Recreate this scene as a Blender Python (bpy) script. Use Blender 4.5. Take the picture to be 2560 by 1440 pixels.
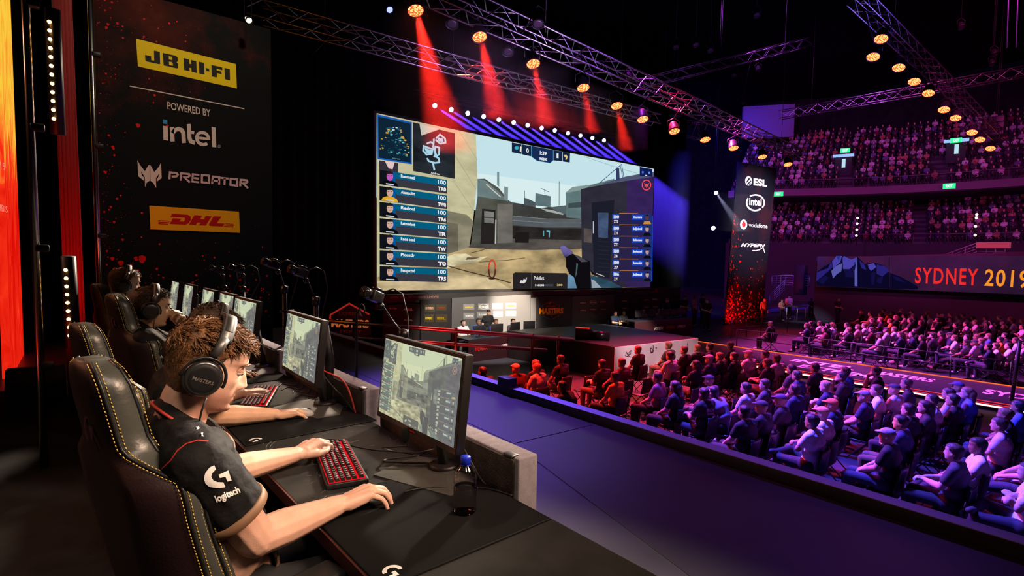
import bpy, bmesh, math, random
import numpy as np
from mathutils import Vector, Matrix, Quaternion, noise
from mathutils.bvhtree import BVHTree
for _o in list(bpy.data.objects): bpy.data.objects.remove(_o, do_unlink=True)
SC = bpy.context.scene
COL = SC.collection
rnd = random.Random(7)
PI = math.pi
R = math.radians
# ---------------------------------------------------------------- camera
YAW, PIT, ROL, FPX = .705, .057, .018, 1350.0
CAM = np.array([0.0, 0.0, 1.56])
FW = np.array([math.sin(YAW)*math.cos(PIT), math.cos(YAW)*math.cos(PIT), -math.sin(PIT)])
_rt = np.array([math.cos(YAW), -math.sin(YAW), 0.0]); _up = np.cross(_rt, FW)
RT = math.cos(ROL)*_rt + math.sin(ROL)*_up
UP = -math.sin(ROL)*_rt + math.cos(ROL)*_up
cd = bpy.data.cameras.new('camera'); cam = bpy.data.objects.new('camera', cd); COL.objects.link(cam)
cd.sensor_width = 36.0; cd.lens = 36.0*FPX/2560.0; cd.clip_start = .05; cd.clip_end = 400
M = Matrix(((RT[0], UP[0], -FW[0], CAM[0]), (RT[1], UP[1], -FW[1], CAM[1]), (RT[2], UP[2], -FW[2], CAM[2]), (0, 0, 0, 1)))
cam.matrix_world = M
SC.camera = cam
# measured points of the photograph carried to the real planes they lie on
def ray(px, py): return FW + RT*(px-1280)/FPX + UP*(720-py)/FPX
def at(px, py, d): return Vector(CAM + ray(px, py)*d)
def onX(px, py, x): d = ray(px, py); return Vector(CAM + d*(x-CAM[0])/d[0])
def onY(px, py, y): d = ray(px, py); return Vector(CAM + d*(y-CAM[1])/d[1])
def onZ(px, py, z): d = ray(px, py); return Vector(CAM + d*(z-CAM[2])/d[2])
def onP(px, py, p0, n):
    d = Vector(ray(px, py)); c = Vector(CAM); return c + d*((p0-c).dot(n)/d.dot(n))
# ---------------------------------------------------------------- world, exposure
w = bpy.data.worlds.new('world'); SC.world = w; w.use_nodes = True
w.node_tree.nodes['Background'].inputs[0].default_value = (.10, .06, .22, 1)
w.node_tree.nodes['Background'].inputs[1].default_value = .012
SC.view_settings.view_transform = 'Standard'; SC.view_settings.look = 'None'
SC.view_settings.exposure = 0.0; SC.view_settings.gamma = 1.0
SC.view_settings.use_curve_mapping = False
SC.cycles.volume_step_rate = 2.0
SC.cycles.max_bounces = 6; SC.cycles.transparent_max_bounces = 12
SC.cycles.volume_bounces = 0
SC.cycles.sample_clamp_indirect = 3.0
AF = -2.57      # arena floor, below the players' deck at 0
# ---------------------------------------------------------------- stage light rig
def aim(o, target):
    o.rotation_euler = (Vector(target)-o.location).to_track_quat('-Z', 'Y').to_euler()
def spot(loc, target, col, power, deg, blend=.3, size=.15, name='stage_light', parent=None):
    l = bpy.data.lights.new(name, 'SPOT'); l.color = col; l.energy = power; l.spot_size = R(deg)
    l.spot_blend = blend; l.shadow_soft_size = size
    o = bpy.data.objects.new(name, l); COL.objects.link(o); o.location = loc; aim(o, target)
    if parent: o.parent = parent; o.location = Vector(loc)-parent.location
    return o
def area(loc, target, col, power, sx, sy, name='stage_wash'):
    l = bpy.data.lights.new(name, 'AREA'); l.color = col; l.energy = power; l.shape = 'RECTANGLE'; l.size = sx; l.size_y = sy
    o = bpy.data.objects.new(name, l); COL.objects.link(o); o.location = loc; aim(o, target); return o
WARM = (1.0, .80, .58); PURP = (.30, .12, 1.0); BLUE = (.06, .05, 1.0); RED = (1.0, .035, .02); MAG = (1.0, .05, .55); VIO = (.55, .10, 1.0)
# front light on the players: from beyond the far end of the desk row, and from the house side
spot((2.6, 12.5, 6.6), (.7, 2.0, .9), WARM, 36000, 20, .6, .12)
spot((7.5, 5.0, 4.6), (.42, 1.75, 1.2), (1.0, .82, .66), 12500, 11, .7, .4)
spot((2.6, -1.2, 4.2), (.42, 1.95, .95), (1.0, .68, .48), 1900, 30, .9, .8)
spot((5.0, 9.5, 5.0), (.45, 4.6, 1.15), (1.0, .78, .58), 5200, 26, .6, .4)  # added fill lamp for the third and fourth players
spot((-3.0, 6.0, 4.5), (.1, 3.0, 1.2), (1.0, .38, .20), 380, 50, .6, .4)
spot((.2, -1.0, 4.5), (.4, 1.8, .9), (1.0, .80, .62), 260, 36, .8, .5)
# purple wash on the walkway beside the desks
spot((5.5, 11.5, 9.0), (3.0, 4.6, 0), (.24, .11, 1.0), 21000, 19, .9, .4)
spot((9.5, 1.0, 8.0), (3.9, 2.0, 0), (.30, .10, 1.0), 1700, 24, .9, .4)
spot((2.4, .4, 7.0), (2.6, 2.6, 0), (.8, .05, .55), 260, 40, .9, .4)
spot((12.0, 7.5, 3.2), (16.8, 11.6, -1.9), (1.0, .62, .70), 2600, 34, .7, .2)  # added lamp that brightens the pale platform front
spot((15.0, 14.0, 2.4), (16.4, 19.2, -1.0), (1.0, .85, .7), 12000, 30, .7, .2)  # lamp added to lift the dark emblem backdrop
spot((8.6, 12.6, -1.2), (12.2, 15.0, -1.25), (1, .03, .02), 1500, 26, .8, .3)  # added red lamp that makes the tube rail glint
# the floor seats: red near the stage, magenta across the aisle, blue close by
spot((11.5, 16.8, 9.5), (11.0, 9.0, AF+1), RED, 32000, 46, .5, .5)
spot((20.0, 14.0, 10.0), (15.5, 8.5, AF+1), (1.0, .04, .18), 24000, 46, .6, .5)
spot((17.0, 13.0, 10.0), (14.5, 5.2, AF+1), (.62, .06, 1.0), 9000, 36, .6, .5)
spot((10.0, 10.5, 10.0), (11.4, 2.6, AF+1), (.09, .06, 1.0), 66000, 42, .6, .5)
spot((24.5, 16.5, 12.0), (28.0, 7.5, AF+1), (.95, .07, .66), 62000, 50, .6, .6)
spot((20.0, 13.0, 11.0), (25.5, 4.5, AF+1), (.46, .10, 1.0), 34000, 44, .6, .6)
spot((33.0, 16.5, 9.5), (32.0, 11.0, AF+1), (1.0, .03, .10), 9000, 46, .6, .6)
# the tiers across the hall
spot((30.0, 4.0, 6.0), (52.0, 15.0, 6.3), (.85, .07, .6), 9000, 64, .8, .6)  # added low fill for rows the soffit shades
spot((30.0, 16.0, 17.0), (55.0, 22.0, 9.0), (.55, .09, .9), 18000, 70, .7, 1.0)
spot((25.0, -2.0, 17.0), (50.0, 8.0, 7.0), (1.0, .06, .45), 17000, 70, .7, 1.0)
spot((34.0, 26.0, 15.0), (52.0, 34.0, 13.0), BLUE, 40000, 50, .7, 1.0)
# analyst desks under the screen
spot((13.0, 14.2, 2.6), (14.2, 18.2, -1.3), (1.0, .95, .86), 2300, 62, .4, .2)
spot((20.0, 12.5, 3.2), (21.0, 15.2, -1.4), (1.0, .90, .76), 9000, 44, .4, .2)
# blue spill on the drapes by the small banner, red up-light at its foot
spot((30.0, 16.0, 10.5), (38.0, 24.0, 2.0), BLUE, 7000, 55, .7, .4)
spot((32.4, 16.6, AF+.2), (35.5, 17.7, -.6), (1, .02, .02), 1300, 80, .8, .2)
spot((-.6, 5.2, .2), (.2, 6.8, 3.0), (1, .03, .02), 60, 90, .7, .2)
# overhead steelwork
spot((9.0, 7.0, 1.5), (10.5, 13.5, 8.6), (.62, .36, 1.0), 2600, 60, .8, .4)  # violet lamp added to brighten the silver truss
spot((14.0, 6.0, 6.0), (12.5, 14.0, 12.5), (.35, .10, 1.0), 700, 70, .8, .5)
spot((22.0, 4.0, 5.0), (24.0, 9.0, 15.0), (.16, .10, 1.0), 2200, 90, .8, .5)
# what the photograph's logo panels are lit with
spot((1.8, 3.4, 6.6), (1.4, 7.5, 3.2), (1.0, .9, .74), 420, 44, .8, .2)
spot((34.5, 8.5, 6.5), (35.7, 17.6, 4.2), (.95, .9, 1.0), 6500, 52, .8, .3)
# ---------------------------------------------------------------- materials
_mats = {}
def mat(name, col=(.5, .5, .5), rough=.5, metal=0.0, emit=0.0, ecol=None, bump=0.0, bscale=60.0, mott=0.0, mscale=8.0, spec=.5, trans=0.0, ior=1.45, coat=0.0, objcol=False, sheen=0.0):
    if name in _mats: return _mats[name]
    m = bpy.data.materials.new(name); m.use_nodes = True; nt = m.node_tree; b = nt.nodes['Principled BSDF']; L = nt.links
    b.inputs['Base Color'].default_value = (*col, 1); b.inputs['Roughness'].default_value = rough; b.inputs['Metallic'].default_value = metal
    b.inputs['Specular IOR Level'].default_value = spec; b.inputs['IOR'].default_value = ior
    b.inputs['Transmission Weight'].default_value = trans; b.inputs['Coat Weight'].default_value = coat
    b.inputs['Sheen Weight'].default_value = sheen
    if emit:
        b.inputs['Emission Color'].default_value = (*(ecol or col), 1); b.inputs['Emission Strength'].default_value = emit
    src = None
    if objcol:
        oi = nt.nodes.new('ShaderNodeObjectInfo'); src = oi.outputs['Color']; L.new(src, b.inputs['Base Color'])
    if mott or bump:
        tc = nt.nodes.new('ShaderNodeTexCoord')
    if mott:
        n = nt.nodes.new('ShaderNodeTexNoise'); n.inputs['Scale'].default_value = mscale; n.inputs['Detail'].default_value = 5
        L.new(tc.outputs['Object'], n.inputs['Vector'])
        r = nt.nodes.new('ShaderNodeMapRange'); r.inputs['From Min'].default_value = .3; r.inputs['From Max'].default_value = .7
        r.inputs['To Min'].default_value = 1-mott; r.inputs['To Max'].default_value = 1+mott; L.new(n.outputs['Fac'], r.inputs['Value'])
        mx = nt.nodes.new('ShaderNodeMix'); mx.data_type = 'RGBA'; mx.blend_type = 'MULTIPLY'; mx.inputs['Factor'].default_value = 1
        if src: L.new(src, mx.inputs['A'])
        else: mx.inputs['A'].default_value = (*col, 1)
        L.new(r.outputs['Result'], mx.inputs['B']); L.new(mx.outputs['Result'], b.inputs['Base Color'])
    if bump:
        n2 = nt.nodes.new('ShaderNodeTexNoise'); n2.inputs['Scale'].default_value = bscale; n2.inputs['Detail'].default_value = 4
        L.new(tc.outputs['Object'], n2.inputs['Vector'])
        bp = nt.nodes.new('ShaderNodeBump'); bp.inputs['Strength'].default_value = bump; bp.inputs['Distance'].default_value = .01
        L.new(n2.outputs['Fac'], bp.inputs['Height']); L.new(bp.outputs['Normal'], b.inputs['Normal'])
    _mats[name] = m; return m
def glow(name, col, s): return mat(name, (0, 0, 0), .6, emit=s, ecol=col, spec=0)
def lin(r, g, b):
    f = lambda c: (c/255/12.92) if c <= 10 else ((c/255+.055)/1.055)**2.4
    return (f(r), f(g), f(b))
def lit(r, g, b, s=1.0): return glow('picture_%d_%d_%d_%d' % (r, g, b, s*100), lin(r, g, b), s)
# ---------------------------------------------------------------- mesh building
class MB:
    def __init__(s): s.v = []; s.f = []; s.m = []; s.s = []
    def add(s, vs, fs, m=0, smooth=True):
        k = len(s.v); s.v += [tuple(v) for v in vs]
        for f in fs: s.f.append([i+k for i in f]); s.m.append(m); s.s.append(smooth)
        return s
    def box(s, c, d, m=0, rot=None):
        x, y, z = d[0]/2, d[1]/2, d[2]/2; c = Vector(c)
        vs = [Vector(p) for p in ((-x,-y,-z),(x,-y,-z),(x,y,-z),(-x,y,-z),(-x,-y,z),(x,-y,z),(x,y,z),(-x,y,z))]
        if rot is not None: vs = [rot @ v for v in vs]
        return s.add([v+c for v in vs], [(0,3,2,1),(4,5,6,7),(0,1,5,4),(1,2,6,5),(2,3,7,6),(3,0,4,7)], m, False)
    def rbox(s, c, d, r=.01, m=0, rot=None, seg=2):
        bm = bmesh.new(); bmesh.ops.create_cube(bm, size=1)
        for v in bm.verts: v.co = Vector((v.co.x*d[0], v.co.y*d[1], v.co.z*d[2]))
        bmesh.ops.bevel(bm, geom=list(bm.edges), offset=min(r, min(d)*.49), segments=seg, profile=.5, affect='EDGES')
        vs = [v.co.copy() for v in bm.verts]
        if rot is not None: vs = [rot @ v for v in vs]
        c = Vector(c); bm.verts.index_update(); fs = [[v.index for v in f.verts] for f in bm.faces]; bm.free()
        return s.add([v+c for v in vs], fs, m, True)
    def frame(s, t):
        t = t.normalized(); a = Vector((0, 0, 1)) if abs(t.z) < .9 else Vector((1, 0, 0))
        u = t.cross(a).normalized(); return u, t.cross(u)
    def tube(s, ps, r=.01, n=8, m=0, cap=True, closed=False):
        ps = [Vector(p) for p in ps]; N = len(ps); rs = r if isinstance(r, (list, tuple)) else [r]*N; vs = []; fs = []
        u = None
        for i, p in enumerate(ps):
            if closed: t = ps[(i+1) % N]-ps[i-1]
            else: t = ps[min(i+1, N-1)]-ps[max(i-1, 0)]
            if t.length < 1e-9: t = Vector((0, 0, 1))
            t.normalize()
            if u is None: u, w_ = s.frame(t)
            else:
                u = u-t*u.dot(t)
                if u.length < 1e-6: u, w_ = s.frame(t)
                u.normalize()
            w_ = t.cross(u)
            for k in range(n):
                a = 2*PI*k/n; vs.append(p+(u*math.cos(a)+w_*math.sin(a))*rs[i])
        for i in range(N if closed else N-1):
            j = (i+1) % N
            for k in range(n):
                fs.append((i*n+k, i*n+(k+1) % n, j*n+(k+1) % n, j*n+k))
        if cap and not closed: fs.append(tuple(range(n-1, -1, -1))); fs.append(tuple((N-1)*n+k for k in range(n)))
        return s.add(vs, fs, m, True)
    def cyl(s, a, b, r, n=12, m=0, r2=None): return s.tube([a, b], [r, r if r2 is None else r2], n, m)
    def ball(s, c, r, n=12, m=0, rot=None):
        c = Vector(c); r = r if isinstance(r, (list, tuple)) else (r, r, r); h = n//2; vs = [Vector((0, 0, r[2]))]; fs = []
        for i in range(1, h):
            a = PI*i/h
            for k in range(n): b = 2*PI*k/n; vs.append(Vector((r[0]*math.sin(a)*math.cos(b), r[1]*math.sin(a)*math.sin(b), r[2]*math.cos(a))))
        vs.append(Vector((0, 0, -r[2])))
        for k in range(n): fs.append((0, 1+k, 1+(k+1) % n))
        for i in range(h-2):
            for k in range(n): a = 1+i*n; fs.append((a+k, a+n+k, a+n+(k+1) % n, a+(k+1) % n))
        e = len(vs)-1; a = 1+(h-2)*n
        for k in range(n): fs.append((a+k, e, a+(k+1) % n))
        if rot is not None: vs = [rot @ v for v in vs]
        return s.add([v+c for v in vs], fs, m, True)
    def cap(s, a, b, ra, rb=None, n=12, m=0):      # limb segment with round ends
        rb = ra if rb is None else rb; a = Vector(a); b = Vector(b); t = (b-a)
        if t.length < 1e-6: return s.ball(a, ra, n, m)
        t.normalize(); ps = []; rs = []
        for k in range(4): th = PI/2*(1-k/4); ps.append(a-t*ra*math.sin(th)); rs.append(max(ra*math.cos(th), ra*.02))
        ps.append(a); rs.append(ra); ps.append(b); rs.append(rb)
        for k in range(1, 5): th = PI/2*k/4; ps.append(b+t*rb*math.sin(th)); rs.append(max(rb*math.cos(th), rb*.02))
        return s.tube(ps, rs, n, m)
    def chain(s, ps, rs, n=12, m=0):
        for i in range(len(ps)-1): s.cap(ps[i], ps[i+1], rs[i], rs[i+1], n, m)
        return s
    def lathe(s, prof, c=(0, 0, 0), n=24, m=0, axis=None):
        c = Vector(c); vs = []; fs = []; q = Vector((0, 0, 1)).rotation_difference(Vector(axis)) if axis is not None else None
        for r, z in prof:
            for k in range(n):
                a = 2*PI*k/n; v = Vector((r*math.cos(a), r*math.sin(a), z)); vs.append((q @ v if q else v)+c)
        for i in range(len(prof)-1):
            for k in range(n): fs.append((i*n+k, i*n+(k+1) % n, (i+1)*n+(k+1) % n, (i+1)*n+k))
        if prof[0][0] > 1e-5: fs.append(tuple(range(n-1, -1, -1)))
        if prof[-1][0] > 1e-5: fs.append(tuple((len(prof)-1)*n+k for k in range(n)))
        return s.add(vs, fs, m, True)
    def poly(s, pts, m=0): return s.add(pts, [tuple(range(len(pts)))], m, False)
    def slab(s, pts, nrm, th, m=0):                # polygon given thickness along nrm
        n = len(pts); pts = [Vector(p) for p in pts]; d = Vector(nrm)*th
        vs = pts+[p+d for p in pts]; fs = [tuple(range(n-1, -1, -1)), tuple(range(n, 2*n))]
        for k in range(n): j = (k+1) % n; fs.append((k, j, n+j, n+k))
        return s.add(vs, fs, m, False)
    def xf(s, mx, k=0):
        for i in range(k, len(s.v)): s.v[i] = tuple(mx @ Vector(s.v[i]))
        return s
    def build(s, name, mats, parent=None, fix=True):
        me = bpy.data.meshes.new(name); off = wloc(parent) if parent else Vector((0, 0, 0))
        me.from_pydata([(v[0]-off.x, v[1]-off.y, v[2]-off.z) for v in s.v], [], s.f)
        for m in (mats if isinstance(mats, (list, tuple)) else [mats]): me.materials.append(m)
        me.polygons.foreach_set('material_index', s.m); me.polygons.foreach_set('use_smooth', s.s)
        if fix and len(s.v) < 60000:
            bm = bmesh.new(); bm.from_mesh(me); bmesh.ops.recalc_face_normals(bm, faces=bm.faces); bm.to_mesh(me); bm.free()
        me.update(); return link(name, me, parent)
def wloc(o):
    v = Vector((0, 0, 0))
    while o: v = v+o.location; o = o.parent
    return v
def link(name, me, parent=None):
    o = bpy.data.objects.new(name, me); COL.objects.link(o)
    if parent: o.parent = parent
    return o
def tag(o, label, cat, group=None, kind=None):
    if label: o['label'] = label
    if cat: o['category'] = cat
    if group: o['group'] = group
    if kind: o['kind'] = kind
    return o
def thing(name, label, cat, loc=(0, 0, 0), group=None):
    o = bpy.data.objects.new(name, None); COL.objects.link(o); o.location = loc; o.empty_display_size = .1
    return tag(o, label, cat, group)
def struct(o): o['kind'] = 'structure'; return o
KIDS = {}
def copy_tree(o, parent=None):
    c = o.copy(); COL.objects.link(c)
    if parent: c.parent = parent
    for ch in o.children: copy_tree(ch, c)
    return c
def dup(o, loc, rotz=0.0, label=None, group=None, scale=None):
    c = copy_tree(o); c.location = loc; c.rotation_euler = (0, 0, rotz)
    if label: c['label'] = label
    if group: c['group'] = group
    if scale: c.scale = (scale,)*3
    return c
def organic(mb, voxel, smooth=3, ratio=None, fac=.5):
    me = bpy.data.meshes.new('t'); me.from_pydata(mb.v, [], mb.f); o = bpy.data.objects.new('t', me); COL.objects.link(o)
    r = o.modifiers.new('r', 'REMESH'); r.mode = 'VOXEL'; r.voxel_size = voxel; r.use_smooth_shade = True
    if smooth: sm = o.modifiers.new('s', 'SMOOTH'); sm.iterations = smooth; sm.factor = fac
    if ratio: d = o.modifiers.new('d', 'DECIMATE'); d.ratio = ratio
    dg = bpy.context.evaluated_depsgraph_get(); ev = o.evaluated_get(dg)
    out = bpy.data.meshes.new_from_object(ev); bpy.data.objects.remove(o); bpy.data.meshes.remove(me)
    out.polygons.foreach_set('use_smooth', [True]*len(out.polygons)); return out
def put(me, name, m, parent=None):
    off = wloc(parent) if parent else Vector((0, 0, 0))
    if off.length: me.transform(Matrix.Translation(-off))
    me.name = name; me.materials.clear()
    for k in (m if isinstance(m, (list, tuple)) else [m]): me.materials.append(k)
    return link(name, me, parent)
# ---------------------------------------------------------------- lettering
_fc = {}
def glyphs(txt, bold=0.0, shear=0.0, space=1.0):
    key = (txt, bold, shear, space)
    if key in _fc: return _fc[key]
    cu = bpy.data.curves.new('f', 'FONT'); cu.body = txt; cu.size = 1; cu.offset = bold; cu.shear = shear; cu.space_character = space
    cu.resolution_u = 3; o = bpy.data.objects.new('f', cu); COL.objects.link(o)
    dg = bpy.context.evaluated_depsgraph_get(); me = bpy.data.meshes.new_from_object(o.evaluated_get(dg))
    vs = [(v.co.x, v.co.y) for v in me.vertices]; fs = [tuple(p.vertices) for p in me.polygons]
    bpy.data.objects.remove(o); bpy.data.meshes.remove(me); bpy.data.curves.remove(cu)
    if vs:
        x0 = min(v[0] for v in vs); x1 = max(v[0] for v in vs); y0 = min(v[1] for v in vs); y1 = max(v[1] for v in vs)
        if not any(c in txt for c in 'gjpqy,'): base, top = y0, y1
        else: base, top = 0.0, y1
        vs = [((x-x0)/max(x1-x0, 1e-6), (y-base)/max(top-base, 1e-6)) for x, y in vs]
    _fc[key] = (vs, fs); return vs, fs
def lettering(mb, txt, bl, br, tl, m=0, bold=0.0, shear=0.0, lift=None, space=1.0):
    """text whose baseline runs bl->br and whose capital height runs bl->tl (world points)"""
    vs, fs = glyphs(txt, bold, shear, space); bl = Vector(bl); u = Vector(br)-bl; v = Vector(tl)-bl
    lift = Vector(lift) if lift is not None else Vector((0, 0, 0))
    return mb.add([bl+u*x+v*y+lift for x, y in vs], fs, m, False)
def strokes(paths, w):
    """thick polylines in 2-D -> vertices and faces"""
    V = []; F = []
    for p in paths:
        closed = len(p) > 2 and p[0] == p[-1]; q = p[:-1] if closed else p; n = len(q); L = []
        for i in range(n):
            a = Vector(q[i-1]) if (i or closed) else None; b = Vector(q[i]); c = Vector(q[(i+1) % n]) if (i < n-1 or closed) else None
            d1 = (b-a).normalized() if a is not None else None; d2 = (c-b).normalized() if c is not None else None
            if d1 is None: d1 = d2
            if d2 is None: d2 = d1
            t = (d1+d2); t = t.normalized() if t.length > 1e-6 else d1
            nn = Vector((-t.y, t.x)); k = max(.45, nn.dot(Vector((-d1.y, d1.x))))
            e = Vector((0, 0))
            if a is None: e = -d2*w*.0
            L.append((b+nn*w/2/k, b-nn*w/2/k))
        o = len(V)
        for a, b in L: V += [a, b]
        for i in range(n if closed else n-1):
            j = (i+1) % n; F.append((o+2*i, o+2*i+1, o+2*j+1, o+2*j))
    return V, F
def arc(cx, cy, rx, ry, a0, a1, n=16): return [(cx+rx*math.cos(R(a0+(a1-a0)*i/n)), cy+ry*math.sin(R(a0+(a1-a0)*i/n))) for i in range(n+1)]
# ---------------------------------------------------------------- the setting
DECK = mat('deck_vinyl', (.040, .037, .048), .36, mott=.25, mscale=1.6, bump=.12, bscale=5, spec=.5)
BLACKW = mat('black_drape', (.010, .010, .013), .95, spec=.08, mott=.3, mscale=1.5)
ARENA = mat('arena_floor', (.036, .032, .040), .5, mott=.25, mscale=.8)
CARPET = mat('dark_carpet', (.013, .012, .012), .95, mott=.5, mscale=7, bump=.3, bscale=120)
CONC = mat('arena_concrete', (.10, .09, .11), .8, mott=.2, mscale=.5)
def slabobj(name, pts, top, bot, m): return struct(MB().slab([(x, y, bot) for x, y in pts], (0, 0, 1), top-bot).build(name, m))
slabobj('floor', [(-4, -3), (4.0, -3), (4.0, 11.7), (-4, 11.7)], 0, -.25, DECK)
slabobj('floor', [(-6, -6), (75, -6), (75, 48), (-6, 48)], AF, AF-.2, ARENA)
slabobj('floor', [(-3.9, -2.9), (.9, -2.9), (.9, 8), (-3.9, 8)], .008, .001, CARPET)
struct(MB().box((32, 48, 9), (84, .3, 26)).build('wall_back', BLACKW))
struct(MB().box((-6, 20, 9), (.3, 56, 26)).build('wall_left', BLACKW))
struct(MB().box((76, 20, 9), (.3, 56, 26)).build('wall_right', BLACKW))
struct(MB().box((34, 20, 23), (86, 58, .3)).build('ceiling', BLACKW))
# vinyl sheets laid over the walkway, their joins showing as pale lines
VIN = mat('deck_vinyl_near', (.028, .024, .032), .38, mott=.22, mscale=1.2, bump=.10, bscale=4)
def sheet(pts, z, lab): tag(MB().slab([(p.x, p.y, .001) for p in pts], (0, 0, 1), z).build('floor_sheet', VIN), lab, 'floor sheet')
sheet([onZ(1288, 1113, 0), onZ(1487, 1066, 0), Vector((3.86, -2.5, 0)), Vector((1.3, -2.5, 0))], .004, 'dark vinyl sheet on the walkway nearest the camera, running past the desk end')
sheet([onZ(862, 917, 0), onZ(985, 899, 0), Vector((3.86, 4.0, 0)), onZ(1487, 1064, 0)+Vector((0, .02, 0)), onZ(1288, 1111, 0)+Vector((0, .02, 0))], .003, 'violet-lit vinyl sheet on the walkway behind the nearest monitors')
# kerb along the edge of the deck
KERB = mat('kerb_violet_light', (.24, .22, .42), .55, bump=.3, bscale=180)  # violet light on the black kerb's top, put into its colour
kb = thing('stage_kerb', 'low black kerb with a violet-lit top along the walkway edge above the seats', 'kerb', (3.94, 4, 0))
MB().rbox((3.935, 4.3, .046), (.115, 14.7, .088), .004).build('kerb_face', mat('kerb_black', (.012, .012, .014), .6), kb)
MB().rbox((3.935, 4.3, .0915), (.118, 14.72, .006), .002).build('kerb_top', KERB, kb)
p = onX(1266, 957, 3.92)
tag(MB().rbox((3.93, p.y, .14), (.13, .20, .10), .008).build('junction_box', mat('black_plastic', (.012, .012, .013), .45)), 'small black box sitting on the kerb beside the walkway', 'box')
slabobj('trim_1', [(3.99, -3), (4.03, -3), (4.03, 11.7), (3.99, 11.7)], 0, AF, BLACKW)
# ---------------------------------------------------------------- the picture shown on the screens (a generic walled yard)
SY = 20.0
def uv(u, v):                                      # measured picture point -> 0..1 across the screen
    p = onY(900+u/3, 260+v/3, SY); f = (p.x-9.86)/(28.30-9.86)
    zb = .115+(-.151-.115)*f; zt = 7.13
    return (f, (p.z-zb)/(zt-zb))
PIC = []                                           # (points, rgb, mottle)
def P_(pts, rgb, mo=0): PIC.append(([uv(*q) for q in pts], rgb, mo))
def line_(pts, w, rgb):
    V, F = strokes([pts], w)
    for f in F: P_([tuple(V[i]) for i in f], rgb)
def oval_(cx, cy, rx, ry, rgb, n=18): P_([(cx+rx*math.cos(2*PI*k/n), cy+ry*math.sin(2*PI*k/n)) for k in range(n)], rgb)
def ring_(cx, cy, rx, ry, w, rgb, a0=0, a1=360): line_(arc(cx, cy, rx, ry, a0, a1, 20), w, rgb)
TXT = []
def T_(txt, a, b, h, rgb, bold=.02): TXT.append((txt, uv(*a), uv(*b), uv(a[0], a[1]-h), rgb, bold, len(PIC)))
def scene_picture():
    P_([(123, 68), (1200, 296), (2205, 487), (2200, 800), (900, 800), (120, 700)], (196, 226, 233))
    P_([(880, 520), (1660, 620), (1660, 860), (880, 760)], (214, 236, 238))
    P_([(123, 68), (868, 227), (881, 560), (845, 900), (815, 1080), (740, 1130), (640, 1150), (126, 1330)], (196, 190, 152), .12)
    P_([(650, 800), (800, 830), (850, 880), (815, 1080), (640, 1150)], (128, 124, 103), .15)
    P_([(645, 885), (735, 900), (738, 1120), (645, 1160)], (104, 100, 84), .2)
    P_([(735, 900), (842, 915), (820, 1070), (738, 1122)], (136, 130, 108), .2)
    P_([(438, 150), (582, 182), (582, 192), (452, 240)], (205, 203, 190))
    for q in (((735, 190), (880, 420)), ((690, 560), (850, 800)), ((660, 300), (870, 640))): line_(q, 2.5, (150, 145, 112))
    P_([(640, 1130), (815, 1076), (1310, 1070), (1664, 1085), (1740, 1280), (2180, 1290), (2176, 1375), (126, 1400), (126, 1300)], (172, 150, 108), .3)
    P_([(650, 1260), (1000, 1310), (1130, 1390), (126, 1400), (126, 1330)], (196, 176, 136), .3)
    P_([(812, 1076), (845, 1030), (1140, 1005), (1664, 1015), (1664, 1085), (1310, 1096), (1000, 1090)], (82, 76, 72), .25)
    P_([(880, 562), (935, 560), (1040, 630), (1115, 725), (1145, 740), (1148, 1055), (830, 1060), (880, 700)], (78, 80, 72), .2)
    P_([(880, 562), (940, 575), (1030, 650), (1108, 728), (880, 692)], (104, 122, 122), .1)
    line_([(945, 600), (1000, 650), (1055, 698)], 7, (205, 205, 195)); P_([(1030, 745), (1143, 752), (1143, 1040), (1030, 1045)], (108, 104, 98), .15)
    P_([(915, 785), (1016, 795), (1012, 1050), (902, 1050)], (38, 34, 33)); P_([(930, 802), (1006, 809), (1003, 896), (931, 890)], (116, 116, 112), .15)
    P_([(930, 845), (1004, 850), (1004, 858), (930, 853)], (60, 60, 60)); P_([(1014, 868), (1023, 870), (1019, 1048), (1010, 1048)], (190, 190, 186))
    P_([(1027, 510), (1043, 513), (1043, 622), (1027, 605)], (112, 146, 148)); P_([(1080, 618), (1110, 624), (1108, 732), (1080, 712)], (124, 140, 140))
    P_([(1145, 738), (1230, 752), (1340, 782), (1430, 770), (1545, 800), (1664, 850), (1664, 1020), (1143, 1010)], (60, 60, 58), .2)
    P_([(1315, 668), (1430, 692), (1427, 775), (1312, 760)], (92, 114, 118), .1); P_([(1230, 703), (1252, 708), (1315, 738), (1315, 775), (1230, 757)], (74, 86, 90))
    P_([(1350, 782), (1440, 795), (1532, 822), (1520, 832), (1400, 806)], (160, 168, 166)); P_([(1420, 775), (1545, 760), (1545, 830), (1520, 822)], (84, 98, 102))
    for a, b in (((1233, 650), (1233, 705)), ((1385, 636), (1385, 672)), ((1493, 580), (1492, 762)), ((1355, 632), (1415, 660))): line_((a, b), 4, (70, 92, 98))
    P_([(1145, 838), (1400, 862), (1664, 862), (1664, 925), (1390, 926), (1145, 910)], (84, 90, 94), .15)
    for a, b in (((1145, 840), (1400, 862)), ((1400, 862), (1664, 864)), ((1145, 872), (1400, 892)), ((1400, 892), (1664, 892))): line_((a, b), 4, (126, 132, 134))
    P_([(1143, 914), (1390, 930), (1664, 934), (1664, 1022), (1143, 1008)], (40, 36, 36), .3); P_([(1165, 965), (1268, 962), (1264, 1042), (1160, 1040)], (30, 26, 25))
    P_([(1397, 945), (1424, 948), (1421, 1000), (1414, 1000), (1414, 962), (1397, 958)], (104, 178, 190)); P_([(1374, 948), (1379, 948), (1379, 992), (1374, 992)], (104, 178, 190))
    P_([(1540, 665), (1592, 622), (1740, 604), (1905, 560), (1905, 640), (1660, 645), (1660, 862), (1545, 850)], (98, 122, 124), .1)
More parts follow.
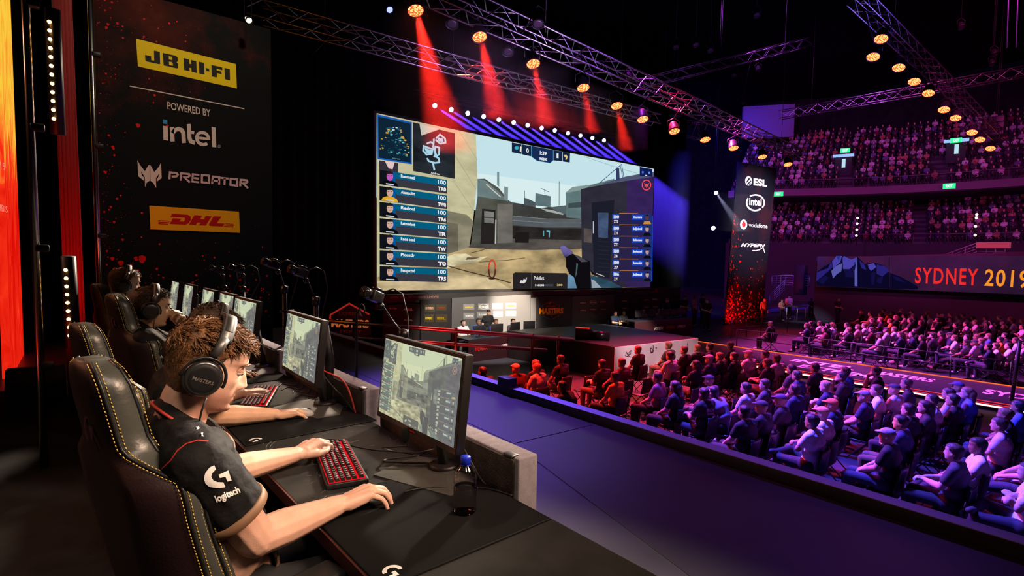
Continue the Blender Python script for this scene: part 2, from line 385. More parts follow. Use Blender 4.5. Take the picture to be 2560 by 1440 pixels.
    P_([(1540, 668), (1592, 622), (1740, 604), (1660, 645)], (132, 152, 150)); P_([(1560, 745), (1658, 735), (1658, 775), (1560, 782)], (62, 76, 80))
    P_([(1655, 638), (1900, 588), (2205, 540), (2200, 900), (2176, 1375), (1860, 1375), (1662, 1180)], (46, 43, 56), .12)
    P_([(2000, 575), (2205, 540), (2200, 1375), (1990, 1375)], (52, 34, 86), .1)
    P_([(1780, 606), (1990, 545), (2070, 530), (2205, 508), (2205, 545), (1900, 592)], (78, 84, 112)); P_([(1918, 482), (1942, 480), (1946, 572), (1918, 575)], (52, 60, 100))
    line_([(1792, 595), (1960, 452)], 5, (62, 84, 120)); line_([(1960, 452), (1980, 570)], 5, (62, 84, 120)); line_([(1950, 460), (1970, 560)], 4, (52, 70, 110)); line_([(1680, 395), (1930, 478), (2075, 520)], 2.5, (120, 150, 165))
    P_([(1735, 740), (1906, 720), (1870, 1310), (1752, 1285)], (28, 29, 42)); P_([(1780, 815), (1862, 815), (1857, 1005), (1785, 1000)], (58, 74, 104), .3)
    for k in range(8): line_([(1780, 1030+k*32), (1866, 1036+k*32)], 5, (38, 40, 56))
    P_([(1676, 930), (1736, 940), (1736, 1042), (1676, 1036)], (82, 74, 72), .2); P_([(1744, 880), (1751, 880), (1751, 970), (1744, 970)], (190, 200, 210))
    P_([(1728, 1282), (1880, 1330), (1965, 1382), (1728, 1378)], (44, 76, 96), .2); line_([(1768, 1270), (1830, 1292)], 6, (206, 204, 196))
    P_([(640, 1150), (700, 1124), (790, 1122), (850, 1150), (956, 1143), (870, 1186), (750, 1200), (640, 1238)], (218, 207, 166), .3); P_([(800, 1150), (900, 1150), (850, 1165), (790, 1168)], (96, 84, 62))
    line_([(645, 1212), (800, 1255), (985, 1300), (1130, 1342)], 7, (56, 46, 38)); line_([(890, 1186), (1100, 1172), (1235, 1154)], 5, (92, 78, 58)); line_([(820, 1120), (900, 1100), (990, 1070)], 5, (70, 62, 54))
    ring_(987, 1238, 25, 68, 12, (92, 44, 36)); ring_(987, 1238, 25, 68, 12, (206, 74, 46), 180, 360); oval_(985, 1308, 26, 8, (44, 34, 30))
    P_([(1494, 1078), (1508, 1062), (1528, 1062), (1592, 1110), (1584, 1132), (1545, 1162), (1530, 1150)], (92, 84, 140), .4); P_([(1540, 1148), (1590, 1122), (1722, 1182), (1728, 1382), (1600, 1382), (1566, 1272), (1540, 1222)], (14, 12, 17))
    P_([(1598, 1128), (1640, 1140), (1704, 1182), (1655, 1186)], (74, 72, 84)); P_([(1618, 1190), (1630, 1200), (1622, 1270), (1610, 1300)], (70, 96, 96)); P_([(1540, 1302), (1572, 1278), (1600, 1300), (1622, 1382), (1534, 1384)], (96, 134, 164), .2)
    P_([(1728, 1312), (1752, 1322), (1806, 1378), (1736, 1380)], (148, 160, 172))
    # overlay: body map, plan, scores
    P_([(124, 78), (384, 138), (384, 454), (127, 414)], (22, 92, 178)); P_([(132, 95), (375, 150), (375, 441), (136, 404)], (12, 36, 54)); rr = random.Random(3)
    for k in range(120):
        a = rr.uniform(0, 1); t = rr.uniform(-1, 1); yy = 165+a*215; half = 40+70*min(1, a*1.5); x = 255+t*half; yy += (x-255)*.2; s = rr.uniform(3, 11); edge = abs(t) > .75 and rr.random() < .6
        c = rr.choice([(226, 160, 40), (240, 190, 70)]) if edge else rr.choice([(26, 96, 112), (60, 150, 160), (18, 60, 82), (120, 190, 190), (30, 80, 100)])
        if a < .2 and abs(t) < .3: c = (190, 214, 224)
        P_([(x-s, yy-s*.6), (x+s, yy-s*.2), (x+s*.8, yy+s*.7), (x-s*.7, yy+s*.5)], c)
    T_('BODY MAP', (228, 416), (286, 424), 10, (110, 150, 170))
    P_([(388, 140), (437, 151), (452, 240), (583, 194), (702, 223), (702, 563), (390, 505)], (36, 40, 47), .3)
    cy = (168, 214, 232)
    for q in ([(560, 262), (590, 232), (628, 262), (632, 292), (592, 300), (556, 270)], [(545, 262), (540, 330), (560, 380), (545, 400)], [(470, 318), (464, 352), (490, 382), (528, 376), (534, 340), (500, 330), (470, 318)], [(490, 300), (520, 288), (545, 300)], [(556, 322), (584, 330), (582, 380), (560, 396), (548, 360), (556, 322)], [(556, 395), (580, 410), (584, 440), (548, 444), (504, 430), (494, 408)], [(536, 440), (548, 500)]): line_(q, 13, cy)
    P_([(566, 250), (612, 262), (616, 288), (580, 284)], cy); P_([(472, 330), (528, 350), (520, 376), (486, 368)], cy); T_('Andrea', (514, 526), (578, 538), 16, (232, 232, 228))
    Lt = [513, 633, 750, 868, 985, 1103, 1220]; Rt = [572, 688, 797, 905, 1015, 1125, 1235]
    nm = ['Reossestl', 'Alassuclist', 'Reslosl', 'Retmsvlost', 'Reos ossd', 'Plosstlr', 'Pesspsctsd']; tn = ['TR0', 'TW8', 'TR6', 'TR', 'TW', 'T0', 'TR5']
    P_([(132, 425), (276, 445), (276, 530), (135, 500)], (52, 48, 58)); P_([(176, 430), (250, 440), (235, 492), (205, 486)], (226, 196, 196))
    for i in range(7):
        l, r_ = Lt[i], Rt[i]; d = (r_-l)/387.0; g = lambda u, dv: (u, l+(u-255)*d+dv)
        P_([g(136, 0), g(212, 0), g(212, 108), g(136, 108)], (16, 20, 26)); P_([g(212, 0), g(282, 0), g(282, 108), g(212, 108)], (6, 84, 150))
        P_([g(255, 0), g(642, 0), g(642, 48), g(255, 48)], (4, 92, 126)); P_([g(255, 48), g(642, 48), g(642, 102), g(255, 106)], (56, 54, 64))
        sh = (224, 168, 40) if i == 1 else (12, 14, 20); sk = (190, 90, 180) if i == 0 else (206, 168, 150)
        P_([g(150, 106), g(160, 84), g(190, 70), g(240, 70), g(268, 84), g(276, 106)], sh); x, y = g(214, 34); oval_(x, y+4, 25, 34, sk, 14); P_([(x-27, y), (x-22, y-28), (x, y-38), (x+22, y-28), (x+27, y), (x+20, y-14), (x-20, y-14)], (32, 26, 26))
        P_([(x-17, y-3), (x-5, y-3), (x-5, y+1), (x-17, y+1)], (84, 58, 54)); P_([(x+5, y-3), (x+17, y-3), (x+17, y+1), (x+5, y+1)], (84, 58, 54)); P_([(x-8, y+20), (x+8, y+20), (x+7, y+23), (x-7, y+23)], (150, 96, 90)); P_([g(184, 92), g(246, 92), g(246, 101), g(184, 101)], (190, 200, 206))
        T_(nm[i], g(290, 36), g(395, 36), 24, (236, 236, 236), .03); T_('100', g(567, 40), g(627, 40), 30, (238, 238, 238), .02); T_(tn[i], g(566, 90), g(628, 90), 30, (236, 236, 236), .05)
    Rv = [826, 912, 997, 1083, 1168, 1254]
    for i, v in enumerate(Rv):
        P_([(1874, v), (2176, v+2), (2176, v+76), (1872, v+76)], (40, 34, 72)); P_([(1878, v), (1928, v), (1926, v+38), (1876, v+38)], (30, 70, 170)); P_([(2024, v+4), (2112, v+4), (2108, v+44), (2024, v+44)], (22, 66, 190)); P_([(2024, v+48), (2098, v+48), (2098, v+70), (2024, v+70)], (30, 34, 96)); P_([(2112, v-4), (2172, v-4), (2170, v+80), (2110, v+80)], (34, 46, 110))
        oval_(2138, v+26, 13, 20, (186, 150, 150) if i else (84, 56, 60), 12); P_([(2126, v+16), (2138, v+2), (2151, v+16), (2146, v+10), (2130, v+10)], (20, 16, 22)); P_([(2108, v+76), (2118, v+54), (2158, v+54), (2170, v+76)], (14, 12, 20) if i else (196, 140, 60))
        T_('100' if i < 5 else '106', (1884, v+34), (1924, v+34), 26, (236, 236, 240), .03); T_(['ZTS', 'Z1S', 'ZT1', 'Z41', 'Z7', 'Z71'][i], (1884, v+68), (1918, v+68), 22, (226, 222, 232), .05); T_(['Cbunnne', 'Bofjsnbotl', 'Bsbvnsu', 'Bevbonol', 'Bezwsbt', 'Bolbenul'][i], (2028, v+32), (2096, v+32), 18, (236, 236, 240), .04)
        P_([(1930, v-8), (2070, v-6), (2070, v-3), (1930, v-4)], (198, 128, 66))
    P_([(2174, 840), (2179, 840), (2175, 1330), (2170, 1330)], (40, 96, 220))
    dk = (20, 38, 66)
    P_([(1122, 292), (1195, 306), (1195, 379), (1122, 365)], dk); P_([(1199, 306), (1268, 320), (1268, 396), (1199, 381)], dk); P_([(1272, 318), (1430, 348), (1430, 424), (1408, 443), (1310, 426), (1272, 397)], (22, 42, 84)); P_([(1434, 348), (1500, 360), (1500, 433), (1434, 426)], dk); P_([(1503, 360), (1558, 370), (1556, 442), (1503, 434)], dk)
    line_([(1271, 318), (1271, 398), (1310, 428), (1408, 445), (1431, 426), (1431, 348)], 4, (26, 110, 160)); oval_(1158, 333, 16, 13, (50, 166, 190)); P_([(1183, 322), (1193, 324), (1191, 364), (1181, 362)], (240, 232, 210)); P_([(1512, 385), (1530, 382), (1540, 400), (1533, 420), (1522, 420), (1526, 402), (1512, 395)], (226, 196, 130))
    T_('0', (1229, 368), (1247, 372), 34, (238, 240, 244)); T_('1:39', (1330, 384), (1380, 392), 30, (232, 238, 246), .03); T_('9:0200', (1326, 424), (1384, 431), 22, (226, 230, 236), .05); T_('1', (1456, 408), (1470, 410), 34, (238, 240, 244), .03)
    P_([(1130, 1272), (1146, 1262), (1530, 1268), (1540, 1282), (1538, 1386), (1130, 1388)], (38, 33, 34)); P_([(1266, 1266), (1269, 1266), (1269, 1386), (1266, 1386)], (74, 68, 66)); P_([(1180, 1342), (1190, 1320), (1206, 1324), (1212, 1306), (1222, 1316), (1236, 1296), (1230, 1330), (1212, 1344)], (220, 220, 220)); P_([(1366, 1350), (1432, 1350), (1432, 1366), (1366, 1366)], (58, 64, 76))
    T_('Polofart', (1286, 1316), (1362, 1316), 26, (226, 226, 226), .03); T_('3 4K;08', (1294, 1368), (1362, 1368), 18, (226, 226, 226), .05); T_('200', (1458, 1364), (1500, 1364), 16, (226, 200, 120), .02)
    P_([(2080, 475), (2175, 491), (2172, 548), (2080, 540)], (16, 26, 84)); oval_(2103, 514, 8, 9, (70, 120, 220)); oval_(2152, 518, 8, 9, (90, 140, 230)); oval_(2128, 538, 8, 4, (226, 232, 240)); ring_(2130, 610, 32, 37, 7, (244, 84, 84)); line_([(2112, 598), (2130, 612), (2150, 598)], 6, (244, 92, 80)); line_([(2116, 626), (2130, 604), (2146, 628)], 6, (244, 92, 80)); line_([(2130, 604), (2130, 632)], 5, (244, 92, 80))
scene_picture()
def litm(rgb, mo, s):
    if not mo: return lit(*rgb, s)
    k = 'pictured_%d_%d_%d_%d_%d' % (*rgb, s*100, mo*100)
    if k in _mats: return _mats[k]
    m = lit(*rgb, s); m = m.copy(); m.name = k; _mats[k] = m; nt = m.node_tree; b = nt.nodes['Principled BSDF']
    tc = nt.nodes.new('ShaderNodeTexCoord'); n = nt.nodes.new('ShaderNodeTexNoise'); n.inputs['Scale'].default_value = 14; n.inputs['Detail'].default_value = 7
    nt.links.new(tc.outputs['Generated'], n.inputs['Vector']); r = nt.nodes.new('ShaderNodeMapRange'); r.inputs['From Min'].default_value = .3; r.inputs['From Max'].default_value = .7
    r.inputs['To Min'].default_value = s*(1-mo*1.6); r.inputs['To Max'].default_value = s*(1+mo*1.6); nt.links.new(n.outputs['Fac'], r.inputs['Value']); nt.links.new(r.outputs['Result'], b.inputs['Emission Strength']); return m
def picture(bl, br, tl, tr, nrm, step, tone=None, s=1.0, parent=None, name='picture'):
    """lay the picture on the plane bl,br,tl,tr; later shapes sit a hair further forward"""
    bl, br, tl, tr = map(Vector, (bl, br, tl, tr)); nrm = Vector(nrm); mats = []; idx = {}; mb = MB()
    def S(f, t): f = min(max(f, 0), 1); t = min(max(t, 0), 1); return (bl*(1-f)+br*f)*(1-t)+(tl*(1-f)+tr*f)*t
    def mi(rgb, mo=0):
        if tone: rgb = tone(*rgb)
        k = (rgb, mo)
        if k not in idx: idx[k] = len(mats); mats.append(litm(rgb, mo, s))
        return idx[k]
    for i, (pts, rgb, mo) in enumerate(PIC): mb.poly([S(*q)+nrm*step*(1+i) for q in pts], mi(rgb, mo))
    n = len(PIC)+2
    for txt, a, b, c, rgb, bold, _ in TXT: lettering(mb, txt, S(*a), S(*b), S(*c), mi(rgb), bold, 0, nrm*step*n)
    return mb.build(name, mats, parent, fix=False)
# ---------------------------------------------------------------- the big screen
BLK = mat('black_plastic'); FRAME = mat('screen_frame', (.02, .02, .022), .6)
a, b, c, d = Vector((9.86, SY, .115)), Vector((28.30, SY, -.151)), Vector((9.86, SY, 7.13)), Vector((28.30, SY, 7.13))
scr = thing('video_screen', 'huge video screen over the stage showing a first-person game in a walled yard', 'screen', (19, SY+.3, -.2))
MB().slab([a+Vector((-.12, .02, -.12)), b+Vector((.12, .02, -.12)), d+Vector((.12, .02, .1)), c+Vector((-.12, .02, .1))], (0, 1, 0), .35).build('panel_housing', FRAME, scr)
picture(a, b, c, d, (0, -1, 0), .0004, parent=scr)
# ---------------------------------------------------------------- printed signs
class Sign:
    """shapes measured in one crop of the photograph, laid on the plane they are printed on"""
    def __init__(s, plane, nrm, o, k, step=.002): s.pl = plane; s.n = Vector(nrm).normalized(); s.o = o; s.k = k; s.st = step; s.i = 1; s.mb = MB(); s.mats = []
    def p(s, u, v): return s.pl(s.o[0]+u/s.k, s.o[1]+v/s.k)
    def mi(s, m):
        if m not in s.mats: s.mats.append(m)
        return s.mats.index(m)
    def poly(s, pts, m, up=True):
        s.mb.poly([s.p(*q)+s.n*s.st*s.i for q in pts], s.mi(m))
        if up: s.i += 1
    def oval(s, cx, cy, rx, ry, m, n=16): s.poly([(cx+rx*math.cos(2*PI*k/n), cy+ry*math.sin(2*PI*k/n)) for k in range(n)], m)
    def line(s, paths, w, m):
        V, F = strokes(paths, w); s.mb.add([s.p(v.x, v.y)+s.n*s.st*s.i for v in V], F, s.mi(m), False); s.i += 1
    def text(s, t, bl, br, tl, m, bold=.0, shear=0, space=1): lettering(s.mb, t, s.p(*bl), s.p(*br), s.p(*tl), s.mi(m), bold, shear, s.n*s.st*s.i, space); s.i += 1
    def to(s, o, k): s.o = o; s.k = k
    def done(s, name, parent):
        o = s.mb.build(name, s.mats, parent, fix=False) if s.mb.v else None; s.mb = MB(); s.mats = []; return o
def ink(r, g, b, rough=.6): return mat('ink_%d_%d_%d' % (r, g, b), lin(r, g, b), rough, spec=.2)
def smoky(name, base, c1, c2, sc, lo, hi, grad=None, emit=0):
    m = mat(name, base, .7, spec=.15); nt = m.node_tree; b = nt.nodes['Principled BSDF']; tc = nt.nodes.new('ShaderNodeTexCoord')
    n = nt.nodes.new('ShaderNodeTexNoise'); n.inputs['Scale'].default_value = sc; n.inputs['Detail'].default_value = 7; n.inputs['Roughness'].default_value = .62; nt.links.new(tc.outputs['Object'], n.inputs['Vector'])
    val = n.outputs['Fac']
    if grad:                                            # the printed cloud sits in one corner of the artwork
        d = nt.nodes.new('ShaderNodeVectorMath'); d.operation = 'DISTANCE'; d.inputs[1].default_value = grad[0]; nt.links.new(tc.outputs['Object'], d.inputs[0])
        g = nt.nodes.new('ShaderNodeMapRange'); g.inputs['From Min'].default_value = 0; g.inputs['From Max'].default_value = grad[1]; g.inputs['To Min'].default_value = .28; g.inputs['To Max'].default_value = -.25; nt.links.new(d.outputs['Value'], g.inputs['Value'])
        a = nt.nodes.new('ShaderNodeMath'); a.operation = 'ADD'; nt.links.new(val, a.inputs[0]); nt.links.new(g.outputs['Result'], a.inputs[1]); val = a.outputs[0]
    r = nt.nodes.new('ShaderNodeValToRGB'); e = r.color_ramp.elements; e[0].position = lo; e[0].color = (*base, 1); e[1].position = hi; e[1].color = (*c2, 1); k = e.new((lo+hi)/2); k.color = (*c1, 1)
    nt.links.new(val, r.inputs['Fac']); nt.links.new(r.outputs['Color'], b.inputs['Base Color'])
    if emit: nt.links.new(r.outputs['Color'], b.inputs['Emission Color']); b.inputs['Emission Strength'].default_value = emit
    return m
# tall sponsor banner behind the far players
BY = 7.5
bn = thing('sponsor_banner', 'tall black sponsor banner with a yellow electronics-store logo at its top', 'banner', (1.3, BY, 0))
MB().slab([(.40, BY, .01), (2.215, BY, .01), (2.215, BY, 4.44), (.40, BY, 4.44)], (0, 1, 0), .03).build('cloth', smoky('banner_print', (.004, .0035, .003), (.07, .008, .003), (.13, .04, .02), 1.4, .54, .98, ((-.55, 0, 4.5), 2.6)), bn)
S = Sign(lambda x, y: onY(x, y, BY), (0, -1, 0), (230, 60), 5.54, .0006)
YEL, BLKI, CREAM = ink(250, 218, 0), ink(40, 36, 24), ink(226, 212, 190)
S.poly([(610, 203), (1993, 555), (2007, 893), (636, 587)], YEL)
for q in ([(858, 367), (938, 385), (944, 550), (928, 558), (760, 520), (738, 500), (734, 428), (818, 446), (820, 500), (862, 508)], [(980, 400), (1160, 440), (1185, 462), (1188, 515), (1172, 530), (1192, 550), (1190, 605), (1178, 617), (992, 572)],
          [(1268, 472), (1344, 490), (1346, 550), (1372, 556), (1370, 498), (1444, 516), (1452, 680), (1378, 662), (1376, 612), (1350, 606), (1352, 655), (1276, 638)], [(1480, 522), (1552, 540), (1560, 703), (1486, 686)], [(1580, 610), (1622, 620), (1624, 660), (1582, 650)],
          [(1652, 566), (1804, 602), (1806, 640), (1726, 620), (1727, 645), (1792, 660), (1794, 696), (1728, 680), (1730, 742), (1658, 725)], [(1834, 608), (1908, 626), (1912, 782), (1840, 764)]): S.poly(q, BLKI, False)
S.i += 1
for q in ([(1063, 445), (1105, 455), (1113, 470), (1113, 502), (1065, 490)], [(1066, 520), (1105, 528), (1119, 545), (1119, 579), (1068, 566)]): S.poly(q, YEL)
S.done('yellow_box_logo', bn); S.poly([(522, 852), (2110, 1168), (2108, 1181), (522, 866)], CREAM); S.done('divider_line', bn); S.text('POWERED BY', (1046, 1180), (1642, 1284), (1041, 1076), CREAM, .012)
S.to((300, 280), 4.234); S.done('banner_lettering', bn)
S.poly([(452, 78), (500, 85), (502, 130), (454, 122)], ink(60, 160, 205)); S.poly([(455, 146), (504, 154), (510, 304), (460, 297)], CREAM)
S.line([[(556, 313), (549, 160)], [(556, 225), (580, 192), (620, 180), (652, 192), (670, 222), (675, 330)]], 44, CREAM); S.line([[(727, 128), (735, 280), (748, 312), (792, 328)]], 42, CREAM); S.line([[(735, 213), (784, 219)]], 32, CREAM)
S.line([[(812, 272), (938, 288)]], 26, CREAM); S.line([[(x, y+(x-872)*.12) for x, y in arc(874, 282, 63, 64, 8, -318, 26)]], 34, CREAM); S.poly([(967, 158), (1010, 165), (1017, 376), (972, 371)], CREAM); S.line([arc(1048, 365, 12, 14, 0, 360, 14)], 4, CREAM)
S.done('word_logo', bn); S.poly([(183, 510), (210, 560), (262, 628), (300, 565), (310, 562), (313, 728), (282, 748), (264, 797), (260, 690), (222, 628), (228, 668), (250, 690), (250, 728), (193, 680)], CREAM)
S.poly([(432, 537), (412, 580), (362, 638), (322, 566), (316, 566), (320, 728), (350, 752), (382, 806), (378, 700), (412, 655), (405, 690), (386, 708), (388, 738), (440, 700)], CREAM)
S.done('claw_logo', bn); PINKW = ink(214, 186, 176); S.line([[(522, 714), (527, 640), (600, 650), (610, 664), (596, 682), (545, 684)]], 22, PINKW); S.line([[(640, 728), (646, 650), (728, 658), (736, 674), (718, 690), (680, 692), (736, 746)]], 22, PINKW)
S.line([[(838, 668), (768, 660), (764, 738), (836, 745)], [(766, 699), (830, 705)]], 20, PINKW); S.line([[(866, 668), (940, 675), (940, 752), (864, 744), (866, 668)]], 22, PINKW); S.line([[(972, 762), (980, 684), (1048, 690), (1046, 770)], [(978, 728), (1044, 734)]], 22, PINKW)
S.line([[(1060, 698), (1148, 706)], [(1106, 702), (1102, 774)]], 22, PINKW); S.line([[(1168, 708), (1238, 714), (1238, 782), (1166, 774), (1168, 708)]], 22, PINKW); S.line([[(1268, 788), (1274, 718), (1338, 724), (1344, 740), (1326, 756), (1298, 756), (1352, 808)]], 22, PINKW)
S.done('angular_word_logo', bn); S.poly([(308, 992), (1256, 1055), (1266, 1280), (320, 1243)], ink(238, 168, 10)); DR = ink(190, 16, 14)
S.poly([(548, 1078), (715, 1088), (748, 1110), (745, 1150), (720, 1180), (690, 1194), (522, 1186), (560, 1125), (650, 1130), (625, 1158), (672, 1160), (690, 1135), (680, 1118), (532, 1112)], DR); S.poly([(785, 1092), (866, 1098), (845, 1135), (882, 1138), (905, 1100), (968, 1104), (905, 1202), (832, 1200), (852, 1172), (815, 1170), (800, 1197), (726, 1192)], DR); S.poly([(985, 1105), (1070, 1108), (1020, 1178), (1102, 1182), (1085, 1212), (950, 1206), (938, 1190)], DR)
S.line([[(405, 1149), (528, 1156)], [(405, 1166), (518, 1172)], [(405, 1182), (508, 1188)], [(1112, 1183), (1198, 1188)], [(1105, 1197), (1198, 1203)], [(1096, 1211), (1198, 1217)]], 7, DR)
S.done('orange_box_logo', bn)
SPL = ink(225, 22, 14); rs = random.Random(11); mb = MB()
def fleck(p, r, ax, az): mb.poly([p+ax*(r*math.cos(a)*(1+.3*math.sin(3*a)))+az*(r*1.15*math.sin(a)) for a in [2*PI*k/9 for k in range(9)]])
for k in range(520):
    t = rs.random()
    if t < .30: x = .42+abs(rs.gauss(0, .14)); z = rs.uniform(1.2, 4.3)
    elif t < .45: x = rs.uniform(.45, 1.5); z = rs.uniform(3.2, 4.35)
    elif t < .9: x = rs.uniform(.45, 2.18); z = .7+abs(rs.gauss(0, .45))
    else: x = rs.uniform(.45, 2.15); z = rs.uniform(.9, 2.0)
    fleck(Vector((min(x, 2.18), BY-.0002-k*.0000006, z)), .0025+.011*rs.random()**5, Vector((1, 0, 0)), Vector((0, 0, 1)))
for x, y, r in ((355, 648, 13), (302, 658, 9), (281, 647, 6), (341, 647, 8), (345, 314, 7), (418, 315, 5), (287, 673, 6), (309, 672, 5), (327, 673, 6), (345, 676, 4), (600, 700, 5), (620, 725, 5), (575, 690, 4), (640, 700, 4)): fleck(onY(x, y, BY)+Vector((0, -.004, 0)), r*.0030, Vector((1, 0, 0)), Vector((0, 0, 1)))
_o = mb.build('red_spatter', SPL, bn, fix=False); _o['label'] = 'red paint-like spatter print'; _o['kind'] = 'stuff'
# the smaller banner hanging at the far end of the stage
e0, e1 = onZ(1810, 812, AF+.02), onZ(1905, 804, AF+.02); ed = (e1-e0); ed.z = 0; en = Vector((ed.y, -ed.x, 0)).normalized(); ePl = lambda x, y: onP(x, y, e0, en)
t0, t1 = ePl(1844, 420), ePl(1942, 406); zt = (t0.z+t1.z)/2; t0.z = zt; t1.z = zt
eb = thing('hanging_banner', 'tall dark banner at the right of the stage with four white sponsor logos', 'banner', (e0+e1)/2)
MB().slab([e0, e1, t1, t0], -en, .06).build('cloth', smoky('banner_far_print', (.008, .006, .016), (.05, .008, .016), (.18, .03, .02), .35, .5, .9), eb)
S = Sign(ePl, en, (1780, 400), 5.54, .004); WH = ink(240, 236, 232)
S.oval(506, 290, 48, 66, WH)
for q in ([(512, 243), (526, 262), (478, 318), (474, 302)], [(536, 282), (545, 300), (488, 345), (480, 332)], [(540, 318), (538, 332), (505, 350), (492, 350)]): S.poly(q, ink(16, 20, 28))
S.text('ESL', (570, 352), (758, 374), (572, 250), WH, .05)
S.done('league_logo', eb); S.line([[(x, y) for x, y in arc(597, 592, 122, 108, -128, 40, 22)]], 20, WH); S.line([[(x, y) for x, y in arc(592, 592, 116, 108, 50, 215, 22)]], 22, WH); S.text('intel', (508, 625), (680, 640), (510, 518), WH, .03)
S.done('ring_logo', eb); S.oval(432, 895, 50, 70, WH); S.oval(433, 895, 26, 38, ink(220, 10, 30)); S.poly([(415, 868), (430, 846), (446, 838), (438, 862), (440, 876)], ink(220, 10, 30)); S.text('vodafone', (500, 928), (760, 948), (500, 868), WH, .02)
S.done('drop_logo', eb); S.text('HYPER', (386, 1200), (674, 1208), (388, 1150), WH, .045, .35); S.line([[(720, 1166), (694, 1212), (645, 1244), (595, 1255), (548, 1254)]], 13, WH); S.line([[(676, 1172), (702, 1228), (720, 1288)]], 13, WH)
S.done('swoosh_logo', eb)
mb = MB(); ex = ed.normalized(); H = zt-e0.z
for k in range(700):
    f = rs.random(); a = min(.97, max(.03, abs(rs.gauss(0, .14)) if f < .3 else rs.random())); h = rs.uniform(.02, .7) if f < .3 else abs(rs.gauss(0, .16)); h = min(.96, h)
    fleck(e0.lerp(e1, a)*(1-h)+t0.lerp(t1, a)*h+en*(.004+k*.00002), .010+.055*rs.random()**4, ex, Vector((0, 0, 1)))
_o = mb.build('red_spatter', SPL, eb, fix=False); _o['label'] = 'red spatter print over the lower half'; _o['kind'] = 'stuff'
# long lit sign facing the stage
s0, s1, s2, s3 = at(2040, 716, 38), at(2040, 641, 38), at(2600, 738, 30), at(2600, 640, 30)
for q in (s1,): q.x, q.y = s0.x, s0.y
s3.x, s3.y = s2.x, s2.y
sd = (s2-s0); sd.z = 0; sn = Vector((-sd.y, sd.x, 0)).normalized()
if sn.dot(Vector(CAM)-s0) < 0: sn = -sn
sPl = lambda x, y: onP(x, y, s0, sn)
sg = thing('arena_sign', 'long dark lit sign reading the city and year in red to orange letters', 'sign', (s0+s2)/2)
far = s0.lerp(s2, 1.25); far1 = s1.lerp(s3, 1.25)
MB().slab([s0, far, far1, s1], -sn, .25).build('sign_panel', smoky('sign_print', (.010, .006, .016), (.020, .010, .034), (.05, .012, .03), .3, .3, .8, emit=.7), sg)
S = Sign(sPl, sn, (1960, 600), 4.267, .004)
def grad_mat(name, c0, c1, x0, x1, s):
    m = glow(name, c0, s); nt = m.node_tree; tc = nt.nodes.new('ShaderNodeTexCoord'); sx = nt.nodes.new('ShaderNodeSeparateXYZ'); nt.links.new(tc.outputs['Generated'], sx.inputs[0])
    r = nt.nodes.new('ShaderNodeValToRGB'); r.color_ramp.elements[0].color = (*c0, 1); r.color_ramp.elements[0].position = x0; r.color_ramp.elements[1].color = (*c1, 1); r.color_ramp.elements[1].position = x1
    nt.links.new(sx.outputs['X'], r.inputs['Fac']); nt.links.new(r.outputs['Color'], nt.nodes['Principled BSDF'].inputs['Emission Color']); return m
RO = glow('sign_red', lin(244, 44, 40), .95); OR = glow('sign_orange', lin(250, 150, 44), .95)
S.text('SYDNEY', (1395, 462), (2066, 487), (1402, 292), RO, .016, 0, 1.18); S.text('2019', (2135, 492), (2604, 516), (2150, 310), OR, .016, 0, 1.15)
S.done('sign_lettering', sg); fc = [lit(96, 84, 214, .55), lit(54, 44, 150, .55), lit(26, 20, 82, .6), lit(120, 120, 226, .5), lit(14, 10, 46, .7), lit(40, 70, 170, .5)]
S.poly([(345, 470), (350, 340), (420, 290), (520, 230), (560, 168), (650, 168), (720, 205), (785, 178), (860, 255), (960, 242), (1080, 275), (1128, 345), (1128, 520), (345, 492)], fc[4])
S.poly([(1132, 350), (1250, 395), (1420, 490), (1430, 525), (1132, 520)], fc[4])
for q, c in (([(350, 345), (470, 300), (505, 225), (520, 290), (420, 380), (345, 440)], 1), ([(515, 232), (560, 170), (620, 170), (600, 240), (560, 270), (530, 330)], 0), ([(625, 190), (640, 170), (720, 208), (780, 182), (770, 250), (700, 310), (632, 310)], 0), ([(505, 330), (570, 270), (620, 250), (615, 330), (560, 370), (525, 410)], 3),
             ([(640, 315), (720, 310), (775, 255), (765, 330), (740, 400), (660, 392)], 2), ([(755, 330), (782, 190), (785, 495), (755, 490)], 3), ([(800, 210), (860, 262), (880, 320), (830, 300)], 1), ([(895, 262), (960, 245), (985, 290), (930, 330), (905, 300)], 0), ([(990, 262), (1080, 280), (1125, 330), (1050, 390), (990, 360)], 1), ([(930, 350), (980, 340), (960, 480), (935, 470)], 2), ([(1000, 400), (1060, 390), (1040, 470), (990, 450)], 2), ([(360, 440), (440, 380), (480, 400), (420, 470)], 2), ([(1150, 380), (1230, 400), (1300, 460), (1200, 430)], 2), ([(560, 175), (600, 170), (590, 225)], 5), ([(740, 240), (775, 230), (760, 270)], 5)): S.poly(q, fc[c])
S.line([[(1128, 180), (1124, 528)]], 5, ink(4, 4, 6)); S.line([[(628, 168), (625, 490)]], 3, ink(6, 6, 10))
S.done('mountain_artwork', sg)
wb0, wb1 = s0.lerp(s2, -.02)-sn*.5, far-sn*.5
struct(MB().slab([Vector((wb0.x, wb0.y, AF)), Vector((wb1.x, wb1.y, AF)), Vector((wb1.x, wb1.y, s2.z+2.6)), Vector((wb0.x, wb0.y, s0.z+2.0))], -sn, .3).build('wall_house', mat('house_wall', (.035, .028, .036), .8)))
